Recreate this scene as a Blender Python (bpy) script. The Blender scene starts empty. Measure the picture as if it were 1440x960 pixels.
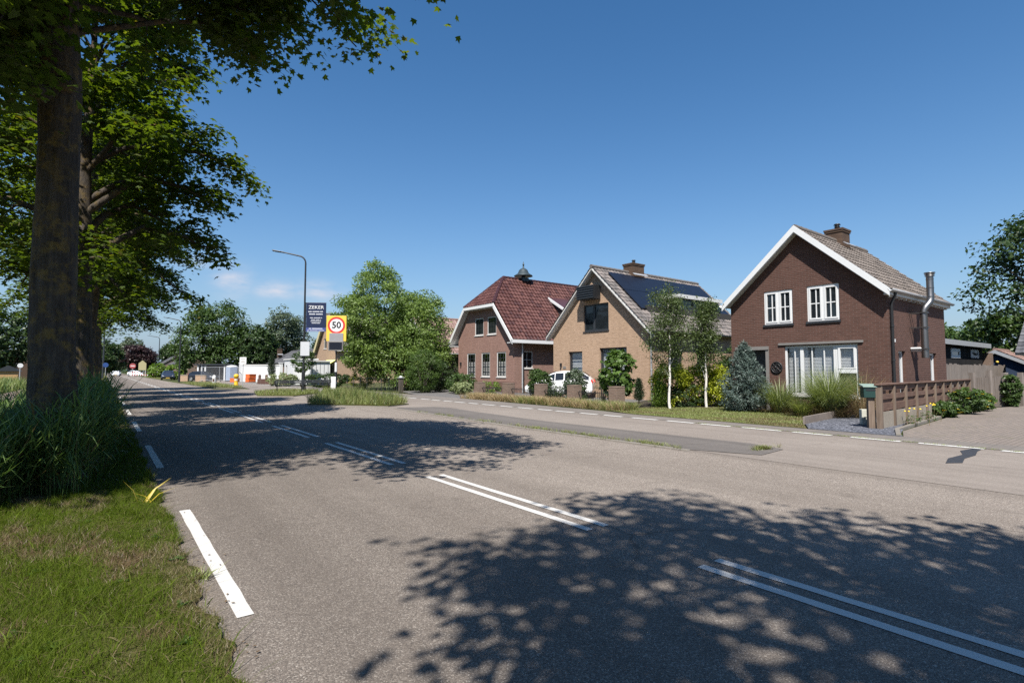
import bpy, math, random
import numpy as np
from mathutils import Vector, Matrix
from mathutils.geometry import tessellate_polygon

random.seed(7)
RNG = np.random.default_rng(11)
SC = bpy.context.scene
COL = SC.collection
R = math.radians
SUN = Vector((1.0, 0.90, -1.88)).normalized()      # direction the sunlight travels

# ------------------------------------------------------------------ objects
def tag(o, label=None, cat=None, group=None, kind=None):
    if label: o['label'] = label
    if cat: o['category'] = cat
    if group: o['group'] = group
    if kind: o['kind'] = kind
    return o

def thing(name, label, cat, loc=(0, 0, 0), rz=0.0, group=None):
    o = bpy.data.objects.new(name, None)
    o.empty_display_size = 0.2
    COL.objects.link(o)
    o.location = loc
    o.rotation_euler = (0, 0, rz)
    return tag(o, label, cat, group)

def link(name, me, parent=None, loc=None):
    o = bpy.data.objects.new(name, me)
    COL.objects.link(o)
    if parent is not None:
        o.parent = parent
    if loc is not None:
        o.location = loc
    return o

def copy_tree(o, parent=None):
    c = o.copy()
    COL.objects.link(c)
    if parent is not None:
        c.parent = parent
    for ch in list(o.children):
        copy_tree(ch, c)
    return c

def wloc(p):
    v = Vector((0, 0, 0))
    while p is not None:
        v = v + p.location
        p = p.parent
    return v

class MB:
    """collects faces and makes ONE mesh object"""
    def __init__(s):
        s.v = []; s.f = []; s.m = []; s.sm = []
    def add(s, vs, fs, m=0, smooth=False):
        b = len(s.v)
        s.v.extend([tuple(p) for p in vs])
        for f in fs:
            s.f.append(tuple(b + i for i in f)); s.m.append(m); s.sm.append(smooth)
        return s
    def box(s, lo, hi, m=0):
        x0, y0, z0 = lo; x1, y1, z1 = hi
        if x0 > x1: x0, x1 = x1, x0
        if y0 > y1: y0, y1 = y1, y0
        if z0 > z1: z0, z1 = z1, z0
        vs = [(x0,y0,z0),(x1,y0,z0),(x1,y1,z0),(x0,y1,z0),(x0,y0,z1),(x1,y0,z1),(x1,y1,z1),(x0,y1,z1)]
        fs = [(0,3,2,1),(4,5,6,7),(0,1,5,4),(1,2,6,5),(2,3,7,6),(3,0,4,7)]
        return s.add(vs, fs, m)
    def obox(s, p0, p1, w, h, m=0, up=(0,0,1)):
        """box along p0->p1 with width w (sideways) and height h (centred)"""
        p0 = Vector(p0); p1 = Vector(p1); d = (p1-p0).normalized()
        u = Vector(up); sd = d.cross(u)
        if sd.length < 1e-5: sd = d.cross(Vector((1,0,0)))
        sd.normalize(); u = sd.cross(d).normalized()
        vs = []
        for p in (p0, p1):
            for a, b in ((-1,-1),(1,-1),(1,1),(-1,1)):
                vs.append(p + sd*(a*w/2) + u*(b*h/2))
        fs = [(0,1,2,3),(4,7,6,5),(0,4,5,1),(1,5,6,2),(2,6,7,3),(3,7,4,0)]
        return s.add(vs, fs, m)
    def tube(s, pts, rad, n=8, m=0, cap=True, smooth=True):
        pts = [Vector(p) for p in pts]
        if not hasattr(rad, '__len__'): rad = [rad]*len(pts)
        vs = []; fs = []
        ref = None
        for i, p in enumerate(pts):
            d = (pts[min(i+1, len(pts)-1)] - pts[max(i-1, 0)]).normalized()
            if ref is None:
                ref = d.orthogonal().normalized()
            ref = (ref - d*ref.dot(d))
            if ref.length < 1e-6: ref = d.orthogonal()
            ref.normalize(); b = d.cross(ref)
            for k in range(n):
                a = 2*math.pi*k/n
                vs.append(p + (ref*math.cos(a) + b*math.sin(a))*rad[i])
        for i in range(len(pts)-1):
            for k in range(n):
                fs.append((i*n+k, i*n+(k+1)%n, (i+1)*n+(k+1)%n, (i+1)*n+k))
        s.add(vs, fs, m, smooth)
        if cap:
            s.add(vs[:n], [tuple(reversed(range(n)))], m)
            s.add(vs[-n:], [tuple(range(n))], m)
        return s
    def lathe(s, c, prof, n=16, m=0, smooth=True):
        """prof: (r,z) list around vertical axis at c"""
        vs = []; fs = []
        for r, z in prof:
            for k in range(n):
                a = 2*math.pi*k/n
                vs.append((c[0]+r*math.cos(a), c[1]+r*math.sin(a), c[2]+z))
        for i in range(len(prof)-1):
            for k in range(n):
                fs.append((i*n+k, i*n+(k+1)%n, (i+1)*n+(k+1)%n, (i+1)*n+k))
        s.add(vs, fs, m, smooth)
        s.add(vs[:n], [tuple(reversed(range(n)))], m)
        s.add(vs[-n:], [tuple(range(n))], m)
        return s
    def sheet(s, poly, z=0.0, m=0):
        """flat polygon (x,y) at z, facing up"""
        a = sum(poly[i][0]*poly[(i+1)%len(poly)][1]-poly[(i+1)%len(poly)][0]*poly[i][1] for i in range(len(poly)))
        if a < 0: poly = poly[::-1]
        return s.add([(x, y, z) for x, y in poly], [tuple(range(len(poly)))], m)
    def slab(s, poly, z0, z1, m=0):
        a = sum(poly[i][0]*poly[(i+1)%len(poly)][1]-poly[(i+1)%len(poly)][0]*poly[i][1] for i in range(len(poly)))
        if a < 0: poly = poly[::-1]
        n = len(poly)
        vs = [(x,y,z0) for x,y in poly]+[(x,y,z1) for x,y in poly]
        fs = [tuple(range(n, 2*n)), tuple(reversed(range(n)))]
        fs += [(i, (i+1)%n, n+(i+1)%n, n+i) for i in range(n)]
        return s.add(vs, fs, m)
    def holed(s, M, outer, holes, t, m=0):
        """wall: 2-d outline with holes, M(a,z,d) maps to 3-d, thickness t"""
        loops = [outer]+holes
        flat = [p for l in loops for p in l]
        tris = tessellate_polygon([[Vector((p[0], p[1], 0)) for p in l] for l in loops])
        n = len(flat)
        vs = [M(p[0], p[1], 0) for p in flat]+[M(p[0], p[1], t) for p in flat]
        fs = []
        for tr in tris:
            fs.append(tuple(tr)); fs.append(tuple(n+i for i in reversed(tr)))
        b = 0
        for l in loops:
            k = len(l)
            for i in range(k):
                fs.append((b+i, b+(i+1)%k, n+b+(i+1)%k, n+b+i))
            b += k
        return s.add(vs, fs, m)
    def build(s, name, mats, parent=None, local=False, bevel=0.0, seg=2):
        off = Vector((0,0,0)) if (local or parent is None) else wloc(parent)
        me = bpy.data.meshes.new(name)
        me.from_pydata([(p[0]-off.x, p[1]-off.y, p[2]-off.z) for p in s.v], [], s.f)
        if not isinstance(mats, (list, tuple)): mats = [mats]
        for mt in mats: me.materials.append(mt)
        me.polygons.foreach_set('material_index', s.m)
        me.polygons.foreach_set('use_smooth', s.sm)
        import bmesh
        bm = bmesh.new(); bm.from_mesh(me)
        bmesh.ops.recalc_face_normals(bm, faces=bm.faces)
        bm.to_mesh(me); bm.free()
        me.update()
        o = link(name, me, parent)
        if bevel > 0:
            md = o.modifiers.new('edge', 'BEVEL'); md.width = bevel; md.segments = seg
            md.limit_method = 'ANGLE'; md.angle_limit = R(40)
        return o

def np_mesh(name, V, loops_per, mats, midx=None, smooth=False):
    """V: (n, k, 3) -> n polygons of k corners each; odd k = blades, built as strips of quads with a pointed tip"""
    n, k, _ = V.shape
    if k % 2 and k > 3:
        S = k//2; me = bpy.data.meshes.new(name)
        loc = [q for s in range(S-1) for q in (s, s+1, k-2-s, k-1-s)]+[S-1, S, S+1]
        tot = [4]*(S-1)+[3]; st = np.concatenate([[0], np.cumsum(tot)[:-1]])
        me.vertices.add(n*k); me.loops.add(n*len(loc)); me.polygons.add(n*S)
        me.vertices.foreach_set('co', V.reshape(-1).astype(np.float32))
        me.loops.foreach_set('vertex_index', (np.arange(n)[:, None]*k+np.array(loc)[None, :]).reshape(-1).astype(np.int32))
        me.polygons.foreach_set('loop_start', (np.arange(n)[:, None]*len(loc)+st[None, :]).reshape(-1).astype(np.int32))
        for m in (mats if isinstance(mats, (list, tuple)) else [mats]): me.materials.append(m)
        if midx is not None: me.polygons.foreach_set('material_index', np.repeat(midx, S).astype(np.int32))
        me.update(calc_edges=True); me.validate()
        return me
    me = bpy.data.meshes.new(name)
    me.vertices.add(n*k); me.loops.add(n*k); me.polygons.add(n)
    me.vertices.foreach_set('co', V.reshape(-1).astype(np.float32))
    me.loops.foreach_set('vertex_index', np.arange(n*k, dtype=np.int32))
    me.polygons.foreach_set('loop_start', np.arange(0, n*k, k, dtype=np.int32))
    if not isinstance(mats, (list, tuple)): mats = [mats]
    for m in mats: me.materials.append(m)
    if midx is not None:
        me.polygons.foreach_set('material_index', midx.astype(np.int32))
    me.update(calc_edges=True)
    me.validate()
    return me

# ------------------------------------------------------------------ materials
def new_mat(name):
    m = bpy.data.materials.new(name); m.use_nodes = True
    nt = m.node_tree
    for n in list(nt.nodes): nt.nodes.remove(n)
    out = nt.nodes.new('ShaderNodeOutputMaterial')
    return m, nt, out

class NT:
    def __init__(s, nt): s.nt = nt
    def n(s, t, **kw):
        nd = s.nt.nodes.new(t)
        ins = kw.pop('ins', {})
        for k, v in kw.items(): setattr(nd, k, v)
        for k, v in ins.items():
            sock = nd.inputs[k]
            if isinstance(v, bpy.types.NodeSocket): s.nt.links.new(v, sock)
            else:
                if sock.type == 'RGBA' and len(v) == 3: v = (*v, 1)
                sock.default_value = v
        return nd
    def math(s, op, a, b=0.0, c=None, clamp=False):
        nd = s.n('ShaderNodeMath', operation=op, use_clamp=clamp)
        for i, v in enumerate((a, b) if c is None else (a, b, c)):
            if isinstance(v, bpy.types.NodeSocket): s.nt.links.new(v, nd.inputs[i])
            else: nd.inputs[i].default_value = v
        return nd.outputs[0]
    def mix(s, f, a, b, blend='MIX'):
        nd = s.n('ShaderNodeMix', data_type='RGBA', blend_type=blend)
        for sock, v in ((nd.inputs[0], f), (nd.inputs[6], a), (nd.inputs[7], b)):
            if isinstance(v, bpy.types.NodeSocket): s.nt.links.new(v, sock)
            elif sock.type == 'RGBA': sock.default_value = (*v, 1) if len(v) == 3 else v
            else: sock.default_value = v
        return nd.outputs[2]
    def ramp(s, f, stops, interp='LINEAR'):
        nd = s.n('ShaderNodeValToRGB'); cr = nd.color_ramp; cr.interpolation = interp
        while len(cr.elements) < len(stops): cr.elements.new(0.5)
        for e, (p, c) in zip(cr.elements, stops):
            e.position = p
            if not hasattr(c, '__len__'): c = (c, c, c)
            e.color = (*c, 1) if len(c) == 3 else c
        s.nt.links.new(f, nd.inputs[0])
        return nd.outputs[0]
    def coord(s, kind='Object'):
        return s.n('ShaderNodeTexCoord').outputs[kind]
    def noise(s, vec, scale, detail=4, rough=0.55, out='Fac'):
        nd = s.n('ShaderNodeTexNoise', ins={'Vector': vec, 'Scale': scale, 'Detail': detail, 'Roughness': rough})
        return nd.outputs[out]
    def map(s, vec, scale=(1,1,1), loc=(0,0,0), rot=(0,0,0)):
        return s.n('ShaderNodeMapping', ins={'Vector': vec, 'Scale': scale, 'Location': loc, 'Rotation': rot}).outputs[0]
    def bump(s, h, strength=0.3, dist=0.01):
        return s.n('ShaderNodeBump', ins={'Height': h, 'Strength': strength, 'Distance': dist}).outputs[0]
    def bsdf(s, **kw):
        return s.n('ShaderNodeBsdfPrincipled', ins=kw).outputs[0]

def finish(nt, out, sh):
    nt.links.new(sh, out.inputs['Surface'])

def plain(name, col, rough=0.55, metal=0.0, var=0.12, scale=6.0, bump=0.0, spec=0.5, coat=0.0):
    m, nt, out = new_mat(name); t = NT(nt)
    co = t.coord()
    nz = t.noise(co, scale, 5)
    c = t.mix(nz, tuple(x*(1-var) for x in col), tuple(min(1, x*(1+var)) for x in col))
    kw = {'Base Color': c, 'Roughness': rough, 'Metallic': metal, 'Specular IOR Level': spec, 'Coat Weight': coat}
    if bump > 0: kw['Normal'] = t.bump(t.noise(co, scale*6, 4), 0.5, bump)
    finish(nt, out, t.bsdf(**kw))
    return m

def brick_mat(name, c1, c2, mortar, bw=0.21, bh=0.06, blotch=0.25, msize=0.08, dark=None):
    m, nt, out = new_mat(name); t = NT(nt)
    co = t.coord()
    sp = t.n('ShaderNodeSeparateXYZ', ins={0: co})
    u = t.math('ADD', sp.outputs[0], sp.outputs[1])
    vec = t.n('ShaderNodeCombineXYZ', ins={0: u, 1: sp.outputs[2], 2: 0.0}).outputs[0]
    br = t.n('ShaderNodeTexBrick', offset=0.5, squash=1.0, ins={'Vector': vec, 'Color1': c1, 'Color2': c2, 'Mortar': mortar,
             'Scale': 1.0, 'Mortar Size': msize*bh*1.2, 'Mortar Smooth': 0.2, 'Bias': -0.1, 'Brick Width': bw, 'Row Height': bh})
    col = br.outputs[0]
    # per-brick tone
    sc = t.map(vec, (1/bw*1.0, 1/bh, 1))
    nz = t.noise(sc, 0.9, 2, 0.5)
    col = t.mix(t.ramp(nz, [(0.35, 0.0), (0.7, 1.0)]), col, dark or tuple(x*0.62 for x in c1), 'MIX') if dark else t.mix(0.35, col, t.ramp(nz, [(0.3, tuple(x*0.6 for x in c1)), (0.75, tuple(min(1, x*1.35) for x in c2))]))
    big = t.noise(co, 0.7, 4)
    col = t.mix(t.math('MULTIPLY', t.ramp(big, [(0.35, 0.0), (0.75, 1.0)]), blotch), col, tuple(x*0.55 for x in c1))
    bmp = t.bump(t.math('SUBTRACT', t.math('MULTIPLY', t.noise(co, 60, 3), 0.3), br.outputs['Fac']), 0.6, 0.006)
    finish(nt, out, t.bsdf(**{'Base Color': col, 'Roughness': 0.85, 'Specular IOR Level': 0.25, 'Normal': bmp}))
    return m

def glass_mat(name, tint=(0.02, 0.025, 0.03), mixf=0.75):
    """window pane: mirror-like skin over a see-through body"""
    m, nt, out = new_mat(name); t = NT(nt)
    tr = t.n('ShaderNodeBsdfTransparent', ins={'Color': tuple(0.40+0.6*mixf for _ in range(3))}).outputs[0]
    gl = t.n('ShaderNodeBsdfGlossy', ins={'Color': (0.9, 0.95, 1.0), 'Roughness': 0.015}).outputs[0]
    ge = t.n('ShaderNodeNewGeometry')
    dt = t.n('ShaderNodeVectorMath', operation='DOT_PRODUCT', ins={0: ge.outputs['Incoming'], 1: ge.outputs['Normal']}).outputs['Value']
    fr = t.math('ADD', t.math('MULTIPLY', t.math('POWER', t.math('SUBTRACT', 1.0, t.math('ABSOLUTE', dt)), 5.0), 0.93), 0.06)
    sh = t.n('ShaderNodeMixShader', ins={0: t.math('MINIMUM', t.math('MULTIPLY', fr, 1.3), 0.95), 1: tr, 2: gl}).outputs[0]
    finish(nt, out, sh)
    return m

def dark_glass(name, col=(0.012, 0.015, 0.018), rough=0.04):
    m, nt, out = new_mat(name); t = NT(nt)
    n = t.bump(t.noise(t.coord(), 1.6, 2), 0.05, 0.05)
    finish(nt, out, t.bsdf(**{'Base Color': col, 'Roughness': rough, 'Specular IOR Level': 0.6, 'Normal': n}))
    return m

def leaf_mat(name, c_lo, c_hi, trans=0.35, tcol=None, rough=0.45, spec=0.35, odd=None):
    """each leaf gets its own tone; thin leaves let some light through"""
    m, nt, out = new_mat(name); t = NT(nt)
    rnd = t.n('ShaderNodeNewGeometry').outputs['Random Per Island']
    stops = [(0.0, c_lo), (0.85, c_hi)]
    if odd: stops += [(0.93, c_hi), (1.0, odd)]
    col = t.ramp(rnd, stops)
    big = t.noise(t.coord(), 0.8, 3)
    col = t.mix(t.math('MULTIPLY', big, 0.4), col, tuple(x*0.6 for x in c_lo))
    p = t.bsdf(**{'Base Color': col, 'Roughness': rough, 'Specular IOR Level': spec})
    tc = t.mix(1.0, col, tcol or (1.25, 1.35, 0.5), 'MULTIPLY')
    tr = t.n('ShaderNodeBsdfTranslucent', ins={'Color': tc}).outputs[0]
    finish(nt, out, t.n('ShaderNodeMixShader', ins={0: trans, 1: p, 2: tr}).outputs[0])
    return m

M = {}
# asphalt: crushed-stone aggregate, paler and warmer where the wheels do not polish it
def asphalt(name, base, light, stone_lo, stone_hi, scale=140.0, amount=0.62, bump=0.8, bay=False):
    m, nt, out = new_mat(name); t = NT(nt)
    co = t.coord()
    vo = t.n('ShaderNodeTexVoronoi', ins={'Vector': co, 'Scale': scale, 'Randomness': 1.0})
    sep = t.n('ShaderNodeSeparateColor', ins={0: vo.outputs['Color']}).outputs[0]
    stones = t.ramp(sep, [(0.0, stone_lo), (0.55, base), (0.86, light), (1.0, stone_hi)])
    big = t.noise(co, 0.35, 5, 0.6)
    bcol = t.mix(t.ramp(big, [(0.3, 0.0), (0.7, 1.0)]), base, light)
    col = t.mix(amount, bcol, stones)
    # long wheel tracks along the road
    tr = t.noise(t.map(co, (1.3, 0.03, 1)), 1.0, 3)
    col = t.mix(t.ramp(tr, [(0.42, 0.0), (0.62, 0.34)]), col, tuple(x*0.62 for x in base))
    st = t.noise(co, 2.3, 6, 0.7)
    col = t.mix(t.ramp(st, [(0.55, 0.0), (0.72, 0.36)]), col, tuple(x*0.5 for x in base))
    # hairline cracks
    cv = t.n('ShaderNodeTexVoronoi', feature='DISTANCE_TO_EDGE', ins={'Vector': t.mix(0.25, co, t.noise(co, 1.2, 4, 0.6, 'Color')), 'Scale': 0.33})
    ck = t.ramp(cv.outputs['Distance'], [(0.0, 0.55), (0.006, 0.0)])
    ck = t.math('MULTIPLY', ck, t.ramp(t.noise(co, 0.25, 2), [(0.5, 0.0), (0.6, 1.0)]))
    col = t.mix(ck, col, tuple(x*0.3 for x in base))
    if bay:      # the little driven bay on the far side has kept a paler, dustier surface than the lanes
        xb = t.math('ADD', t.n('ShaderNodeSeparateXYZ', ins={0: co}).outputs[0], t.math('MULTIPLY', t.noise(co, 0.5, 4), 2.2))
        k = t.math('ADD', 0.90, t.math('MULTIPLY', t.math('DIVIDE', t.math('SUBTRACT', xb, 3.2), 2.8, clamp=True), 0.36))
        col = t.n('ShaderNodeVectorMath', operation='SCALE', ins={0: col, 'Scale': k}).outputs[0]
    # grit and dust washed to the grass edge
    xs = t.n('ShaderNodeSeparateXYZ', ins={0: co}).outputs[0]
    eg = t.math('ADD', t.math('MULTIPLY', t.math('ABSOLUTE', t.math('SUBTRACT', xs, 0.5)), -3.2), t.math('MULTIPLY', t.noise(co, 3.5, 5, 0.7), 1.5))
    col = t.mix(t.ramp(eg, [(0.25, 0.0), (0.7, 0.55)]), col, (0.165, 0.135, 0.105))
    h = t.math('SUBTRACT', 1.0, vo.outputs['Distance'])
    finish(nt, out, t.bsdf(**{'Base Color': col, 'Roughness': 0.9, 'Specular IOR Level': 0.12, 'Normal': t.bump(h, bump, 0.004)}))
    return m

def paint_mark(name, under, wear=0.5, cream=(0.50, 0.485, 0.455)):
    m, nt, out = new_mat(name); t = NT(nt)
    co = t.coord()
    a = t.noise(co, 55, 5, 0.65); b = t.noise(co, 3.0, 4)
    w = t.ramp(t.math('ADD', t.math('MULTIPLY', a, 0.7), t.math('MULTIPLY', b, 0.35)), [(wear, 0.0), (wear+0.1, 1.0)])
    c0 = t.mix(t.noise(co, 1.7, 4), tuple(x*0.86 for x in cream), cream)
    col = t.mix(w, c0, under)
    finish(nt, out, t.bsdf(**{'Base Color': col, 'Roughness': 0.7, 'Specular IOR Level': 0.3, 'Normal': t.bump(a, 0.3, 0.003)}))
    return m

def soil_grass(name, cols, scale=3.0):
    m, nt, out = new_mat(name); t = NT(nt)
    co = t.coord()
    n1 = t.noise(co, scale, 6, 0.65); n2 = t.noise(co, scale*0.12, 4); n3 = t.noise(co, scale*22, 3)
    col = t.mix(t.ramp(n1, [(0.35, 0.0), (0.65, 1.0)]), cols[0], cols[1])
    col = t.mix(t.ramp(n2, [(0.45, 0.0), (0.62, 0.8)]), col, cols[2])
    col = t.mix(t.math('MULTIPLY', n3, 0.5), col, tuple(x*0.5 for x in cols[0]))
    finish(nt, out, t.bsdf(**{'Base Color': col, 'Roughness': 0.95, 'Specular IOR Level': 0.15, 'Normal': t.bump(n3, 0.8, 0.03)}))
    return m

def pavers(name, c1, c2, mortar, bw, bh, rot=0.0, weeds=None):
    m, nt, out = new_mat(name); t = NT(nt)
    co = t.map(t.coord(), rot=(0, 0, rot))
    br = t.n('ShaderNodeTexBrick', offset=0.5, ins={'Vector': co, 'Color1': c1, 'Color2': c2, 'Mortar': mortar, 'Scale': 1.0,
             'Mortar Size': 0.008, 'Mortar Smooth': 0.3, 'Bias': 0.0, 'Brick Width': bw, 'Row Height': bh})
    big = t.noise(co, 0.6, 5)
    col = t.mix(t.ramp(big, [(0.4, 0.0), (0.7, 0.5)]), br.outputs[0], tuple(x*0.65 for x in c1))
    fine = t.noise(co, 40, 4)
    col = t.mix(t.math('MULTIPLY', fine, 0.35), col, tuple(x*0.55 for x in c2))
    if weeds:
        col = t.mix(t.ramp(t.noise(co, 1.1, 6, 0.7), [(0.58, 0.0), (0.7, 0.6)]), col, weeds)
    finish(nt, out, t.bsdf(**{'Base Color': col, 'Roughness': 0.88, 'Specular IOR Level': 0.25, 'Normal': t.bump(t.math('SUBTRACT', t.math('MULTIPLY', fine, 0.4), br.outputs['Fac']), 0.7, 0.006)}))
    return m

def bark_mat(name, c1, c2, lichen=None, scale=5.0, amt=0.5):
    m, nt, out = new_mat(name); t = NT(nt)
    co = t.coord()
    st = t.map(co, (1, 1, 0.13))
    n1 = t.noise(st, scale*3, 6, 0.7); n2 = t.noise(co, scale*0.35, 4)
    col = t.mix(t.ramp(n1, [(0.32, 0.0), (0.68, 1.0)]), c1, c2)
    if lichen:
        n3 = t.noise(co, 7.0, 7, 0.75)
        f = t.math('MULTIPLY', t.ramp(n3, [(0.47, 0.0), (0.6, 1.0)]), t.ramp(n2, [(0.4, 0.1), (0.62, 1.0)]))
        col = t.mix(t.math('MULTIPLY', f, amt), col, lichen)
    finish(nt, out, t.bsdf(**{'Base Color': col, 'Roughness': 0.9, 'Specular IOR Level': 0.2, 'Normal': t.bump(n1, 1.0, 0.05)}))
    return m

def wood_mat(name, c1, c2, scale=3.0, axis=0):
    m, nt, out = new_mat(name); t = NT(nt)
    co = t.coord()
    st = t.map(co, [(0.15, 2, 2), (2, 0.15, 2), (2, 2, 0.15)][axis])
    n1 = t.noise(st, scale*4, 6, 0.65); n2 = t.noise(co, 1.3, 4)
    col = t.mix(t.ramp(n1, [(0.3, 0.0), (0.7, 1.0)]), c1, c2)
    col = t.mix(t.ramp(n2, [(0.45, 0.0), (0.75, 0.5)]), col, tuple(x*0.6 for x in c1))
    finish(nt, out, t.bsdf(**{'Base Color': col, 'Roughness': 0.85, 'Specular IOR Level': 0.2, 'Normal': t.bump(n1, 0.5, 0.006)}))
    return m

ASPH = (0.145, 0.122, 0.103); ASPL = (0.212, 0.182, 0.156)
M['asphalt'] = asphalt('asphalt', ASPH, ASPL, (0.045, 0.041, 0.038), (0.42, 0.38, 0.33), bay=True)
M['asphalt_pale'] = asphalt('asphalt_pale', (0.190, 0.162, 0.140), (0.248, 0.215, 0.187), (0.09, 0.08, 0.07), (0.36, 0.33, 0.29), 95, 0.35, 0.4)
M['asphalt_dark'] = asphalt('asphalt_dark', (0.115, 0.103, 0.095), (0.15, 0.135, 0.122), (0.055, 0.05, 0.048), (0.25, 0.23, 0.21), 95, 0.35, 0.4)
M['tar'] = plain('tar_patch', (0.032, 0.032, 0.034), 0.6, var=0.3)
M['mark'] = paint_mark('road_paint', ASPH, 0.64)
M['mark_worn'] = paint_mark('road_paint_worn', (0.2, 0.18, 0.155), 0.60, (0.58, 0.565, 0.53))
M['kerb'] = plain('kerb_concrete', (0.17, 0.152, 0.128), 0.9, var=0.35, scale=9, bump=0.01)
M['ground'] = soil_grass('meadow_ground', [(0.045, 0.065, 0.018), (0.075, 0.085, 0.028), (0.11, 0.09, 0.05)], 1.2)
M['verge'] = soil_grass('verge_ground', [(0.07, 0.085, 0.016), (0.095, 0.105, 0.022), (0.125, 0.09, 0.045)], 6.0)
M['lawn'] = soil_grass('lawn_ground', [(0.10, 0.115, 0.035), (0.15, 0.145, 0.05), (0.16, 0.125, 0.06)], 5.0)
M['soil'] = soil_grass('soil', [(0.05, 0.042, 0.032), (0.08, 0.065, 0.048), (0.045, 0.05, 0.025)], 5.0)
M['slategravel'] = asphalt('slate_gravel', (0.085, 0.09, 0.105), (0.15, 0.155, 0.18), (0.03, 0.032, 0.04), (0.3, 0.31, 0.35), 28, 0.9, 1.0)
M['drive'] = pavers('drive_pavers', (0.235, 0.195, 0.165), (0.185, 0.158, 0.138), (0.09, 0.08, 0.065), 0.21, 0.105, 0.0, (0.10, 0.10, 0.05))
M['paleband'] = pavers('pale_band_pavers', (0.195, 0.172, 0.152), (0.17, 0.15, 0.133), (0.12, 0.11, 0.095), 0.3, 0.3)
M['path'] = asphalt('cycle_path', (0.19, 0.145, 0.125), (0.24, 0.19, 0.165), (0.1, 0.08, 0.07), (0.34, 0.29, 0.26), 60, 0.4, 0.4)
M['greypave'] = pavers('grey_pavers', (0.17, 0.16, 0.155), (0.13, 0.125, 0.12), (0.06, 0.058, 0.05), 0.3, 0.15)
# ------------------------------------------------------------------ exposure and light
SUN_E = 5.0; SKY_S = 0.080; SKY_SAT = 1.30; SKY_DUST = 0.35; SKY_OZ = 1.7; EXPO = 0.86; DENOISE = False
CLOUD = (5.0, 5.1, 5.7)
AIR = (1.72, 2.5, 3.85)
# ------------------------------------------------------------------ more materials
M['brick_dark'] = brick_mat('brown_red_brick', (0.077, 0.037, 0.027), (0.108, 0.053, 0.040), (0.15, 0.115, 0.10), 0.215, 0.066, 0.25, 0.11)
M['brick_tan'] = brick_mat('yellow_tan_brick', (0.34, 0.228, 0.15), (0.415, 0.288, 0.198), (0.33, 0.25, 0.18), 0.21, 0.062, 0.12, dark=None)
M['brick_pink'] = brick_mat('weathered_pink_brick', (0.215, 0.118, 0.092), (0.275, 0.16, 0.128), (0.26, 0.21, 0.18), 0.215, 0.066, 0.25, 0.11)
M['brick_pier'] = brick_mat('pier_brick', (0.15, 0.10, 0.075), (0.21, 0.145, 0.11), (0.22, 0.18, 0.15), 0.21, 0.065, 0.25, 0.14)
M['brick_chim'] = brick_mat('chimney_brick', (0.075, 0.046, 0.032), (0.115, 0.074, 0.05), (0.08, 0.062, 0.045), 0.21, 0.062)
M['white'] = plain('white_paint', (0.62, 0.625, 0.62), 0.4, var=0.05, scale=2)
M['white_old'] = plain('white_weathered', (0.54, 0.535, 0.51), 0.6, var=0.12, scale=3)
M['lintel'] = plain('grey_lintel', (0.17, 0.16, 0.15), 0.8, var=0.2)
M['anth'] = plain('anthracite_frame', (0.028, 0.031, 0.036), 0.4, var=0.1)
M['black'] = plain('black_metal', (0.016, 0.017, 0.019), 0.45, var=0.2)
M['zinc'] = plain('zinc_gutter', (0.42, 0.43, 0.44), 0.45, 0.4, 0.12, 4)
M['steel'] = plain('stainless_steel', (0.20, 0.195, 0.19), 0.42, 1.0, 0.15, 5)
M['rubber'] = plain('rubber', (0.018, 0.018, 0.018), 0.8)
M['soffit'] = plain('soffit_boards', (0.50, 0.49, 0.46), 0.7, var=0.15)
M['tile_b'] = [plain('roof_tile_brown_%s' % k, c, 0.75, var=0.35, scale=5) for k, c in
               (('a', (0.118, 0.098, 0.082)), ('b', (0.158, 0.132, 0.112)), ('c', (0.09, 0.075, 0.064)))]
M['tile_g'] = [plain('roof_tile_grey_%s' % k, c, 0.75, var=0.35, scale=5) for k, c in
               (('a', (0.12, 0.105, 0.095)), ('b', (0.17, 0.145, 0.13)), ('c', (0.09, 0.08, 0.075)))]
M['tile_r'] = [plain('glazed_tile_red_%s' % k, c, 0.24, var=0.2, scale=5, spec=0.5) for k, c in
               (('a', (0.070, 0.028, 0.022)), ('b', (0.095, 0.041, 0.033)), ('c', (0.050, 0.020, 0.017)))]
M['tile_p'] = [plain('roof_tile_pink_%s' % k, c, 0.6, var=0.25, scale=5) for k, c in
               (('a', (0.22, 0.14, 0.115)), ('b', (0.27, 0.18, 0.15)), ('c', (0.17, 0.105, 0.09)))]
M['tile_s'] = [plain('slate_roof_%s' % k, c, 0.7, var=0.25, scale=5) for k, c in
               (('a', (0.075, 0.075, 0.08)), ('b', (0.10, 0.10, 0.105)), ('c', (0.055, 0.055, 0.06)))]
M['tile_m'] = [plain('grey_concrete_tile_%s' % k, c, 0.8, var=0.25, scale=5) for k, c in
               (('a', (0.20, 0.18, 0.165)), ('b', (0.25, 0.225, 0.21)), ('c', (0.155, 0.14, 0.13)))]
M['solar'] = plain('solar_cells', (0.010, 0.013, 0.022), 0.35, var=0.2, scale=3, spec=0.25)
M['glass'] = glass_mat('window_glass')
M['dglass'] = dark_glass('dark_window_glass')
M['blind'] = plain('grey_blind', (0.72, 0.75, 0.76), 0.7, var=0.05)
M['lace'] = plain('white_lace_curtain', (0.62, 0.62, 0.60), 0.9, var=0.25, scale=20)
M['room'] = plain('unlit_room_dark', (0.03, 0.028, 0.026), 0.9)
M['timber'] = wood_mat('weathered_brown_timber', (0.095, 0.056, 0.042), (0.17, 0.108, 0.082), 3.0, 0)
M['timber_post'] = wood_mat('weathered_post_timber', (0.125, 0.09, 0.067), (0.21, 0.16, 0.122), 3.0, 2)
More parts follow.
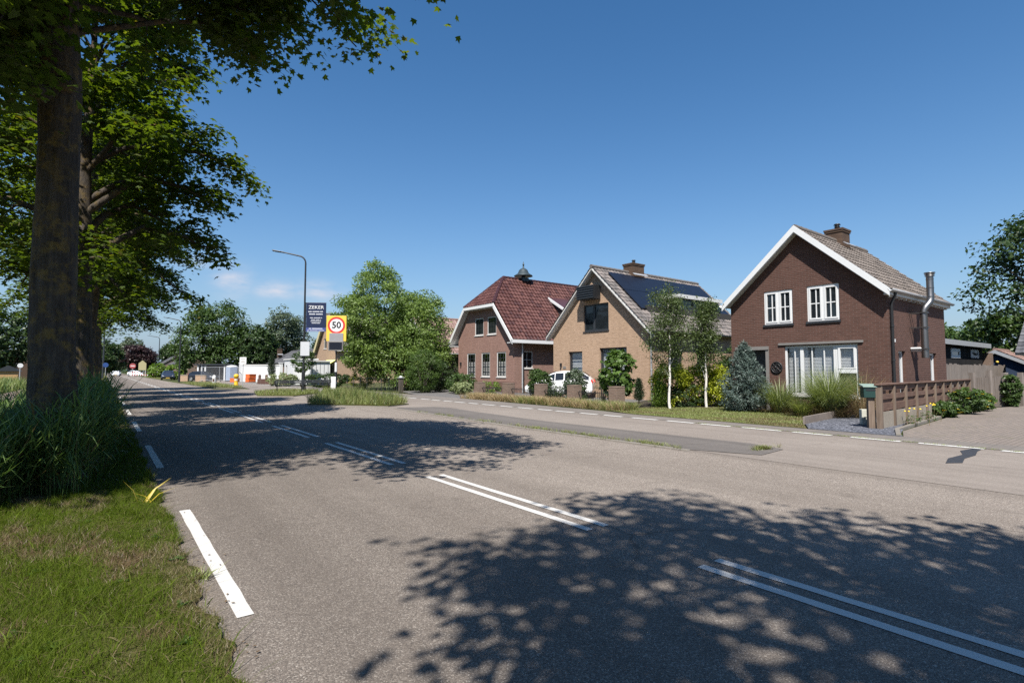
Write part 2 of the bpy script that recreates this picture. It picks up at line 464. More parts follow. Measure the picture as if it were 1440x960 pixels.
M['timber_grey'] = wood_mat('grey_silver_timber', (0.15, 0.125, 0.108), (0.25, 0.215, 0.19), 3.0, 2)
M['concrete'] = plain('concrete_base', (0.25, 0.215, 0.17), 0.9, var=0.25, scale=4, bump=0.01)
M['blackwood'] = wood_mat('black_stained_boards', (0.010, 0.010, 0.011), (0.022, 0.021, 0.021), 3.0, 0)
M['bluewood'] = wood_mat('dark_blue_boards', (0.022, 0.035, 0.065), (0.035, 0.052, 0.09), 3.0, 0)
M['bark'] = bark_mat('maple_bark', (0.030, 0.025, 0.021), (0.086, 0.072, 0.060), (0.24, 0.16, 0.035), 5.0, 0.5)
M['bark2'] = bark_mat('grey_bark', (0.05, 0.042, 0.034), (0.11, 0.095, 0.08))
M['birchbark'] = bark_mat('white_birch_bark', (0.62, 0.58, 0.52), (0.78, 0.75, 0.70), (0.10, 0.085, 0.07), 2.0, 0.5)
M['maple'] = leaf_mat('maple_leaf', (0.040, 0.072, 0.011), (0.088, 0.13, 0.022), 0.5, (2.0, 1.9, 0.4), 0.5, 0.2, odd=(0.10, 0.085, 0.022))
M['willow'] = leaf_mat('willow_leaf', (0.102, 0.164, 0.036), (0.22, 0.305, 0.085), 0.35)
M['dark_leaf'] = leaf_mat('dark_green_leaf', (0.025, 0.050, 0.014), (0.055, 0.092, 0.026), 0.25)
M['mid_leaf'] = leaf_mat('mid_green_leaf', (0.040, 0.075, 0.018), (0.075, 0.125, 0.032), 0.3)
M['grey_leaf'] = leaf_mat('grey_green_leaf', (0.06, 0.085, 0.05), (0.11, 0.145, 0.085), 0.25)
M['purple_leaf'] = leaf_mat('purple_leaf', (0.028, 0.016, 0.017), (0.055, 0.028, 0.028), 0.25, (1.2, 0.8, 0.8))
M['birch_leaf'] = leaf_mat('birch_leaf', (0.055, 0.082, 0.024), (0.11, 0.15, 0.05), 0.3)
M['gold_leaf'] = leaf_mat('golden_leaf', (0.19, 0.235, 0.014), (0.40, 0.43, 0.03), 0.3, (1.1, 1.1, 0.4))
M['lime_leaf'] = leaf_mat('lime_green_leaf', (0.10, 0.17, 0.018), (0.16, 0.25, 0.03), 0.3)
M['fig_leaf'] = leaf_mat('fig_leaf', (0.05, 0.095, 0.018), (0.10, 0.17, 0.032), 0.3)
M['spruce'] = leaf_mat('blue_spruce_needles', (0.065, 0.098, 0.082), (0.13, 0.175, 0.15), 0.1, (1, 1, 1))
M['conifer'] = leaf_mat('conifer_sprays', (0.018, 0.036, 0.014), (0.035, 0.06, 0.022), 0.15)
M['box_leaf'] = leaf_mat('clipped_box_leaf', (0.04, 0.075, 0.014), (0.085, 0.14, 0.026), 0.25)
M['pampas'] = leaf_mat('pampas_blade', (0.15, 0.19, 0.075), (0.34, 0.38, 0.20), 0.3)
M['drygrass'] = leaf_mat('dry_ornamental_grass', (0.30, 0.215, 0.11), (0.50, 0.39, 0.22), 0.3, (1.1, 1.0, 0.8))
M['grass_g'] = leaf_mat('green_grass_blade', (0.054, 0.086, 0.006), (0.115, 0.158, 0.013), 0.35, (1.3, 1.3, 0.4), 0.6, 0.1)
M['grass_d'] = leaf_mat('dry_grass_blade', (0.13, 0.10, 0.045), (0.22, 0.18, 0.09), 0.3, (1.1, 1.05, 0.8))
M['grass_b'] = leaf_mat('brown_grass_blade', (0.12, 0.078, 0.04), (0.19, 0.125, 0.065), 0.2, (1.1, 1, 0.8))
M['grass_m'] = leaf_mat('meadow_blade', (0.155, 0.195, 0.05), (0.31, 0.35, 0.125), 0.35, (1.2, 1.2, 0.7))
M['reed'] = leaf_mat('reed_blade', (0.075, 0.135, 0.040), (0.20, 0.285, 0.10), 0.35, (1.2, 1.3, 0.7), 0.45, 0.3)
M['yellow_blade'] = leaf_mat('yellowed_reed_leaf', (0.5, 0.36, 0.03), (0.62, 0.48, 0.06), 0.35, (1, 1, 0.8))
M['flower_y'] = plain('yellow_petals', (0.75, 0.55, 0.03), 0.6)
M['flower_r'] = plain('red_petals', (0.5, 0.04, 0.03), 0.6)
M['flower_w'] = plain('white_petals', (0.8, 0.78, 0.7), 0.6)

# ------------------------------------------------------------------ vegetation helpers
MAPLE = np.array([(0,0,0),(.20,.0,.03),(.47,.04,.0),(.36,.26,.05),(.52,.56,-.03),(.21,.50,.05),(0,1.0,-.06),(-.21,.50,.05),(-.52,.56,-.03),(-.36,.26,.05),(-.47,.04,0),(-.20,0,.03)])
OVAL = np.array([(0,0,0),(.26,.28,.03),(.22,.68,.02),(0,1,-.06),(-.22,.68,.02),(-.26,.28,.03)])
DIAM = np.array([(0,0,0),(.30,.45,.05),(0,1,-.05),(-.30,.45,.05)])
LANCE = np.array([(0,0,0),(.10,.4,.02),(0,1,-.12),(-.10,.4,.02)])
FROND = np.array([(0,0,0),(.16,.25,.03),(.20,.6,0),(.08,.9,-.04),(0,1,-.06),(-.08,.9,-.04),(-.20,.6,0),(-.16,.25,.03)])

def leaves_V(P, size, shape=MAPLE, up=0.7, droop=0.3, out=None, outw=0.0, rng=RNG):
    """leaf polygons at P: normals lean upward (or outward), tips droop"""
    n = len(P)
    N = rng.normal(size=(n, 3)); N /= np.linalg.norm(N, axis=1)[:, None]
    N = N*(1-up) + np.array([0, 0, 1.0])*up
    if out is not None: N = N + out*outw
    N /= np.linalg.norm(N, axis=1)[:, None]
    D = rng.normal(size=(n, 3)); D[:, 2] -= droop*1.5
    if out is not None: D += out*0.8
    D -= N*(D*N).sum(1)[:, None]; D /= np.maximum(np.linalg.norm(D, axis=1), 1e-6)[:, None]
    S = np.cross(D, N)
    sz = (size*rng.uniform(0.65, 1.25, n))[:, None, None]
    return P[:, None, :] + sz*(shape[None, :, 0, None]*S[:, None, :] + shape[None, :, 1, None]*D[:, None, :] + shape[None, :, 2, None]*N[:, None, :])

def blades_V(P, h, w, lean, rng=RNG, bend=0.5, segs=2, az=None):
    """grass blades: returns list of (n,4,3)/(n,3,3) joined as quads (tip quad is degenerate-free)"""
    n = len(P)
    if az is None: az = rng.uniform(0, 2*np.pi, n)
    d = np.stack([np.cos(az), np.sin(az), np.zeros(n)], 1)
    s = np.stack([-np.sin(az), np.cos(az), np.zeros(n)], 1)
    s = s*np.cos(rng.uniform(-1.2, 1.2, n))[:, None] + d*np.sin(rng.uniform(-1.2, 1.2, n))[:, None]
    hh = h*rng.uniform(0.6, 1.25, n) if np.isscalar(h) else h
    ln = lean*rng.uniform(0.2, 1.3, n)
    up = np.array([0, 0, 1.0])
    pts = []
    for k in range(segs+1):
        t = k/segs
        c = P + up*(hh*(t - bend*0.35*t*t*ln))[:, None] + d*(hh*ln*(t*0.35 + bend*t*t))[:, None]
        pts.append(c)
    ww = w if not np.isscalar(w) else np.full(n, w)
    V = np.zeros((n, 2*(segs+1)-1, 3))
    for k in range(segs):
        wid = (ww*(1-0.55*k/segs)/2)[:, None]
        V[:, k] = pts[k]-s*wid
        V[:, 2*(segs+1)-2-k] = pts[k]+s*wid
    V[:, segs] = pts[segs]
    return V

def ellipsoid_pts(n, c, r, shell=0.55, rng=RNG, zmin=None, lump=0.25, nl=9):
    """points in a lumpy ellipsoid, mostly near its skin; returns P and outward unit vectors"""
    L = rng.normal(size=(nl, 3)); L /= np.linalg.norm(L, axis=1)[:, None]
    amp = rng.uniform(-lump, lump, nl)
    P = np.zeros((0, 3)); O = np.zeros((0, 3))
    while len(P) < n:
        d = rng.normal(size=(n*2, 3)); d /= np.linalg.norm(d, axis=1)[:, None]
        k = 1 + (np.maximum(0, d @ L.T)**6 * amp).sum(1)
        rad = (shell + (1-shell)*rng.random(n*2)**0.6)*k
        p = np.array(c) + d*rad[:, None]*np.array(r)
        if zmin is not None:
            ok = p[:, 2] > zmin; p = p[ok]; d = d[ok]
        P = np.concatenate([P, p]); O = np.concatenate([O, d])
    return P[:n], O[:n]

def clumps(nc, k, c, r, cr, rng=RNG, shell=0.7, zmin=None, lump=0.3, flat=0.6):
    """foliage clumps over a crown: leaf positions + outward"""
    C, O = ellipsoid_pts(nc, c, r, shell, rng, zmin, lump)
    off = rng.normal(size=(nc, k, 3)); off /= np.linalg.norm(off, axis=2)[:, :, None]
    off *= (rng.random((nc, k, 1))**0.45)*cr*rng.uniform(0.6, 1.3, (nc, 1, 1))
    off[:, :, 2] *= flat
    P = (C[:, None, :] + off).reshape(-1, 3)
    Oo = np.repeat(O, k, 0)*0.5 + (off/cr).reshape(-1, 3)*0.8
    Oo /= np.maximum(np.linalg.norm(Oo, axis=1), 1e-6)[:, None]
    return P, Oo

def crown_obj(name, V, mat, parent):
    return link(name, np_mesh(name, V, 0, mat), parent)

def tree_simple(name, label, x, y, h, w, mat, group=None, trunk_h=None, leaf=0.22, nc=260, k=40, shape=OVAL, seed=1, bark='bark2', cat='tree', zc=None, rz=None, shell=0.55, up=0.35, trunk_r=None, wy=None, z0=0.0, cr=None, lump=0.35, lobes=None):
    rng = np.random.default_rng(seed)
    root = thing(name, label, cat, (x, y, z0), 0, group)
    th = trunk_h if trunk_h is not None else h*0.25
    zc = zc if zc is not None else (th*0.8 + h)/2
    rz = rz if rz is not None else (h - th*0.8)/2
    tr = trunk_r or max(0.06, h*0.022)
    mb = MB()
    mb.tube([(0,0,-0.1),(0.02*h,0,h*0.15),(0,0.02*h,h*0.4),(0,0,h*0.75)], [tr*1.4, tr, tr*0.75, tr*0.15], 8)
    for i in range(9):
        a = i*2.4+seed; zz = th*0.8 + (h*0.55-th*0.8)*i/9
        rr = w*0.38
        mb.tube([(0,0,zz),(rr*0.5*math.cos(a), rr*0.5*math.sin(a), zz+h*0.08),(rr*math.cos(a), rr*math.sin(a), zz+h*0.2)], [tr*0.45, tr*0.28, tr*0.08], 6)
    mb.build('trunk', M[bark], root, local=True)
    if lobes:
        tot = sum(q[3]*q[4] for q in lobes); PO = [clumps(max(6, int(nc*q[3]*q[4]/tot)), k, (q[0], q[1], q[2]), (q[3]/2, q[3]/2, q[4]/2), cr or w*0.11, rng, shell, th*0.55, lump) for q in lobes]
        P = np.concatenate([a for a, b in PO]); O = np.concatenate([b for a, b in PO])
    else:
        P, O = clumps(nc, k, (0,0,zc), (w/2*0.9, (wy or w)/2*0.9, rz*0.92), cr or w*0.11, rng, shell, th*0.55, lump)
    crown_obj('crown', leaves_V(P, np.full(len(P), leaf), shape, up, 0.3, O, 0.5, rng), M[mat], root)
    return root

def shrub(name, label, x, y, w, h, mat, group=None, leaf=0.07, nc=90, k=40, shape=OVAL, seed=1, wy=None, cat='shrub', up=0.35, z0=0.0, cr=None, lump=0.3, zc=None, shell=0.6):
    rng = np.random.default_rng(seed)
    root = thing(name, label, cat, (x, y, z0), 0, group)
    mb = MB()
    for i in range(7):
        a = i*2.4+seed
        mb.tube([(0.05*math.cos(a),0.05*math.sin(a),-0.05),(w*0.15*math.cos(a), w*0.15*math.sin(a), h*0.45),(w*0.32*math.cos(a), w*0.32*math.sin(a), h*0.8)], [0.025,0.016,0.006], 5)
    mb.build('stem', M['bark2'], root, local=True)
    zc = zc if zc is not None else h*0.5
    P, O = clumps(nc, k, (0,0,zc), (w/2*0.88, (wy or w)/2*0.88, h*0.5), cr or min(w, h)*0.14, rng, shell, 0.03, lump)
    crown_obj('foliage', leaves_V(P, np.full(len(P), leaf), shape, up, 0.3, O, 0.6, rng), M[mat], root)
    return root

def arch_V(n, L, w, th0, th1, rng=RNG, spread=0.1, segs=5, c0=(0, 0, 0)):
    """arching blades from one root: they start steep and bow over under their own weight"""
    az = rng.uniform(0, 2*np.pi, n); L = L*rng.uniform(0.55, 1.15, n)
    d = np.stack([np.cos(az), np.sin(az), np.zeros(n)], 1); s = np.stack([-np.sin(az), np.cos(az), np.zeros(n)], 1)
    a0 = np.radians(rng.uniform(2, th0, n)); a1 = a0+np.radians(rng.uniform(25, th1, n))
    p = np.array(c0)+d*(rng.random(n)**0.6*spread)[:, None]
    pts = [p]; wd = [0.7]
    for k in range(segs):
        a = a0+(a1-a0)*((k+0.5)/segs)**1.5
        p = p+(d*np.sin(a)[:, None]+np.array([0, 0, 1.0])*np.cos(a)[:, None])*(L/segs)[:, None]
        pts.append(p); wd.append(1-0.7*((k+1)/segs)**2)
    V = np.zeros((n, 2*segs+1, 3))
    for k in range(segs):
        V[:, k] = pts[k]-s*(w*wd[k]/2); V[:, 2*segs-k] = pts[k]+s*(w*wd[k]/2)
    V[:, segs] = pts[segs]
    V[:, :, 2] = np.maximum(V[:, :, 2], 0.02)
    return V

def grass_tuft_V(P, n_each, h, w, lean, rng=RNG, spread=0.06, bend=0.6, segs=3):
    n = len(P)
    off = rng.normal(size=(n, n_each, 2))*spread
    Q = np.repeat(P[:, None, :], n_each, 1).copy(); Q[:, :, :2] += off
    az = np.arctan2(off[:, :, 1], off[:, :, 0]).reshape(-1) + rng.normal(size=n*n_each)*0.5
    return blades_V(Q.reshape(-1, 3), h, w, lean, rng, bend, segs, az)

# ------------------------------------------------------------------ the maple row
def poly_in(poly, x, y):
    c = False; n = len(poly)
    for i in range(n):
        x1, y1 = poly[i]; x2, y2 = poly[(i+1) % n]
        if (y1 > y) != (y2 > y) and x < (x2-x1)*(y-y1)/(y2-y1)+x1: c = not c
    return c

def maple_parts(seed, H=13.5, r0=0.32, limb0=4.6, keep=None, prof=None, stretch=(3.8, 4.6), n_limbs=30, leaves_per=34, leaf=0.15, lean=(0.0, 0.0), knots=False, left=1.0, extra=(), top_thick=1.0, thin_below=0.0):
    """returns (trunk MB, crown V) in tree space"""
    rnd = random.Random(seed); rng = np.random.default_rng(seed)
    mb = MB()
    zs = [-0.2, 0.0, 0.35, 1.0, 2.0, 3.2, 4.4, 5.4, 6.6, 8.2, 10.0, 12.0]
    rs = [1.55, 1.38, 1.16, 1.04, 1.0, 0.96, 0.93, 0.90, 0.66*top_thick, 0.48*top_thick, 0.30, 0.10]
    pts = []; rad = []
    ph = rnd.uniform(0, 6)
    for z, q in zip(zs, rs):
        pts.append((lean[0]*z + 0.05*math.sin(z*0.7+ph), lean[1]*z + 0.05*math.cos(z*0.55+ph), z)); rad.append(r0*q)
    # denser, slightly lumpy trunk
    P2 = []; R2 = []
    for i in range(len(pts)-1):
        for s in range(4):
            t = s/4
            P2.append(tuple(pts[i][k]*(1-t)+pts[i+1][k]*t for k in range(3))); R2.append((rad[i]*(1-t)+rad[i+1]*t)*(1+0.035*math.sin(i*3.1+s*1.7+ph)))
    P2.append(pts[-1]); R2.append(rad[-1])
    mb.tube(P2, R2, 20)
    # flutes and roots: push vertices in and out by angle
    for i, v in enumerate(mb.v):
        z = v[2]; a = math.atan2(v[1]-lean[1]*z, v[0]-lean[0]*z)
        f = 1 + 0.05*math.sin(3*a+z*0.5+ph) + 0.025*math.sin(7*a-z) + max(0, 0.5-z)*0.25*math.sin(5*a+ph)
        cx = lean[0]*z; cy = lean[1]*z
        mb.v[i] = (cx+(v[0]-cx)*f, cy+(v[1]-cy)*f, z)
    if knots:
        for (a, z) in knots:
            c = Vector((math.cos(a)*r0*0.88+lean[0]*z, math.sin(a)*r0*0.88+lean[1]*z, z))
            d = Vector((math.cos(a), math.sin(a), 0.25)).normalized()
            mb.tube([c-d*0.1, c+d*0.05, c+d*0.10, c+d*0.085], [0.14, 0.11, 0.075, 0.03], 10)
    prof = prof or [(3.8, 0.55), (5.0, 0.85), (7.0, 1.0), (9.0, 1.0), (11.0, 0.72), (12.5, 0.42), (13.6, 0.05)]
    def rr(z):
        for (z0, a), (z1, b) in zip(prof, prof[1:]):
            if z <= z1: return a+(b-a)*max(0, (z-z0))/(z1-z0)
        return 0.05
    C = []
    def ok(p): return keep is None or keep(p)
    def tr_at(z):
        for (za, pa, ra), (zb, pb, rb) in zip(zip(zs, pts, rad), list(zip(zs, pts, rad))[1:]):
            if za <= z <= zb:
                t = (z-za)/(zb-za); return Vector(pa).lerp(Vector(pb), t), ra+(rb-ra)*t
        return Vector(pts[-1]), rad[-1]
    for i in range(n_limbs+len(extra)):
        t = min(1.0, i/(n_limbs-1))
        zb = limb0 + (H*0.86-limb0)*t**0.9 + rnd.uniform(-0.25, 0.25)
        az = i*2.39996 + rnd.uniform(-0.35, 0.35)
        ex = extra[i-n_limbs] if i >= n_limbs else None
        if ex: zb, az, t = ex[0], ex[1], 0.3
        b, tr = tr_at(zb)
        ze = zb + rnd.uniform(0.2, 1.9)*(1-0.3*t) - (0.9 if t < 0.25 else 0)
        q = rr(ze)*rnd.uniform(0.72, 1.0)
        e = Vector((b.x+math.cos(az)*stretch[0]*q*(left if math.cos(az) < 0 else 1.0), b.y+math.sin(az)*stretch[1]*q, ze))
        if ex: e = Vector((b.x+math.cos(az)*ex[2], b.y+math.sin(az)*ex[2], ex[3]))
        mid = b.lerp(e, 0.45)+Vector((0, 0, 0.55+0.4*(1-t)))
        q1 = [b, b.lerp(mid, 0.5)+Vector((rnd.uniform(-.12,.12), rnd.uniform(-.12,.12), 0.1)), mid, mid.lerp(e, 0.55)+Vector((rnd.uniform(-.2,.2), rnd.uniform(-.2,.2), 0.12)), e]
        lr = max(0.035, min(0.13, tr*0.5))*(1.0 if t > 0.1 else 1.1)
        if ex: lr = 0.04
        elif zb < thin_below: lr = 0.045
        sub_pts = []
        ends = []
        L = (e-b).length
        ns = max(4, int(L*2.0)); umax = 0.0
        for s in range(ns):
            u = 0.28+0.72*(s+rnd.random()*0.6)/ns
            seg = min(3, int(u*4)); p = q1[seg].lerp(q1[seg+1], u*4-seg)
            d = (e-b).normalized()
            side = Vector((-d.y, d.x, 0)).normalized()*rnd.choice((-1, 1))
            ln = rnd.uniform(0.7, 1.7)*(1.15-0.55*u)
            dd = (side*rnd.uniform(0.4, 1.0)+d*rnd.uniform(0.3, 0.9)+Vector((0, 0, rnd.uniform(-0.5, 0.55)))).normalized()
            m2 = p+dd*ln*0.55+Vector((0, 0, 0.08)); e2 = p+dd*ln+Vector((0, 0, -0.28*ln*rnd.random()))
            if ok(p) and ok(m2) and ok(e2):
                mb.tube([p, m2, e2], [lr*0.3, lr*0.18, 0.006], 5, cap=False)
                C += [p.lerp(m2, 0.7), m2, m2.lerp(e2, 0.55), e2]; umax = max(umax, u)
        if ok(e) and all(ok(q1[k]) for k in (2, 3)): C.append(e); umax = 1.0
        if umax > 0:
            full = [lr, lr*0.8, lr*0.62, lr*0.4, 0.012]; m = 0; q2 = []; r2 = []
            while m < 4 and m/4 < umax: q2.append(q1[m]); r2.append(full[m]); m += 1
            f_ = umax*4-(m-1); q2.append(q1[m-1].lerp(q1[m], f_)); r2.append(full[m-1]*(1-f_)+full[m]*f_ if umax < 1 else 0.012)
            mb.tube(q2, r2, 7, cap=False)
    C = np.array([tuple(c) for c in C])
    n = len(C); k = leaves_per
    off = rng.normal(size=(n, k, 3))*np.array([0.24, 0.24, 0.12])
    P = C[:, None, :]+off
    P[:, :, 2] -= (off[:, :, 0]**2+off[:, :, 1]**2)*0.6
    O = off/(np.linalg.norm(off, axis=2)[:, :, None]+1e-6); O[:, :, 2] *= 0.3
    P = P.reshape(-1, 3); O = O.reshape(-1, 3)
    V = leaves_V(P, np.full(len(P), leaf), MAPLE, 0.62, 0.45, O, 0.25, rng)
    return mb, V
# ------------------------------------------------------------------ camera, light, sky
cam_d = bpy.data.cameras.new('camera'); cam = bpy.data.objects.new('camera', cam_d); COL.objects.link(cam)
cam_d.sensor_width = 36; cam_d.lens = 18.75; cam_d.clip_start = 0.05; cam_d.clip_end = 5000
cam.location = (0, 0, 1.5)
cam.rotation_euler = (R(90+3.129), 0, R(-37.339))
SC.camera = cam

sd = bpy.data.lights.new('sun', 'SUN'); sun = bpy.data.objects.new('sun', sd); COL.objects.link(sun)
sd.energy = SUN_E; sd.angle = R(0.53); sd.color = (1.0, 0.955, 0.89)
sun.rotation_euler = SUN.to_track_quat('-Z', 'Y').to_euler()
sun.location = (-20, -12, 40)

w = bpy.data.worlds.new('World'); SC.world = w; w.use_nodes = True
nt = w.node_tree
for n in list(nt.nodes): nt.nodes.remove(n)
t = NT(nt)
el = math.asin(-SUN.z); az = math.atan2(-SUN.x, -SUN.y)
sky = t.n('ShaderNodeTexSky', sky_type='NISHITA', sun_disc=False, sun_elevation=el, sun_rotation=az % (2*math.pi), altitude=0.0, air_density=1.0, dust_density=SKY_DUST, ozone_density=SKY_OZ)
hs = t.n('ShaderNodeHueSaturation', ins={'Saturation': SKY_SAT, 'Value': 1.0, 'Color': sky.outputs[0]}).outputs[0]
# paler air low over the flat land
elv = t.math('ARCSINE', t.n('ShaderNodeSeparateXYZ', ins={0: t.coord('Generated')}).outputs[2])
hs = t.mix(t.math('MULTIPLY', t.math('POWER', 2.718, t.math('MULTIPLY', t.math('ABSOLUTE', elv), -1/R(9.0))), 0.95), hs, AIR)
# a few small fair-weather clouds low over the far end of the road
d = t.coord('Generated')
sp = t.n('ShaderNodeSeparateXYZ', ins={0: d})
azn = t.math('ARCTAN2', sp.outputs[0], sp.outputs[1])
eln = t.math('ARCSINE', sp.outputs[2])
vec = t.n('ShaderNodeCombineXYZ', ins={0: azn, 1: t.math('MULTIPLY', eln, 2.6), 2: 0.37}).outputs[0]
nz = t.noise(vec, 14.0, 7, 0.6)
def bell(v, c, wd):
    q = t.math('DIVIDE', t.math('SUBTRACT', v, c), wd)
    return t.math('POWER', 2.718, t.math('MULTIPLY', t.math('MULTIPLY', q, q), -1.0))
puffs = None
for (a0, e0, wa, we, amp) in ((7.6, 9.9, 2.2, 0.6, 0.55), (9.6, 8.5, 1.5, 1.3, 0.95), (13.3, 7.9, 1.9, 0.85, 0.95), (17.0, 8.0, 2.1, 0.85, 0.9), (5.8, 12.1, 1.2, 0.4, 0.2)):
    b = t.math('MULTIPLY', t.math('MULTIPLY', bell(azn, R(a0), R(wa)), bell(eln, R(e0), R(we))), amp)
    puffs = b if puffs is None else t.math('MAXIMUM', puffs, b)
cm = t.math('MULTIPLY', puffs, t.ramp(nz, [(0.30, 0.0), (0.62, 1.0)]), clamp=True)
colr = t.mix(cm, hs, CLOUD)
bg = t.n('ShaderNodeBackground', ins={'Color': colr, 'Strength': SKY_S})
wo = nt.nodes.new('ShaderNodeOutputWorld')
nt.links.new(bg.outputs[0], wo.inputs['Surface'])

vs = SC.view_settings
SC.display_settings.display_device = 'sRGB'
vs.view_transform = 'Standard'; vs.look = 'None'; vs.exposure = EXPO; vs.gamma = 1.0; vs.use_curve_mapping = False
SC.render.engine = 'CYCLES'
cy = SC.cycles
cy.max_bounces = 8; cy.diffuse_bounces = 3; cy.glossy_bounces = 3; cy.transmission_bounces = 4; cy.transparent_max_bounces = 8
cy.caustics_reflective = False; cy.caustics_refractive = False
cy.sample_clamp_indirect = 6.0
cy.use_denoising = DENOISE
try:
    cy.denoiser = 'OPENIMAGEDENOISE'; cy.denoising_input_passes = 'RGB_ALBEDO_NORMAL'
except Exception: pass
SC.render.filter_size = 1.2

# ------------------------------------------------------------------ ground and roads
def sheet(name, poly, z, mat, kind='structure', label=None, cat=None):
    o = MB().sheet(poly, z).build(name, M[mat])
    tag(o, label, cat, None, kind); return o

GZ = -0.03
sheet('ground', [(-1500, -1500), (1500, -1500), (1500, 2500), (-1500, 2500)], GZ, 'ground')
sheet('main_road', [(0.5, -60), (8.85, -60), (8.85, 14.5), (9.3, 20.2), (8.6, 21.8), (7.05, 23.4), (6.95, 600), (0.5, 600)], 0.0, 'asphalt')
sheet('service_road', [(8.8, -60), (14.4, -60), (14.4, 12), (14.75, 14), (15.4, 25), (15.4, 95), (10.2, 95), (9.9, 52), (9.5, 47.5), (6.9, 48.5), (6.9, 23.45), (8.5, 21.9), (9.32, 20.2), (8.84, 14.5)], 0.004, 'asphalt_pale')
sheet('pavement', [(8.84, 6.1), (9.3, 4.9), (10.3, 5.0), (10.6, 5.8), (10.5, 8.0), (10.4, 12.0), (10.75, 16), (11.1, 18.6), (10.9, 19.6), (9.4, 20.0), (9.1, 17.0), (8.86, 14.2)], 0.012, 'asphalt_dark')
sheet('paved_edge_band', [(13.46, -40), (14.4, -40), (14.4, 12), (14.75, 14), (15.4, 25), (15.4, 95), (13.46, 95)], 0.012, 'paleband')
sheet('driveway', [(14.4, -40), (34, -40), (34, 4.2), (28.5, 5.45), (23.2, 5.35), (15.8, 4.72), (14.42, 4.3)], 0.006, 'drive')
sheet('gravel_bed', [(14.40, 4.3), (14.9, 4.5), (15.9, 4.75), (17.2, 5.15), (19.9, 5.6), (19.9, 7.45), (15.6, 6.95), (14.42, 6.35)], 0.018, 'slategravel')
sheet('lawn', [(14.42, 6.4), (15.6, 7.0), (19.8, 7.5), (19.9, 12.0), (17.2, 13.9), (14.95, 13.5), (14.42, 12.1)], 0.020, 'lawn')
sheet('garden_soil', [(17.3, 13.8), (19.9, 12.05), (22.0, 11.9), (22.0, 17.5), (17.3, 15.5)], 0.012, 'soil')
sheet('forecourt', [(16.9, 15.6), (22.0, 17.4), (22.2, 36), (17.0, 36), (15.42, 30), (15.42, 25), (16.9, 24.4)], 0.009, 'greypave')
def wig(y): return 0.565+0.035*math.sin(y*5.1)*math.sin(y*0.9+1)+0.022*math.sin(y*13.7+1)+0.014*math.sin(y*31.0)
sheet('verge', [(-2.4, -60), (0.56, -60), (0.56, 1)]+[(wig(1+i*0.05), 1+i*0.05) for i in range(640)]+[(0.56, 33.1), (0.56, 600), (-2.4, 600)], 0.02, 'verge')
sheet('cycle_path', [(-5.2, -60), (-2.9, -60), (-2.9, 600), (-5.2, 600)], 0.0, 'path')
# grass islands between the two roads
ISL1 = [(6.95, 23.7), (7.9, 22.6), (9.35, 20.7), (10.7, 21.5), (11.5, 28), (13.1, 36.6), (12.3, 38), (10.2, 32), (8.4, 27)]
ISL2 = [(7.1, 33.6), (8.7, 32.2), (11.3, 35.8), (12.2, 39.0), (10.2, 41.5), (7.8, 38)]
ISL3 = [(7.15, 72), (7.15, 55), (8.6, 50), (9.6, 50.5), (9.9, 72)]
ISL4 = [(7.15, 160), (7.15, 108), (9.0, 106), (9.9, 160)]
for i, p in enumerate((ISL1, ISL2, ISL3, ISL4)):
    sheet('grass_island', p, 0.045, 'verge')
    k = MB(); k.slab(p, -0.02, 0.04)
    k.build('island_kerb', M['kerb'])['kind'] = 'structure'

# painted lines
def ragged(x0, x1, y0, y1, z, rnd, j=0.004):
    """a painted bar with slightly uneven edges"""
    n = 14; L_ = [(x0+rnd.uniform(-j, j), y0+(y1-y0)*i/n) for i in range(n+1)]; R_ = [(x1+rnd.uniform(-j, j), y0+(y1-y0)*i/n) for i in range(n+1)]
    mk.sheet(R_+L_[::-1], z)
rnd = random.Random(8)
mk = MB()
E0 = 3.65
for i in range(-6, 40):
    y0 = E0 + i*6.25
    ragged(0.685, 0.785, y0, y0+3.12, 0.005, rnd)
for i in range(-8, 60):
    y0 = 3.62 + i*4.37
    ragged(3.645, 3.735, y0, y0+3.2, 0.005, rnd); ragged(3.865, 3.955, y0, y0+3.2, 0.005, rnd)
tag(mk.build('road_markings', M['mark']), kind='structure')
mk = MB(); rnd = random.Random(3)
y = -20.0
while y < 92:
    ln = rnd.uniform(0.75, 1.05); x = 13.30+rnd.uniform(-0.02, 0.02)
    mk.sheet([(x, y), (x+0.16, y+rnd.uniform(-.03, .03)), (x+0.16, y+ln), (x, y+ln+rnd.uniform(-.03, .03))], 0.0135)
    y += ln+rnd.uniform(0.2, 0.4)
tag(mk.build('edge_block_marking', M['mark_worn']), kind='structure')
# tar repair and the long kerb of the bay
tp = MB(); tp.sheet([(10.86, 2.68), (11.12, 2.52), (11.7, 2.62), (12.3, 2.60), (12.9, 2.70), (13.3, 2.72), (13.3, 2.86), (12.75, 2.92), (12.2, 2.76), (11.5, 2.80)], 0.0095)
tag(tp.build('tar_repair', M['tar']), kind='structure')
def kerb_line(pts, w=0.13, h=0.10):
    k = MB()
    P = [Vector((p[0], p[1], 0)) for p in pts]
    for a, b in zip(P, P[1:]):
        L = (b-a).length; n = max(1, round(L/1.0))
        for i in range(n):
            q0 = a.lerp(b, i/n+0.006); q1 = a.lerp(b, (i+1)/n-0.006)
            k.obox(q0+Vector((0, 0, h/2-0.02)), q1+Vector((0, 0, h/2-0.02)), w, h+0.02)
    return k
tag(kerb_line([(8.75, 6.0), (8.74, 8.2), (8.76, 11), (8.86, 14.5), (9.05, 17.4), (9.2, 19.6), (8.9, 20.9), (8.1, 22.1), (7.0, 23.2)], 0.13, 0.035).build('kerb', M['kerb'], bevel=0.012), kind='structure')
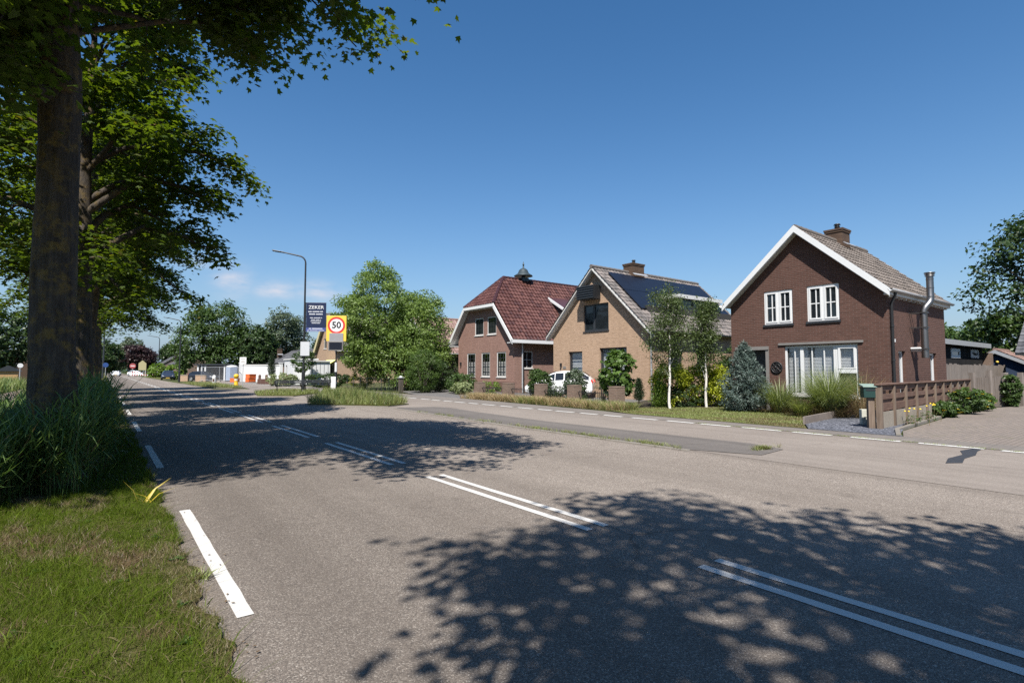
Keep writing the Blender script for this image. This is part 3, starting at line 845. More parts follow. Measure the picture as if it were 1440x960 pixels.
tag(kerb_line([(14.5, 4.42), (15.86, 4.86), (19.0, 5.15), (23.0, 5.50), (27.5, 5.7)], 0.1, 0.07).build('kerb', M['kerb'], bevel=0.01), kind='structure')
k = MB(); k.obox((15.55, 6.96, 0.11), (19.4, 7.44, 0.11), 0.06, 0.22)
tag(k.build('plank_edging', M['timber_grey']), kind='structure')
# ------------------------------------------------------------------ building helpers
def fx(x0, sgn=1):
    """wall plane facing -X at x0 (depth goes +X); sgn=-1 faces +X"""
    return lambda a, z, d: (x0+sgn*d, a, z)
def fy(y0, sgn=1):
    return lambda a, z, d: (a, y0+sgn*d, z)

def mbox(mb, F, a0, a1, z0, z1, d0, d1, m=0):
    p = F(a0, z0, d0); q = F(a1, z1, d1)
    mb.box((min(p[0], q[0]), min(p[1], q[1]), min(p[2], q[2])), (max(p[0], q[0]), max(p[1], q[1]), max(p[2], q[2])), m)

def window(par, F, a0, a1, z0, z1, frame='white', fw=0.06, rec=0.06, v=(), h=(), bars=0.03, sill='white', mull=(), curtain=None, glass='glass', name='window', label=None, sill_over=0.04, blind_from=None, depth=0.07):
    """a window set into its opening; v/h glazing bars and mullions as fractions"""
    mb = MB()
    d0, d1 = rec, rec+depth
    mbox(mb, F, a0, a0+fw, z0, z1, d0, d1); mbox(mb, F, a1-fw, a1, z0, z1, d0, d1)
    mbox(mb, F, a0+fw, a1-fw, z0, z0+fw, d0, d1); mbox(mb, F, a0+fw, a1-fw, z1-fw, z1, d0, d1)
    for q in mull:
        c = a0+(a1-a0)*q; mbox(mb, F, c-fw*0.8, c+fw*0.8, z0+fw, z1-fw, d0-0.004, d1)
    for q in v:
        c = a0+(a1-a0)*q; mbox(mb, F, c-bars/2, c+bars/2, z0+fw, z1-fw, d0+0.012, d1-0.012)
    for q in h:
        c = z0+(z1-z0)*q; mbox(mb, F, a0+fw, a1-fw, c-bars/2, c+bars/2, d0+0.015, d1-0.015)
    o = mb.build(name, M[frame], par)
    if label: o['label'] = label
    g = MB(); mbox(g, F, a0+fw*0.6, a1-fw*0.6, z0+fw*0.6, z1-fw*0.6, d0+depth*0.45, d0+depth*0.55); g.build('pane', M[glass], o)
    if sill:
        s = MB(); mbox(s, F, a0-sill_over, a1+sill_over, z0-0.055, z0-0.002, -0.05, rec+0.02); s.build('sill', M[sill], o)
    if curtain:
        kind, lo, hi = curtain
        c = MB(); n = max(6, int((a1-a0)/0.05))
        zz0 = z0+(z1-z0)*lo; zz1 = z0+(z1-z0)*hi
        if kind == 'blind':
            nn = int((zz1-zz0)/0.05)
            for i in range(nn):
                zc = zz0+(i+0.5)*(zz1-zz0)/nn
                p = [F(a0+fw, zc-0.022, d1+0.065), F(a1-fw, zc-0.022, d1+0.065), F(a1-fw, zc+0.024, d1+0.08), F(a0+fw, zc+0.024, d1+0.08)]
                c.add(p, [(0,1,2,3)])
        else:
            for i in range(n):
                b0 = a0+(a1-a0)*i/n; b1 = a0+(a1-a0)*(i+1)/n; dd = d1+0.06+0.03*(i % 2); de = d1+0.06+0.03*((i+1) % 2)
                c.add([F(b0, zz0, dd), F(b1, zz0, de), F(b1, zz1, de), F(b0, zz1, dd)], [(0,1,2,3)])
        c.build('blind' if kind == 'blind' else 'curtain', M['blind' if kind == 'blind' else 'lace'], o)
    return o

def roof_slope(name, mats, par, E0, E1, R0, R1, tw=0.24, tl=0.33, amp=0.028, lift=0.035, seed=1, nprof=4):
    """real pan tiles between eave line E0-E1 and ridge line R0-R1 (quad or triangle); local frame from eave"""
    E0, E1, R0, R1 = map(Vector, (E0, E1, R0, R1))
    rnd = random.Random(seed)
    U = (E1-E0); Lu = U.length
    mid = (R0+R1)/2-(E0+E1)/2
    u = U.normalized(); vdir = (mid-u*mid.dot(u)).normalized()
    N = u.cross(vdir).normalized()
    if N.z < 0: N = -N
    Lv = (R0-E0).dot(vdir)
    nr = max(1, round(Lv/tl)); mb = MB()
    a_off = (R0-E0).dot(u); b_off = Lu-(R1-E0).dot(u)
    for r in range(nr):
        t0 = r/nr; t1 = min(1.0, (r+1)/nr+0.015)
        s0 = a_off*t0; e0 = Lu-b_off*t0; s1 = a_off*(r+1)/nr; e1 = Lu-b_off*(r+1)/nr
        lo = max(s0, s1); hi = min(e0, e1)
        k0 = math.floor(min(s0, s1)/tw); k1 = math.ceil(max(e0, e1)/tw)
        for k in range(k0, k1):
            ca = k*tw; cb = ca+tw
            # clip this tile to the slope
            x0a, x0b = max(ca, s0), min(cb, e0); x1a, x1b = max(ca, s1), min(cb, e1)
            if x0b-x0a < 0.004 and x1b-x1a < 0.004: continue
            x0b = max(x0b, x0a+0.001); x1b = max(x1b, x1a+0.001)
            m = rnd.choice((0, 0, 1, 1, 2)); jz = rnd.uniform(-0.004, 0.004)
            vs = []
            for row, (xa, xb, t, z) in enumerate(((x0a, x0b, t0, -0.03), (x0a, x0b, t0, lift), (x1a, x1b, t1, 0.0))):
                for i in range(nprof+1):
                    f = i/nprof; x = xa+(xb-xa)*f
                    ph = (x-ca)/tw
                    hgt = amp*(math.cos(2*math.pi*ph)*0.5+0.5)**1.3 if row else 0
                    vs.append(E0+u*x+vdir*(Lv*t)+N*(z+hgt+jz))
            n1 = nprof+1
            fs = [(rr*n1+i, rr*n1+i+1, (rr+1)*n1+i+1, (rr+1)*n1+i) for rr in (0, 1) for i in range(nprof)]
            mb.add(vs, fs, m, False)
    # boarding under the tiles
    o = N*(-0.05); o2 = N*(-0.11)
    q = [E0+o, E1+o, R1+o, R0+o, E0+o2, E1+o2, R1+o2, R0+o2]
    mb.add(q, [(0,1,2,3),(7,6,5,4),(0,4,5,1),(1,5,6,2),(2,6,7,3),(3,7,4,0)], len(mats))
    return mb.build(name, list(mats)+[M['soffit']], par)

def ridge_caps(par, a, b, mat, r=0.11, n=None, name='ridge_tiles'):
    a, b = Vector(a), Vector(b); mb = MB(); L = (b-a).length; n = n or max(2, int(L/0.38))
    for i in range(n):
        p = a.lerp(b, i/n); q = a.lerp(b, (i+1.08)/n)
        mb.tube([p, q], [r*1.06, r*0.94], 8)
    return mb.build(name, mat, par)

def gutter(par, p, q, mat='zinc', r=0.075, name='gutter'):
    mb = MB(); p, q = Vector(p), Vector(q); d = (q-p).normalized(); s = d.cross(Vector((0,0,1))).normalized()
    n = 8; vs = []; fs = []
    for P in (p, q):
        for rr in (r, r*0.86):
            for k in range(n+1):
                a = math.pi*k/n
                vs.append(P+s*(math.cos(a)*rr)+Vector((0,0,-math.sin(a)*rr)))
    m = n+1
    for k in range(n):
        fs.append((k, k+1, 2*m+k+1, 2*m+k)); fs.append((m+k, 3*m+k, 3*m+k+1, m+k+1))
    for b in (0, 2*m):
        for k in range(n): fs.append((b+k, b+k+1, b+m+k+1, b+m+k))
    fs.append((0, 2*m, 3*m, m)); fs.append((n, m+n, 3*m+n, 2*m+n))
    mb.add(vs, fs, 0, True)
    return mb.build(name, M[mat], par)

def verge_board(par, pts, th, hgt, mat='white', name='verge_board', trim=None):
    """board along a gable edge in a plane facing -X; pts at its top edge"""
    mb = MB()
    for (a, b) in zip(pts, pts[1:]):
        a, b = Vector(a), Vector(b)
        n = (b-a).cross(Vector((1, 0, 0))).normalized()
        if n.z > 0: n = -n
        e = (b-a).normalized()*0.0
        vs = []
        for P in (a-e, b+e):
            for dx in (0, th):
                for k in (0, 1):
                    off = Vector((dx, 0, 0))+ (Vector((0, 0, -hgt/abs(n.z))) if k else Vector((0, 0, 0)))
                    vs.append(P+off)
        fs = [(0,1,3,2),(4,6,7,5),(0,2,6,4),(1,5,7,3),(0,4,5,1),(2,3,7,6)]
        mb.add(vs, fs)
    return mb.build(name, M[mat], par)

def dark_core(par, lo, hi, mat='room'):  # dark box stands in for the unlit rooms behind the panes
    mb = MB(); mb.box(lo, hi); o = mb.build('interior', M[mat], par); return o

def downpipe(par, pts, r=0.04, mat='anth', name='downpipe'):
    mb = MB(); mb.tube(pts, r, 10)
    for p, q in zip(pts, pts[1:]):
        if abs(p[2]-q[2]) > 1:
            for f in (0.2, 0.5, 0.8):
                c = Vector(p).lerp(Vector(q), f); mb.tube([c-Vector((0,0,0.03)), c+Vector((0,0,0.03))], r*1.25, 10)
    return mb.build(name, M[mat], par)

def chimney(par, cx, cy, w, d, z0, z1, mat='brick_chim', pots=1, cap=0.05, lead=True, pot_mat=None):
    mb = MB(); mb.box((cx-w/2, cy-d/2, z0), (cx+w/2, cy+d/2, z1-0.14))
    mb.box((cx-w/2-0.03, cy-d/2-0.03, z1-0.14), (cx+w/2+0.03, cy+d/2+0.03, z1-0.07))
    mb.box((cx-w/2-cap, cy-d/2-cap, z1-0.07), (cx+w/2+cap, cy+d/2+cap, z1))
    o = mb.build('chimney', M[mat], par)
    for i in range(pots):
        p = MB(); xx = cx+(i-(pots-1)/2)*0.28
        p.lathe((xx, cy, z1), [(0.10, 0), (0.09, 0.13), (0.11, 0.14), (0.11, 0.16), (0.075, 0.17), (0.075, 0.21), (0.13, 0.22), (0.10, 0.27), (0.02, 0.29)], 12)
        p.build('chimney_pot', pot_mat or M['black'], o)
    if lead:
        f = MB(); f.obox((cx-w/2-0.1, cy-d/2-0.16, z0+0.52), (cx+w/2+0.1, cy-d/2-0.16, z0+0.52), 0.2, 0.02, up=(0, -0.6, 0.8)); f.build('flashing', M['zinc'], o)
    return o

def lintel_course(par, F, a0, a1, z, h=0.21, mat='brick_dark'):
    """soldier course of upright bricks over an opening"""
    mb = MB(); n = max(2, round((a1-a0)/0.064)); s = (a1-a0)/n
    for i in range(n):
        mbox(mb, F, a0+i*s+0.004, a0+(i+1)*s-0.004, z+0.004, z+h-0.004, -0.004, 0.05)
    return mb.build('brick_lintel', M[mat], par)

# ------------------------------------------------------------------ HOUSE 3: brown-red gable house on the right
X0, X1, Y0, Y1, YM = 20.0, 26.0, 6.26, 11.67, 8.97
ZR, SL, OV = 6.66, 0.905, 0.13
def zr3(y, off=0.0): return ZR-off-SL*abs(y-YM)
h3 = thing('brick_house', 'brown brick gable house with white verge boards and a steel flue on its side', 'house', (X0, YM, 0))
gf = fx(X0)
holes = [[(9.24, 3.24), (10.30, 3.24), (10.30, 4.50), (9.24, 4.50)], [(7.67, 3.25), (8.73, 3.25), (8.73, 4.52), (7.67, 4.52)],
         [(7.16, 0.62), (9.58, 0.62), (9.58, 2.40), (7.16, 2.40)], [(10.28, 0.02), (11.36, 0.02), (11.36, 2.28), (10.28, 2.28)]]
wl = MB()
top = zr3(Y0, 0.14)
wl.holed(gf, [(Y0, -0.1), (Y1, -0.1), (Y1, zr3(Y1, 0.14)), (YM, ZR-0.14), (Y0, top)], holes, 0.28)
sf = fy(Y0)
sh = [[(20.82, 0.30), (21.50, 0.30), (21.50, 2.16), (20.82, 2.16)], [(24.04, 0.50), (24.84, 0.50), (24.84, 2.15), (24.04, 2.15)]]
wl.holed(sf, [(X0+0.28, -0.1), (X1-0.28, -0.1), (X1-0.28, top), (X0+0.28, top)], sh, 0.28)
wl.holed(fy(Y1, -1), [(X0+0.28, -0.1), (X1-0.28, -0.1), (X1-0.28, top), (X0+0.28, top)], [], 0.28)
wl.holed(fx(X1, -1), [(Y0, -0.1), (Y1, -0.1), (Y1, zr3(Y1, 0.14)), (YM, ZR-0.14), (Y0, top)], [], 0.28)
wl.build('wall', M['brick_dark'], h3)
dark_core(h3, (X0+0.9, Y0+0.7, 0.0), (X1-0.4, Y1-0.4, 4.0))
for (a0, a1, z0, z1) in ((9.24, 10.30, 3.24, 4.50), (7.67, 8.73, 3.25, 4.52)):
    o = window(h3, gf, a0, a1, z0, z1, fw=0.06, rec=0.03, v=(0.275, 0.725), h=(0.5,), mull=(0.5,), bars=0.035, sill=None, glass='dglass')
    # sashes standing proud inside the frame
    s = MB()
    for b0, b1 in ((a0+0.06, (a0+a1)/2-0.045), ((a0+a1)/2+0.045, a1-0.06)):
        for (p, q, r, t_) in ((b0, b0+0.05, z0+0.06, z1-0.06), (b1-0.05, b1, z0+0.06, z1-0.06), (b0+0.05, b1-0.05, z0+0.06, z0+0.12), (b0+0.05, b1-0.05, z1-0.11, z1-0.06)):
            mbox(s, gf, p, q, r, t_, 0.012, 0.075)
    s.build('sash', M['white'], o)
    s = MB()
    n = 10
    for i in range(n):
        b = a0-0.04+(a1-a0+0.08)*i/n
        mbox(s, gf, b+0.004, b+(a1-a0+0.08)/n-0.004, z0-0.085, z0-0.003, -0.045, 0.06)
    s.build('sill', M['anth'], o)
    lintel_course(h3, gf, a0-0.06, a1+0.06, z1+0.002)
# wide front window: fixed panes behind a blind and a small side light
o = window(h3, gf, 7.86, 9.58, 0.62, 2.40, fw=0.07, rec=0.06, mull=(0.655,), v=(0.22, 0.80, 0.455), bars=0.035, curtain=('blind', 0.0, 1.0))
o = window(h3, gf, 7.16, 7.855, 0.62, 2.40, fw=0.075, rec=0.06, h=(), curtain=('blind', 0.42, 1.0), label='narrow side light with a small upper casement')
s = MB(); mbox(s, gf, 7.235, 7.78, 1.42, 1.56, 0.045, 0.135)
for (p, q, r, t_) in ((7.235, 7.30, 1.56, 2.325), (7.715, 7.78, 1.56, 2.325), (7.30, 7.715, 1.56, 1.61), (7.30, 7.715, 2.26, 2.325)): mbox(s, gf, p, q, r, t_, 0.035, 0.12)
s.build('sash', M['white'], o)
s = MB(); mbox(s, gf, 6.98, 9.78, 2.44, 2.52, -0.05, 0.1); s.build('lintel', M['lintel'], h3)
# front door alcove
al = MB(); mbox(al, gf, 10.16, 10.275, 0.02, 2.28, -0.04, 0.05); mbox(al, gf, 11.365, 11.48, 0.02, 2.28, -0.04, 0.05); mbox(al, gf, 10.16, 11.48, 2.29, 2.42, -0.07, 0.05)
al.build('door_surround', M['lintel'], h3)
dr = MB(); mbox(dr, gf, 10.30, 11.34, 0.02, 2.27, 0.22, 0.27); dro = dr.build('door', M['anth'], h3)
dh = MB(); mbox(dh, gf, 10.42, 10.46, 0.95, 1.15, 0.17, 0.22); dh.build('handle', M['steel'], dro)
# round ornament on the wall
rn = MB(); n = 28
rn.tube([(X0-0.03, 9.87+0.20*math.cos(2*math.pi*i/n), 1.62+0.20*math.sin(2*math.pi*i/n)) for i in range(n+1)], 0.022, 6)
rn.tube([(X0-0.03, 9.87+0.13*math.cos(2*math.pi*i/n), 1.62+0.13*math.sin(2*math.pi*i/n)) for i in range(n+1)], 0.016, 6)
for i in range(8):
    a = i*math.pi/4; rn.tube([(X0-0.03, 9.87, 1.62), (X0-0.03, 9.87+0.2*math.cos(a), 1.62+0.2*math.sin(a))], 0.012, 5)
tag(rn.build('wall_ornament', M['black']), 'round dark iron ornament on the brown brick front beside the big window', 'ornament')
# side openings
window(h3, sf, 20.82, 21.50, 0.30, 2.16, fw=0.07, rec=0.10, curtain=('blind', 0.0, 1.0), sill=None, name='door', label='half glazed side door nearest the street')
window(h3, sf, 24.04, 24.84, 0.50, 2.15, fw=0.08, rec=0.10, curtain=('blind', 0.0, 0.78), sill='white')
# roof
ez = zr3(Y0-OV)
ez2 = zr3(Y1+OV)
roof_slope('roof', M['tile_b'], h3, (X0-0.30, Y0-OV, ez), (X1+0.28, Y0-OV, ez), (X0-0.30, YM, ZR), (X1+0.28, YM, ZR), 0.235, 0.32, 0.03, 0.04, 5)
roof_slope('roof', M['tile_b'], h3, (X1+0.28, Y1+OV, ez2), (X0-0.30, Y1+OV, ez2), (X1+0.28, YM, ZR), (X0-0.30, YM, ZR), 0.30, 0.36, 0.03, 0.03, 6)
ridge_caps(h3, (X0-0.28, YM, ZR+0.02), (X1+0.28, YM, ZR+0.02), M['tile_b'])
for s_, yy in ((-1, Y0-OV-0.05), (1, Y1+OV+0.05)):
    zz = zr3(yy)
    verge_board(h3, [(X0-0.36, yy, zz+0.07), (X0-0.36, YM, ZR+0.09)] if s_ < 0 else [(X0-0.36, YM, ZR+0.09), (X0-0.36, yy, zz+0.07)], 0.05, 0.18)
    verge_board(h3, [(X0-0.335, yy, zz-0.10), (X0-0.335, YM, ZR-0.085)] if s_ < 0 else [(X0-0.335, YM, ZR-0.085), (X0-0.335, yy, zz-0.10)], 0.03, 0.07, name='verge_trim')
gutter(h3, (X0-0.36, Y0-OV-0.08, ez+0.0), (X1+0.30, Y0-OV-0.08, ez+0.0))
gutter(h3, (X0-0.36, Y1+OV+0.08, ez2+0.0), (X1+0.30, Y1+OV+0.08, ez2+0.0))
sb = MB(); sb.box((X0-0.30, Y0-OV+0.02, ez-0.17), (X1+0.26, Y0-0.003, ez-0.12)); sb.box((X0-0.30, Y0-OV-0.02, ez-0.17), (X1+0.26, Y0-OV+0.02, ez-0.03))
for i in range(14):
    x = X0+0.1+i*0.45; sb.box((x, Y0-OV+0.03, ez-0.23), (x+0.07, Y0-0.002, ez-0.172))
sb.build('eave_boards', M['white_old'], h3)
dpx = X0+0.14
downpipe(h3, [(dpx, Y0-OV-0.06, ez-0.07), (dpx, Y0-OV-0.04, ez-0.2), (dpx, Y0-0.07, ez-0.42), (dpx, Y0-0.07, 0.0)], 0.045, 'black')
chimney(h3, 23.5, 9.0, 0.74, 0.62, 6.0, 7.18)
# twin-wall flue with a jog at the eave
fy_ = Y0-0.42
fl = MB(); xf = 22.10
fl.tube([(xf, fy_+0.03, 1.93), (xf, fy_+0.03, 3.55), (xf+0.04, fy_-0.02, 3.66), (xf+0.17, fy_-0.10, 3.82), (xf+0.22, fy_-0.12, 3.93), (xf+0.22, fy_-0.12, 4.72)], 0.105, 14)
for z in (2.25, 2.9, 3.45): fl.tube([(xf, fy_+0.03, z), (xf, fy_+0.03, z+0.04)], 0.112, 14)
for z in (4.0, 4.3, 4.6): fl.tube([(xf+0.22, fy_-0.12, z), (xf+0.22, fy_-0.12, z+0.03)], 0.112, 14)
fo = fl.build('flue_pipe', M['steel'], h3)
fc = MB(); fc.lathe((xf+0.22, fy_-0.12, 4.72), [(0.14, 0), (0.14, 0.02), (0.10, 0.02), (0.10, 0.05), (0.145, 0.05), (0.145, 0.07), (0.10, 0.07), (0.10, 0.10), (0.16, 0.10), (0.16, 0.125), (0.03, 0.14)], 14); fc.build('cowl', M['steel'], fo)
for z in (2.22, 2.95, 3.45):
    fb = MB(); fb.box((xf-0.12, fy_+0.0, z), (xf-0.09, Y0, z+0.03)); fb.box((xf+0.09, fy_+0.0, z), (xf+0.12, Y0, z+0.03)); fb.box((xf-0.12, fy_-0.09, z), (xf+0.12, fy_-0.075, z+0.03))
    fb.box((xf-0.12, fy_-0.075, z), (xf-0.105, fy_-0.0, z+0.03)); fb.box((xf+0.105, fy_-0.075, z), (xf+0.12, fy_-0.0, z+0.03))
    fb.build('bracket', M['steel'], fo)
fw_ = MB(); fw_.tube([(xf, Y0, 2.22), (xf, fy_+0.03, 2.22)], 0.08, 12); fw_.build('wall_connector', M['white'], fo)
lt = MB(); mbox(lt, sf, 20.22, 20.30, 2.42, 2.52, -0.10, 0.0); lt.build('outdoor_light', M['white'], h3)

# ------------------------------------------------------------------ HOUSE 2: tan brick house with solar panels
X0, X1, Y0, Y1, YM = 22.0, 31.6, 17.36, 24.62, 21.02
ZR, OV = 7.36, 0.33
SL = (ZR-4.06)/(YM-17.60)
def zr2(y, off=0.0): return ZR-off-SL*abs(y-YM)
h2 = thing('brick_house', 'tan brick gable house with black solar panels on its roof', 'house', (X0, YM, 0))
gf = fx(X0); sf = fy(Y0)
H2W = [(20.06, 21.98, 3.74, 5.27), (22.12, 23.27, 0.15, 2.62), (18.80, 20.76, 0.60, 2.76)]
wl = MB()
wl.holed(gf, [(Y0, -0.1), (Y1, -0.1), (Y1, zr2(Y1, 0.15)), (YM, ZR-0.15), (Y0, zr2(Y0, 0.15))], [[(a, c), (b, c), (b, d_), (a, d_)] for a, b, c, d_ in H2W], 0.28)
tz = zr2(Y0, 0.15)
S2 = [(26.2, 27.1, 1.2, 2.65), (23.6, 24.9, 1.2, 2.65)]
wl.holed(sf, [(X0+0.28, -0.1), (X1-0.28, -0.1), (X1-0.28, tz), (X0+0.28, tz)], [[(a, c), (b, c), (b, d_), (a, d_)] for a, b, c, d_ in S2], 0.28)
wl.holed(fy(Y1, -1), [(X0+0.28, -0.1), (X1-0.28, -0.1), (X1-0.28, tz), (X0+0.28, tz)], [], 0.28)
wl.holed(fx(X1, -1), [(Y0, -0.1), (Y1, -0.1), (Y1, zr2(Y1, 0.15)), (YM, ZR-0.15), (Y0, zr2(Y0, 0.15))], [], 0.28)
wl.build('wall', M['brick_tan'], h2)
dark_core(h2, (X0+1.0, Y0+0.8, 0), (X1-0.5, Y1-0.5, 5.0))
window(h2, gf, *H2W[0][:2], *H2W[0][2:], frame='anth', fw=0.09, rec=0.07, mull=(0.60,), v=(), sill='anth', glass='dglass', label='wide dark upper window with an open sash')
o = window(h2, gf, *H2W[1][:2], *H2W[1][2:], frame='anth', fw=0.08, rec=0.12, h=(0.35, 0.52, 0.68, 0.84), bars=0.02, sill=None, glass='glass', curtain=('blind', 0.0, 0.97), name='door')
window(h2, gf, *H2W[2][:2], *H2W[2][2:], frame='anth', fw=0.08, rec=0.12, mull=(0.27,), h=(), sill='anth', glass='glass', curtain=('blind', 0.0, 0.85))
for a, b, c, d_ in S2: window(h2, sf, a, b, c, d_, frame='anth', fw=0.07, rec=0.1, sill='anth', glass='dglass')
e2 = zr2(Y0-OV); e3 = zr2(Y1+OV)
roof_slope('roof', M['tile_g'], h2, (X0-0.35, Y0-OV, e2), (X1+0.3, Y0-OV, e2), (X0-0.35, YM, ZR), (X1+0.3, YM, ZR), 0.27, 0.34, 0.03, 0.035, 8)
roof_slope('roof', M['tile_g'], h2, (X1+0.3, Y1+OV, e3), (X0-0.35, Y1+OV, e3), (X1+0.3, YM, ZR), (X0-0.35, YM, ZR), 0.3, 0.36, 0.03, 0.03, 9)
ridge_caps(h2, (X0-0.37, YM, ZR+0.02), (X1+0.32, YM, ZR+0.02), M['tile_g'])
for pts in ([(X0-0.30, Y0-OV-0.03, e2-0.02), (X0-0.30, YM, ZR-0.02)], [(X0-0.30, YM, ZR-0.02), (X0-0.30, Y1+OV+0.03, e3-0.02)]):
    verge_board(h2, pts, 0.06, 0.13)
for pts in ([(X0-0.27, Y0-OV, e2-0.165), (X0-0.27, YM, ZR-0.165)], [(X0-0.27, YM, ZR-0.165), (X0-0.27, Y1+OV, e3-0.165)]):
    verge_board(h2, pts, 0.26, 0.05, 'soffit', name='verge_soffit')
gutter(h2, (X0-0.3, Y0-OV-0.07, e2), (X1+0.3, Y0-OV-0.07, e2), 'anth')
downpipe(h2, [(X0+0.12, Y0-OV-0.05, e2-0.08), (X0+0.12, Y0-0.06, e2-0.4), (X0+0.12, Y0-0.06, 0.0)], 0.05, 'zinc')
chimney(h2, 25.3, 21.0, 1.05, 0.72, 6.7, 7.92, pots=1)
# solar panels lie just above the tiles of the street-side slope
nv = Vector((0, -math.sin(math.atan(SL)), math.cos(math.atan(SL)))); uv = Vector((0, math.cos(math.atan(SL)), math.sin(math.atan(SL))))
base = Vector((0, Y0-OV, e2)); Lr = (YM-(Y0-OV))/uv.y
def panel(x0, x1, s0, s1):
    mb = MB(); o = nv*0.13
    q = [Vector((x0, 0, 0))+base+uv*s0+o, Vector((x1, 0, 0))+base+uv*s0+o, Vector((x1, 0, 0))+base+uv*s1+o, Vector((x0, 0, 0))+base+uv*s1+o]
    mb.add(q+[p-nv*0.04 for p in q], [(0,1,2,3),(7,6,5,4),(0,4,5,1),(1,5,6,2),(2,6,7,3),(3,7,4,0)])
    mb.build('solar_panel', M['solar'], h2)
for i in range(9): panel(22.55+i*0.99, 22.55+i*0.99+0.98, Lr-2.12, Lr-0.50)
for i in range(3): panel(22.55+i*0.99, 22.55+i*0.99+0.98, Lr-3.78, Lr-2.15)
for i in range(1): panel(30.47, 31.45, Lr-3.78, Lr-2.15)
# dormer with white fascia
dm = MB(); zt = base.z+uv.z*(Lr-2.25)
yb = (base+uv*(Lr-3.55)).y
dm.box((26.0, yb, e2+0.9), (30.2, yb+1.9, zt-0.14)); dmo = dm.build('dormer', M['anth'], h2)
dm = MB(); dm.box((25.85, yb-0.22, zt-0.14), (30.35, yb+2.0, zt+0.08)); dm.build('dormer_fascia', M['white_old'], dmo)
for i in range(3):
    window(dmo, fy(yb-0.012), 26.15+i*1.34, 27.4+i*1.34, e2+1.05, zt-0.2, frame='anth', fw=0.06, rec=-0.05, sill=None, glass='dglass')
# black slatted balcony box over the upper window
ac = MB(); ac.box((X0-0.62, 20.62, 5.50), (X0-0.02, 21.92, 6.28)); aco = ac.build('balcony_box', M['black'], h2, bevel=0.02)
ac = MB()
for z in (5.56, 5.69, 5.82, 5.95, 6.08, 6.20): ac.box((X0-0.655, 20.60, z), (X0-0.622, 21.94, z+0.05))
ac.build('slats', M['anth'], aco)
lt = MB(); mbox(lt, gf, 23.85, 23.93, 1.75, 1.95, -0.12, 0.0); lt.build('outdoor_light', M['black'], h2)
lt = MB(); mbox(lt, gf, 23.50, 23.75, 1.62, 1.76, -0.02, 0.0); lt.build('house_number_plate', M['lintel'], h2)

# ------------------------------------------------------------------ HOUSE 1: pink brick house with half-hipped red glazed roof
X0, X1, Y0, Y1 = 22.0, 32.3, 28.55, 35.75
YM = 32.35; ZR = 8.55; ZC = 6.22; EV = 3.58; OV = 0.72
h1 = thing('brick_house', 'weathered pink brick house with half-hipped glazed red tile roof', 'house', (X0, YM, 0))
YCL, YCR = 34.38, 30.79
# main slope passes through eave (Y0-.., EV) and ridge; gable edge is clipped at ZC
SL = (ZR-EV)/(YM-(Y0-OV+0.4))
ye0, ye1 = YM-(ZR-EV)/SL, YM+(ZR-EV)/SL
def zz1(y): return ZR-SL*abs(y-YM)
ycR, ycL = YM-(ZR-ZC)/SL, YM+(ZR-ZC)/SL
gf = fx(X0)
H1U = [(32.29, 33.43, 4.10, 5.38), (30.68, 31.79, 4.10, 5.38)]
H1G = [(33.35, 34.50, 1.06, 2.81), (31.45, 32.55, 1.06, 2.81), (29.53, 30.62, 1.06, 2.81)]
yw0, yw1 = 28.55, 35.75
wl = MB()
def wz(y): return min(zz1(y)-0.18, ZC-0.15)
wl.holed(gf, [(yw0, -0.1), (yw1, -0.1), (yw1, wz(yw1)), (ycL-0.08, ZC-0.15), (ycR+0.08, ZC-0.15), (yw0, wz(yw0))], [[(a, c), (b, c), (b, d_), (a, d_)] for a, b, c, d_ in H1U+H1G], 0.28)
S1 = (22.80, 23.80, 1.66, 2.85)
# front bay side wall, then the long side wall set further back
yb = 29.35
wl.holed(fy(yw0), [(X0+0.28, -0.1), (X0+0.75, -0.1), (X0+0.75, 3.5), (X0+0.28, 3.5)], [], 0.28)
wl.holed(fy(yb-0.55), [(X0+0.72, -0.1), (X1-0.28, -0.1), (X1-0.28, 3.5), (X0+0.72, 3.5)], [[(S1[0], S1[2]), (S1[1], S1[2]), (S1[1], S1[3]), (S1[0], S1[3])]], 0.28)
wl.holed(fy(yw1, -1), [(X0+0.28, -0.1), (X1-0.28, -0.1), (X1-0.28, 3.5), (X0+0.28, 3.5)], [], 0.28)
wl.holed(fx(X1, -1), [(yw0+0.4, -0.1), (yw1, -0.1), (yw1, wz(yw1)), (YM, ZR-0.2), (yw0+0.4, wz(yw0+0.4))], [], 0.28)
wl.build('wall', M['brick_pink'], h1)
pl = MB(); mbox(pl, gf, yw0-0.03, yw1+0.03, -0.1, 0.72, -0.03, -0.002); pl.build('plinth', plain('plinth_brick', (0.115, 0.065, 0.05), 0.85, var=0.25, scale=8), h1)
dark_core(h1, (X0+1.0, yw0+1.4, 0), (X1-0.5, yw1-0.5, 5.2))
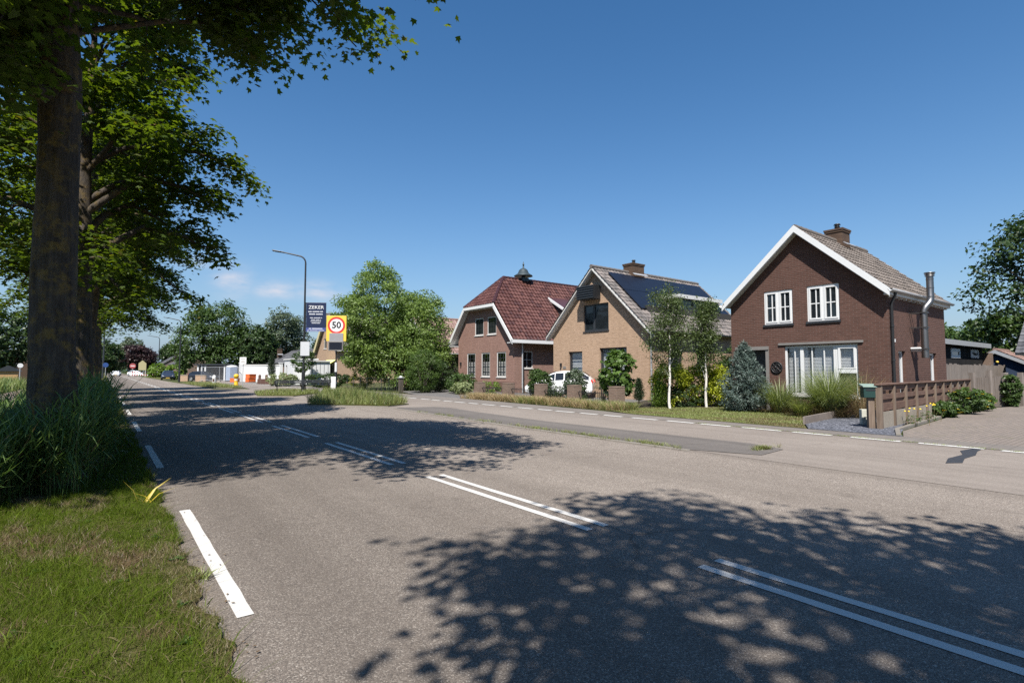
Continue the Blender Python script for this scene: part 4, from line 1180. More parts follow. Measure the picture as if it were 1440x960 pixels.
for i, (a, b, c, d_) in enumerate(H1G+H1U):
    if i < 3: o = window(h1, gf, a, b, c, d_, frame='white_old', fw=0.075, rec=0.03, v=(), h=(), sill='white_old', glass='glass', curtain=('lace', 0.05, 0.62))
    else: o = window(h1, gf, a, b, c, d_, frame='white_old', fw=0.07, rec=0.03, v=(), h=(), sill='white_old', glass='dglass')
    s = MB()
    for q in (0.34, 0.66): s_a = a+(b-a)*q; mbox(s, gf, s_a-0.018, s_a+0.018, c+0.08, d_-0.08, 0.05, 0.085)
    for q in (0.3, 0.52, 0.76): s_z = c+(d_-c)*q; mbox(s, gf, a+0.08, b-0.08, s_z-0.016, s_z+0.016, 0.052, 0.083)
    for (p, q, r, t_) in ((a+0.075, a+0.12, c+0.075, d_-0.075), (b-0.12, b-0.075, c+0.075, d_-0.075), (a+0.12, b-0.12, c+0.075, c+0.125), (a+0.12, b-0.12, d_-0.125, d_-0.075)): mbox(s, gf, p, q, r, t_, 0.045, 0.088)
    s.build('sash', M['anth'], o)
o = window(h1, fy(yb-0.55), *S1[:2], *S1[2:], frame='white_old', fw=0.06, rec=0.03, v=(0.5,), h=(0.5,), bars=0.03, sill='white_old', glass='dglass')
# roof: two long slopes cut by the half-hip
xf0 = X0-0.45
xr0 = 23.85
def slope1(sgn, seed):
    ye = ye0 if sgn < 0 else ye1; yc = ycR if sgn < 0 else ycL
    if sgn < 0:
        roof_slope('roof', M['tile_r'], h1, (xf0, ye, EV), (X1+0.3, ye, EV), (xf0, yc, ZC), (X1+0.3, yc, ZC), 0.30, 0.36, 0.075, 0.05, seed, 6)
        roof_slope('roof', M['tile_r'], h1, (xf0, yc, ZC), (X1+0.3, yc, ZC), (xr0, YM, ZR), (X1+0.3, YM, ZR), 0.30, 0.36, 0.075, 0.05, seed+1, 6)
    else:
        roof_slope('roof', M['tile_r'], h1, (X1+0.3, ye, EV), (xf0, ye, EV), (X1+0.3, yc, ZC), (xf0, yc, ZC), 0.3, 0.36, 0.03, 0.04, seed)
        roof_slope('roof', M['tile_r'], h1, (X1+0.3, yc, ZC), (xf0, yc, ZC), (X1+0.3, YM, ZR), (xr0, YM, ZR), 0.3, 0.36, 0.03, 0.04, seed+1)
slope1(-1, 21); slope1(1, 31)
roof_slope('hip_roof', M['tile_r'], h1, (xf0, ycL, ZC), (xf0, ycR, ZC), (xr0, YM+0.01, ZR), (xr0, YM-0.01, ZR), 0.30, 0.36, 0.075, 0.05, 41, 6)
ridge_caps(h1, (xr0, YM, ZR+0.03), (X1+0.3, YM, ZR+0.03), M['tile_r'][2])
ridge_caps(h1, (xf0, ycR, ZC+0.03), (xr0, YM, ZR+0.03), M['tile_r'][2], name='hip_tiles')
ridge_caps(h1, (xf0, ycL, ZC+0.03), (xr0, YM, ZR+0.03), M['tile_r'][2], name='hip_tiles')
verge_board(h1, [(xf0-0.05, ye0-0.05, EV+0.02), (xf0-0.05, ycR, ZC+0.02)], 0.06, 0.22)
verge_board(h1, [(xf0-0.05, ycR, ZC+0.0), (xf0-0.05, ycL, ZC+0.0)], 0.06, 0.20, name='hip_fascia')
verge_board(h1, [(xf0-0.05, ycL, ZC+0.02), (xf0-0.05, ye1+0.05, EV+0.02)], 0.06, 0.22)
verge_board(h1, [(xf0+0.012, ye0, EV-0.20), (xf0+0.012, ycR, ZC-0.20)], 0.43, 0.04, 'soffit', name='verge_soffit')
verge_board(h1, [(xf0+0.012, ycL, ZC-0.20), (xf0+0.012, ye1, EV-0.20)], 0.43, 0.04, 'soffit', name='verge_soffit')
verge_board(h1, [(xf0+0.012, ycR+0.02, ZC-0.205), (xf0+0.012, ycL-0.02, ZC-0.205)], 0.43, 0.04, 'soffit', name='verge_soffit')
eb = MB(); eb.box((xf0-0.05, ye0-0.13, EV-0.22), (X1+0.3, ye0+0.0, EV+0.0)); eb.box((xf0+0.0, ye0+0.0, EV-0.22), (X1+0.28, yb-0.55, EV-0.17)); eb.build('box_gutter', M['white'], h1)
eb = MB(); eb.box((xf0-0.05, ye1-0.0, EV-0.22), (X1+0.3, ye1+0.13, EV+0.0)); eb.box((xf0+0.0, yw1+0.003, EV-0.22), (X1+0.28, ye1, EV-0.17)); eb.build('box_gutter', M['white'], h1)
downpipe(h1, [(X0+0.62, yw0-0.07, EV-0.22), (X0+0.62, yw0-0.07, 0.0)], 0.05, 'zinc')
# small dormer cheek near the back of the red roof
def dq(x0, x1, pts):
    n = len(pts); mb = MB()
    mb.add([(x0, y, z) for y, z in pts]+[(x1, y, z) for y, z in pts], [tuple(range(n)), tuple(range(2*n-1, n-1, -1))]+[(i, n+i, n+(i+1) % n, (i+1) % n) for i in range(n)])
    return mb
dko = dq(27.3, 30.4, [(31.40, 7.36), (29.32, 6.16), (29.32, 6.04), (31.25, 7.14)]).build('dormer_roof', M['tile_r'][0], h1)
dq(27.22, 27.298, [(31.45, 7.40), (29.28, 6.17), (29.28, 5.96), (31.25, 7.08)]).build('dormer_verge', M['white'], dko)
dq(27.42, 30.28, [(31.2, 7.06), (29.5, 6.06), (29.5, 4.95)]).build('dormer_wall', M['anth'], dko)
# cast-iron vent turret on the ridge
vt = MB()
vt.box((25.5, YM-0.3, ZR-0.1), (26.1, YM+0.3, ZR+0.16))
vt.lathe((25.8, YM, ZR+0.16), [(0.16, 0), (0.16, 0.18), (0.75, 0.14), (0.72, 0.20), (0.45, 0.36), (0.34, 0.62), (0.20, 0.74), (0.07, 0.78), (0.05, 1.02), (0.09, 1.06), (0.05, 1.12), (0.015, 1.3)], 12)
vt.build('vent_turret', plain('oxidised_metal', (0.04, 0.055, 0.06), 0.5, 0.3), h1)
rv = MB(); mbox(rv, gf, 35.28, 35.36, 1.9, 2.15, -0.12, 0.0); rv.build('outdoor_light', M['black'], h1)
# ------------------------------------------------------------------ houses further off
def small_house(name, label, X0, X1, Y0, Y1, ze, zr, wall, tiles, gable='x', group=None, over=0.3, wins=(), cat='house', verge='white_old', chim=None):
    """simple gabled house; gable='x': gable ends face -X/+X, ridge runs along X"""
    root = thing(name, label, cat, ((X0+X1)/2, (Y0+Y1)/2, 0), 0, group)
    wl = MB()
    if gable == 'x':
        m = (Y0+Y1)/2; sl = (zr-ze)/(m-Y0+over); zt = ze+sl*over-0.12
        g = [(Y0, -0.1), (Y1, -0.1), (Y1, zt), (m, zr-0.12), (Y0, zt)]
        wl.holed(fx(X0), g, [[(a, c), (b, c), (b, d), (a, d)] for k, a, b, c, d in wins if k == 'f'], 0.25); wl.holed(fx(X1, -1), g, [], 0.25)
        wl.holed(fy(Y0), [(X0+.25, -0.1), (X1-.25, -0.1), (X1-.25, zt), (X0+.25, zt)], [[(a, c), (b, c), (b, d), (a, d)] for k, a, b, c, d in wins if k == 's'], 0.25)
        wl.holed(fy(Y1, -1), [(X0+.25, -0.1), (X1-.25, -0.1), (X1-.25, zt), (X0+.25, zt)], [], 0.25)
    else:
        m = (X0+X1)/2; sl = (zr-ze)/(m-X0+over); zt = ze+sl*over-0.12
        g = [(X0, -0.1), (X1, -0.1), (X1, zt), (m, zr-0.12), (X0, zt)]
        wl.holed(fy(Y0), g, [[(a, c), (b, c), (b, d), (a, d)] for k, a, b, c, d in wins if k == 's'], 0.25); wl.holed(fy(Y1, -1), g, [], 0.25)
        wl.holed(fx(X0), [(Y0+.25, -0.1), (Y1-.25, -0.1), (Y1-.25, zt), (Y0+.25, zt)], [[(a, c), (b, c), (b, d), (a, d)] for k, a, b, c, d in wins if k == 'f'], 0.25)
        wl.holed(fx(X1, -1), [(Y0+.25, -0.1), (Y1-.25, -0.1), (Y1-.25, zt), (Y0+.25, zt)], [], 0.25)
    wl.build('wall', M[wall], root)
    dark_core(root, (X0+0.6, Y0+0.6, 0), (X1-0.6, Y1-0.6, ze-0.2))
    for k, a, b, c, d in wins:
        window(root, fx(X0) if k == 'f' else fy(Y0), a, b, c, d, frame='white_old', fw=0.07, rec=0.06, v=(0.5,), sill='white_old', glass='dglass')
    if gable == 'x':
        roof_slope('roof', M[tiles], root, (X0-over, Y0-over, ze), (X1+over, Y0-over, ze), (X0-over, m, zr), (X1+over, m, zr), 0.3, 0.36, 0.03, 0.035, 3)
        roof_slope('roof', M[tiles], root, (X1+over, Y1+over, ze), (X0-over, Y1+over, ze), (X1+over, m, zr), (X0-over, m, zr), 0.3, 0.36, 0.03, 0.035, 4)
        ridge_caps(root, (X0-over, m, zr+0.02), (X1+over, m, zr+0.02), M[tiles][0])
        verge_board(root, [(X0-over-0.03, Y0-over, ze), (X0-over-0.03, m, zr)], 0.05, 0.2, verge); verge_board(root, [(X0-over-0.03, m, zr), (X0-over-0.03, Y1+over, ze)], 0.05, 0.2, verge)
        gutter(root, (X0-over, Y0-over-0.07, ze), (X1+over, Y0-over-0.07, ze), 'zinc')
    else:
        roof_slope('roof', M[tiles], root, (X0-over, Y1+over, ze), (X0-over, Y0-over, ze), (m, Y1+over, zr), (m, Y0-over, zr), 0.3, 0.36, 0.03, 0.035, 3)
        roof_slope('roof', M[tiles], root, (X1+over, Y0-over, ze), (X1+over, Y1+over, ze), (m, Y0-over, zr), (m, Y1+over, zr), 0.3, 0.36, 0.03, 0.035, 4)
        ridge_caps(root, (m, Y0-over, zr+0.02), (m, Y1+over, zr+0.02), M[tiles][0])
    if chim: chimney(root, *chim)
    return root

small_house('tiled_house', 'low house with a plain pink tiled roof behind the clipped hedge', 22.5, 34, 40.7, 47.6, 3.0, 6.4, 'brick_tan', 'tile_p', 'x', wins=[('f', 41.8, 43.0, 0.9, 2.3), ('f', 45.0, 46.2, 0.9, 2.3)])
yh = small_house('gabled_house', 'pale gabled house with a thick cream verge board behind the speed sign', 22.5, 32, 64.6, 72.6, 3.9, 8.75, 'brick_tan', 'tile_g', 'x', wins=[('f', 68.6, 69.8, 4.3, 5.6), ('f', 65.6, 67.2, 0.9, 2.3)], verge='lintel', over=0.35)
vb = MB()
cream = plain('cream_board', (0.50, 0.44, 0.25), 0.6)
verge_board(yh, [(22.07, 68.6, 8.72), (22.07, 73.0, 3.85)], 0.06, 0.5, 'white_old', name='cream_board').data.materials[0] = cream
aw = MB()
for i in range(9):
    y0 = 64.7+i*0.41
    aw.add([(22.45, y0, 2.85), (22.45, y0+0.41, 2.85), (21.2, y0+0.41, 2.05), (21.2, y0, 2.05), (21.2, y0, 1.80), (21.2, y0+0.41, 1.80)], [(0,1,2,3), (3,2,5,4)], i % 2)
awo = aw.build('sun_awning', [plain('awning_lime', (0.55, 0.58, 0.16), 0.8), plain('awning_cream', (0.62, 0.62, 0.36), 0.8)], yh)
small_house('grey_roof_house', 'low house with a long grey roof beyond the white garage', 20.5, 27.5, 78, 90, 2.6, 4.6, 'brick_pier', 'tile_s', 'y', wins=[('s', 22.0, 23.4, 0.9, 2.1)], chim=(21.6, 88, 0.6, 0.6, 3.5, 4.9))

# white garage and long white annex
ga = thing('white_garage', 'white rendered flat roofed garage beside the dark clipped cypress', 'garage', (17.5, 62.5, 0))
wl = MB(); wl.holed(fx(16.4), [(61.0, -0.1), (64.6, -0.1), (64.6, 2.7), (61.0, 2.7)], [[(63.4, 0.1), (64.0, 0.1), (64.0, 2.1), (63.4, 2.1)]], 0.2)
wl.holed(fy(61.0), [(16.6, -0.1), (19.0, -0.1), (19.0, 2.7), (16.6, 2.7)], [], 0.2); wl.holed(fx(19.0, -1), [(61.2, -0.1), (64.4, -0.1), (64.4, 2.7), (61.2, 2.7)], [], 0.2); wl.holed(fy(64.6, -1), [(16.6, -0.1), (18.8, -0.1), (18.8, 2.7), (16.6, 2.7)], [], 0.2)
wl.build('wall', M['white'], ga)
wl = MB(); wl.box((16.3, 60.9, 2.7), (19.1, 64.7, 2.84)); wl.build('roof', M['white_old'], ga)
wl = MB(); wl.box((16.52, 63.42, 0.1), (16.57, 63.98, 2.08)); wl.build('door', M['anth'], ga)
an = thing('white_annex', 'white boarded annex with vertical joints between the white garage and the lime awning', 'annex', (18.5, 59.5, 0))
wl = MB(); wl.holed(fy(58.2), [(17.5, -0.1), (19.5, -0.1), (19.5, 2.45), (17.5, 2.45)], [], 0.2); wl.box((17.5, 58.403, -0.1), (17.7, 60.8, 2.45)); wl.box((19.3, 58.403, -0.1), (19.5, 60.8, 2.45)); wl.box((17.7, 60.6, -0.1), (19.3, 60.8, 2.45))
wo_ = wl.build('wall', M['white'], an)
wl = MB()
for i in range(5): wl.box((17.58+i*0.42, 58.17, 0.0), (17.61+i*0.42, 58.198, 2.42))
wl.build('board_joints', M['lintel'], an)
wl = MB(); wl.box((17.4, 58.05, 2.45), (19.62, 60.85, 2.58)); wl.build('roof', M['white_old'], an)

# white boundary wall with capping, toilet cabin, mesh fence, crates
bw = thing('white_wall', 'low white rendered wall with a flat cap behind the orange crates', 'wall', (16.5, 77.8, 0))
wl = MB(); wl.obox((14.6, 79.4, 1.05), (18.9, 76.2, 1.05), 0.22, 2.3); wl.build('wall_body', M['white'], bw)
wl = MB(); wl.obox((14.5, 79.5, 2.26), (19.0, 76.1, 2.26), 0.34, 0.12); wl.build('cap', M['white_old'], bw)
for q in (0.0, 1.0):
    x = 14.6+4.3*q; y = 79.4-3.2*q
    p = MB(); p.box((x-0.2, y-0.2, 0), (x+0.2, y+0.2, 2.5)); p.box((x-0.26, y-0.26, 2.5), (x+0.26, y+0.26, 2.58)); p.build('pier', M['white'], bw)
to = thing('portable_toilet', 'grey blue portable toilet cabin with a white domed roof', 'toilet', (14.2, 83.4, 0), R(20))
b = MB(); b.box((-0.55, -0.55, 0.1), (0.55, 0.55, 2.0)); b.build('cabin', plain('toilet_plastic', (0.30, 0.36, 0.46), 0.5), to, local=True, bevel=0.03)
b = MB(); b.box((-0.40, -0.585, 0.2), (0.40, -0.552, 1.9)); d = b.build('door', plain('toilet_door', (0.36, 0.43, 0.55), 0.5), to, local=True, bevel=0.01)
b = MB(); b.lathe((0, 0, 2.0), [(0.80, 0), (0.78, 0.08), (0.55, 0.2), (0.2, 0.26)], 4); o = b.build('roof', M['white'], to, local=True); o.rotation_euler = (0, 0, R(45))
b = MB(); b.box((-0.6, -0.6, 0), (0.6, 0.6, 0.1)); b.build('base', M['anth'], to, local=True)
# site fence panels
def fence_panel(x, y, rz, lab):
    f = thing('mesh_fence_panel', lab, 'fence', (x, y, 0), rz, 'galvanised site fence panels')
    b = MB()
    for p, q in (((-1.5, 0, 0.05), (-1.5, 0, 2.0)), ((1.5, 0, 0.05), (1.5, 0, 2.0)), ((-1.5, 0, 2.0), (1.5, 0, 2.0)), ((-1.5, 0, 0.2), (1.5, 0, 0.2))): b.tube([p, q], 0.025, 6)
    b.build('frame', M['zinc'], f, local=True)
    b = MB()
    for i in range(29): b.tube([(-1.4+i*0.1, 0, 0.2), (-1.4+i*0.1, 0, 2.0)], 0.006, 4)
    for i in range(7): b.tube([(-1.5, 0, 0.35+i*0.26), (1.5, 0, 0.35+i*0.26)], 0.006, 4)
    b.build('mesh', M['zinc'], f, local=True)
    b = MB(); b.box((-1.75, -0.12, 0), (-1.3, 0.12, 0.13)); b.build('foot', M['concrete'], f, local=True)
fence_panel(11.4, 82.3, R(-52), 'mesh site fence panel furthest from the toilet cabin')
fence_panel(13.25, 79.9, R(-52), 'mesh site fence panel right in front of the toilet cabin')
def crate(x, y, z, lab, rz):
    c = thing('orange_crate', lab, 'crate', (x, y, z), rz, 'orange plastic crates')
    b = MB()
    b.box((-0.5, -0.35, 0), (0.5, 0.35, 0.06))
    for s in (-1, 1):
        b.box((-0.5, s*0.35-0.02, 0.06), (0.5, s*0.35+0.02, 0.46)); b.box((s*0.5-0.02, -0.33, 0.06), (s*0.5+0.02, 0.33, 0.46))
        for i in range(5): b.box((-0.45+i*0.21, s*0.37, 0.08), (-0.42+i*0.21, s*0.39, 0.46))
    b.build('body', M['orange'], c, local=True)
    b = MB()
    for s in (-1, 1): b.box((-0.54, s*0.36-0.04, 0.46), (0.54, s*0.36+0.04, 0.52)); b.box((s*0.5-0.04, -0.32, 0.46), (s*0.5+0.04, 0.32, 0.52))
    b.build('rim', M['orange'], c, local=True)
M['orange'] = plain('orange_plastic', (0.62, 0.13, 0.03), 0.5, var=0.15)
crate(15.2, 76.2, 0, 'orange crate on the ground, bottom of the stack', 0.4)
crate(15.22, 76.22, 0.53, 'orange crate stacked on the lower one', 0.5)
crate(13.6, 77.6, 0, 'orange crate standing alone beside the crate stack', 0.9)
# dark timber planter wall
pw = thing('planter_wall', 'low dark brick planter wall with a row of round knobs along its top', 'wall', (15, 63.3, 0))
b = MB(); b.obox((13.6, 64.4, 0.28), (16.3, 62.4, 0.28), 0.3, 0.6); b.build('wall_body', M['brick_dark'], pw)
b = MB()
for i in range(5):
    x = 13.75+i*0.6; y = 64.3-i*0.45; b.box((x-0.12, y-0.12, 0.58), (x+0.12, y+0.12, 0.86)); b.lathe((x, y, 0.86), [(0.13, 0), (0.15, 0.08), (0.1, 0.18), (0.02, 0.2)], 8)
b.build('knob', M['timber'], pw)

# black annex and fences on the right
sh_ = thing('black_annex', 'black boarded flat roofed annex with a pale grey fascia and two white windows', 'shed', (38, 11, 0))
wl = MB(); wl.holed(fy(8.6), [(30.0, -0.1), (43.2, -0.1), (43.2, 2.9), (30.0, 2.9)], [[(36.65, 2.20), (38.35, 2.20), (38.35, 2.72), (36.65, 2.72)], [(40.6, 2.26), (42.3, 2.26), (42.3, 2.74), (40.6, 2.74)]], 0.2)
wl.holed(fx(43.2, -1), [(8.8, -0.1), (13, -0.1), (13, 2.9), (8.8, 2.9)], [], 0.2); wl.holed(fx(30.0), [(8.8, -0.1), (13, -0.1), (13, 2.9), (8.8, 2.9)], [], 0.2); wl.holed(fy(13, -1), [(30.2, -0.1), (43, -0.1), (43, 2.9), (30.2, 2.9)], [], 0.2)
wl.build('wall', M['blackwood'], sh_)
dark_core(sh_, (30.6, 9.4, 0), (42.6, 12.4, 2.7))
wl = MB(); wl.box((29.8, 8.25, 2.88), (43.7, 8.33, 3.15)); wl.build('fascia', M['zinc'], sh_)
wl = MB(); wl.box((29.8, 8.33, 2.90), (43.7, 13.2, 3.10)); wl.build('roof', M['anth'], sh_)
window(sh_, fy(8.6), 36.65, 38.35, 2.20, 2.72, frame='white', fw=0.16, rec=-0.03, sill=None, glass='dglass', depth=0.08)
window(sh_, fy(8.6), 40.6, 42.3, 2.26, 2.74, frame='white', fw=0.16, rec=-0.03, sill=None, glass='dglass', depth=0.08)
wl = MB(); wl.box((43.75, 8.3, -0.1), (44.3, 8.85, 2.6)); wl.build('corner_post', M['brick_pier'], sh_)
bs = small_house('blue_shed', 'small dark blue shed with pale verge boards and a yellow lamp', 46.5, 50, 7.25, 9.9, 2.02, 2.85, 'bluewood', 'tile_p', 'x', cat='shed', verge='zinc', over=0.25)
b = MB(); b.lathe((46.42, 8.5, 2.0), [(0.03, 0), (0.08, 0.03), (0.07, 0.12), (0.02, 0.14)], 8); b.build('lamp', plain('lamp_yellow', (0.7, 0.5, 0.08), 0.5), bs)
small_house('slate_outbuilding', 'outbuilding with a slate roof at the right edge of the photo', 38.6, 46, 0.5, 5.7, 2.4, 5.2, 'blackwood', 'tile_s', 'y', cat='outbuilding', over=0.55)

# ------------------------------------------------------------------ timber rail fence from the mailbox
def rail_fence():
    f = thing('timber_fence', 'weathered brown timber board fence on a concrete base beside the paved drive', 'fence', (15.9, 5.3, 0))
    A = Vector((15.85, 5.22, 0)); B = Vector((27.6, 5.95, 0))
    d = (B-A).normalized(); n = Vector((d.y, -d.x, 0)); L = (B-A).length; N = 10; st = L/N
    for i in range(N):
        a = A+d*(st*i+0.07); b = A+d*(st*(i+1)-0.07)
        c = MB(); c.obox(a+Vector((0,0,0.20)), b+Vector((0,0,0.20)), 0.06, 0.46); c.build('concrete_plate', M['concrete'], f)
        c = MB()
        rnd = random.Random(i)
        c.obox(a+n*0.01+Vector((0,0,0.555)), b+n*0.01+Vector((0,0,0.555)), 0.03, 0.17)
        c.obox(a-n*0.03+Vector((0,0,0.70)), b-n*0.03+Vector((0,0,0.70)), 0.03, 0.14)
        c.obox(a+n*0.01+Vector((0,0,0.82)), b+n*0.01+Vector((0,0,0.82)), 0.03, 0.13)
        c.obox(a+n*0.01+Vector((0,0,1.05)), b+n*0.01+Vector((0,0,1.05)), 0.03, 0.13)
        m0 = a.lerp(b, rnd.uniform(0.3, 0.6)); m1 = a.lerp(b, rnd.uniform(0.85, 1.0))
        c.obox(a-n*0.03+Vector((0,0,0.93)), m0-n*0.03+Vector((0,0,0.93)), 0.03, 0.14); c.obox(m1-n*0.03+Vector((0,0,0.93)), b-n*0.03+Vector((0,0,0.93)), 0.03, 0.14)
        c.build('boards', M['timber'], f)
    for i in range(N+1):
        p = A+d*(st*i); c = MB(); c.obox(p+Vector((0,0,-0.1)), p+Vector((0,0,1.12)), 0.13, 0.13, up=(d.x, d.y, 0)); c.build('post', M['timber_post'], f, bevel=0.008)
    c = MB(); c.obox(A-d*0.1+Vector((0,0,1.145)), B+Vector((0,0,1.145)), 0.17, 0.045); c.build('top_rail', M['timber'], f, bevel=0.006)
rail_fence()
# tall grey plank screen behind it
ps = thing('plank_screen', 'taller grey plank screen in front of the black annex', 'fence', (33, 7.3, 0))
rnd = random.Random(4)
b = MB(); x = 27.2
while x < 41.5:
    wd = rnd.uniform(0.28, 0.4); b.box((x, 7.25+rnd.uniform(-.01, .01), 0), (x+wd-0.012, 7.28, 1.80+rnd.uniform(-0.04, 0.04))); x += wd
b.build('planks', M['timber_grey'], ps)
b = MB()
for z in (0.5, 1.5): b.box((27.2, 7.285, z), (41.4, 7.33, z+0.09))
b.build('rail', M['timber_post'], ps)
# picket fence with thick posts going off to the right
pf = thing('picket_fence', 'grey picket fence with stout posts along the end of the drive', 'fence', (30, 5, 0))
A = Vector((27.9, 5.9, 0)); B = Vector((37.5, 3.6, 0)); d = (B-A).normalized(); L = (B-A).length
for i in range(9):
    p = A+d*(L*i/8); c = MB(); c.obox(p-Vector((0,0,0.1)), p+Vector((0,0,1.42+0.1*(i % 3 == 1))), 0.16, 0.16, up=(d.x, d.y, 0)); c.build('post', M['timber_grey'], pf)
c = MB(); n = int(L/0.16); nn = Vector((d.y, -d.x, 0))
for i in range(n):
    p = A+d*(L*(i+0.5)/n)-nn*0.05; c.obox(p, p+Vector((0,0,rnd.uniform(1.2, 1.28))), 0.13, 0.025, up=(d.x, d.y, 0))
c.build('pickets', M['timber_grey'], pf)
# front garden fence of tan house: brick piers with a low black railing
PIERS = [(16.62, 14.75), (16.7, 17.3), (16.75, 19.65), (16.78, 22.3), (16.8, 25.0)]
PL = ['brick pier between the fig bush and the small cypress', 'brick pier in front of the tan brick front door', 'brick pier in front of the white car', 'brick pier just left of the white car', 'leftmost brick pier, nearest the big rounded bush']
for (x, y), lab in zip(PIERS, PL):
    p = thing('brick_pier', lab, 'pier', (x, y, 0), 0, 'brick piers of the low front fence')
    b = MB(); b.box((-0.23, -0.23, -0.05), (0.23, 0.23, 0.80)); b.build('shaft', M['brick_pier'], p, local=True)
    b = MB(); b.box((-0.237, -0.237, 0.80), (0.237, 0.237, 0.86)); b.build('cap', M['brick_pier'], p, local=True, bevel=0.012)
RLAB = ['low black iron railing between the fig bush pier and the doorway pier', 'low black iron railing below the speckled shrub', 'low black iron railing in front of the parked white car', 'low black iron railing left of the white car']
for (a, b_), lab in zip(zip(PIERS, PIERS[1:]), RLAB):
    r = thing('iron_railing', lab, 'railing', ((a[0]+b_[0])/2, (a[1]+b_[1])/2, 0), 0, 'low iron railings between brick piers')
    A = Vector((a[0], a[1]+0.23, 0)); B = Vector((b_[0], b_[1]-0.23, 0))
    c = MB(); c.obox(A+Vector((0,0,0.55)), B+Vector((0,0,0.55)), 0.03, 0.03); c.obox(A+Vector((0,0,0.12)), B+Vector((0,0,0.12)), 0.03, 0.03); c.build('rail', M['black'], r)
    c = MB(); n = int((B-A).length/0.11)
    for i in range(1, n): q = A.lerp(B, i/n); c.tube([q+Vector((0,0,0.12)), q+Vector((0,0,0.64))], 0.009, 5)
    c.build('bars', M['black'], r)

# ------------------------------------------------------------------ mailbox
mbx = thing('mailbox', 'dark green mailbox with a pale lid on a stout timber post', 'mailbox', (15.85, 5.42, 0))
ang = R(-52.7)
def mrot(o): o.rotation_euler = (0, 0, ang)
b = MB(); b.box((-0.075, -0.075, -0.1), (0.075, 0.075, 0.80)); mrot(b.build('post', M['timber_post'], mbx, local=True, bevel=0.008))
b = MB(); b.box((-0.19, -0.14, 0.80), (0.19, 0.14, 1.08)); o = b.build('box', plain('mailbox_green', (0.010, 0.036, 0.030), 0.45, var=0.15), mbx, local=True, bevel=0.015); mrot(o)
b = MB(); b.add([(-0.21, -0.17, 1.07), (0.21, -0.17, 1.07), (0.21, 0.16, 1.11), (-0.21, 0.16, 1.11), (-0.21, -0.17, 1.10), (0.21, -0.17, 1.10), (0.21, 0.16, 1.16), (-0.21, 0.16, 1.16)], [(0,3,2,1),(4,5,6,7),(0,1,5,4),(1,2,6,5),(2,3,7,6),(3,0,4,7)]); mrot(b.build('lid', plain('lid_green', (0.20, 0.27, 0.225), 0.5, var=0.2), mbx, local=True, bevel=0.006))
b = MB(); b.box((-0.14, -0.146, 0.98), (0.14, -0.141, 1.02)); mrot(b.build('slot', M['black'], mbx, local=True))
bx = thing('utility_box', 'small weathered pale box standing on the gravel behind the mailbox', 'box', (16.72, 5.80, 0.02), ang)
b = MB(); b.box((-0.17, -0.1, 0), (0.17, 0.1, 0.42)); b.build('cabinet', plain('weathered_cream', (0.42, 0.42, 0.36), 0.7, var=0.3, scale=10), bx, local=True, bevel=0.01)
b = MB(); b.box((-0.005, -0.106, 0.03), (0.005, -0.1005, 0.40)); b.box((-0.12, -0.106, 0.2), (-0.03, -0.1005, 0.22)); b.build('seam', M['anth'], bx, local=True)

# ------------------------------------------------------------------ street lamps
def lamp(x, y, H, lab, arm=1.75, sc=1.0):
    L = thing('street_lamp', lab, 'street lamp', (x, y, 0), 0, 'black street lamps along the road')
    b = MB(); b.tube([(0,0,-0.1),(0,0,1.35)], 0.115*sc, 14); b.lathe((0,0,1.35), [(0.115*sc,0),(0.12*sc,0.03),(0.075*sc,0.14),(0.072*sc,0.16)], 14); b.build('base_sleeve', M['black'], L, local=True)
    pts = [(0,0,1.4),(0,0,H*0.55),(0,0,H-0.55)]
    rad = [0.07*sc, 0.062*sc, 0.055*sc]
    dx, dy = -0.86, 0.51
    for k in range(1, 7):
        a = k/6*math.pi/2*0.93
        rr = 0.5
        pts.append((dx*rr*(1-math.cos(a)), dy*rr*(1-math.cos(a)), H-0.55+rr*math.sin(a))); rad.append(0.05*sc)
    e = pts[-1]; pts.append((e[0]+dx*(arm-0.9), e[1]+dy*(arm-0.9), e[2]+0.22)); rad.append(0.042*sc)
    b.v = []; b = MB(); b.tube(pts, rad, 12); b.build('mast', M['black'], L, local=True)
    e = Vector(pts[-1]); dv = Vector((dx, dy, 0.16)).normalized()
    b = MB(); b.obox(e-dv*0.05, e+dv*0.18, 0.12, 0.09); b.obox(e+dv*0.15, e+dv*0.72, 0.26*sc, 0.075); b.build('lamp_head', M['black'], L, local=True, bevel=0.02)
    b = MB(); b.obox(e+dv*0.28-Vector((0,0,0.045)), e+dv*0.68-Vector((0,0,0.045)), 0.18, 0.012); b.build('lens', M['glass'], L, local=True)
    return L
lamp(10.80, 37.65, 9.45, 'tall black street lamp carrying the dark blue banner', 1.95)
lamp(7.9, 83.1, 8.3, 'black street lamp in front of the big round tree by the parked dark car', 1.9, 1.1)
lamp(9.4, 140, 8.9, 'farthest street lamp with an arm, beyond the parked dark car', 2.2, 1.3)
def text_mesh(name, txt, size, mat, parent, loc, rot, ext=0.002, align='CENTER', sx=1.0, bold=0.0):
    cu = bpy.data.curves.new(name, 'FONT'); cu.body = txt; cu.size = size; cu.align_x = align; cu.align_y = 'CENTER'; cu.extrude = ext; cu.offset = bold; cu.resolution_u = 3
    tmp = bpy.data.objects.new('tmp', cu); COL.objects.link(tmp)
    bpy.context.view_layer.update()
    me = bpy.data.meshes.new_from_object(tmp.evaluated_get(bpy.context.evaluated_depsgraph_get()))
    bpy.data.objects.remove(tmp)
    me.materials.clear(); me.materials.append(mat); me.name = name
    o = link(name, me, parent); o.location = loc; o.rotation_euler = rot; o.scale = (sx, 1, 1)
    return o
FACE = R(-38)          # signs turned to traffic coming from the camera side
def flat_sign_rot(rz): return (R(90), 0, rz)
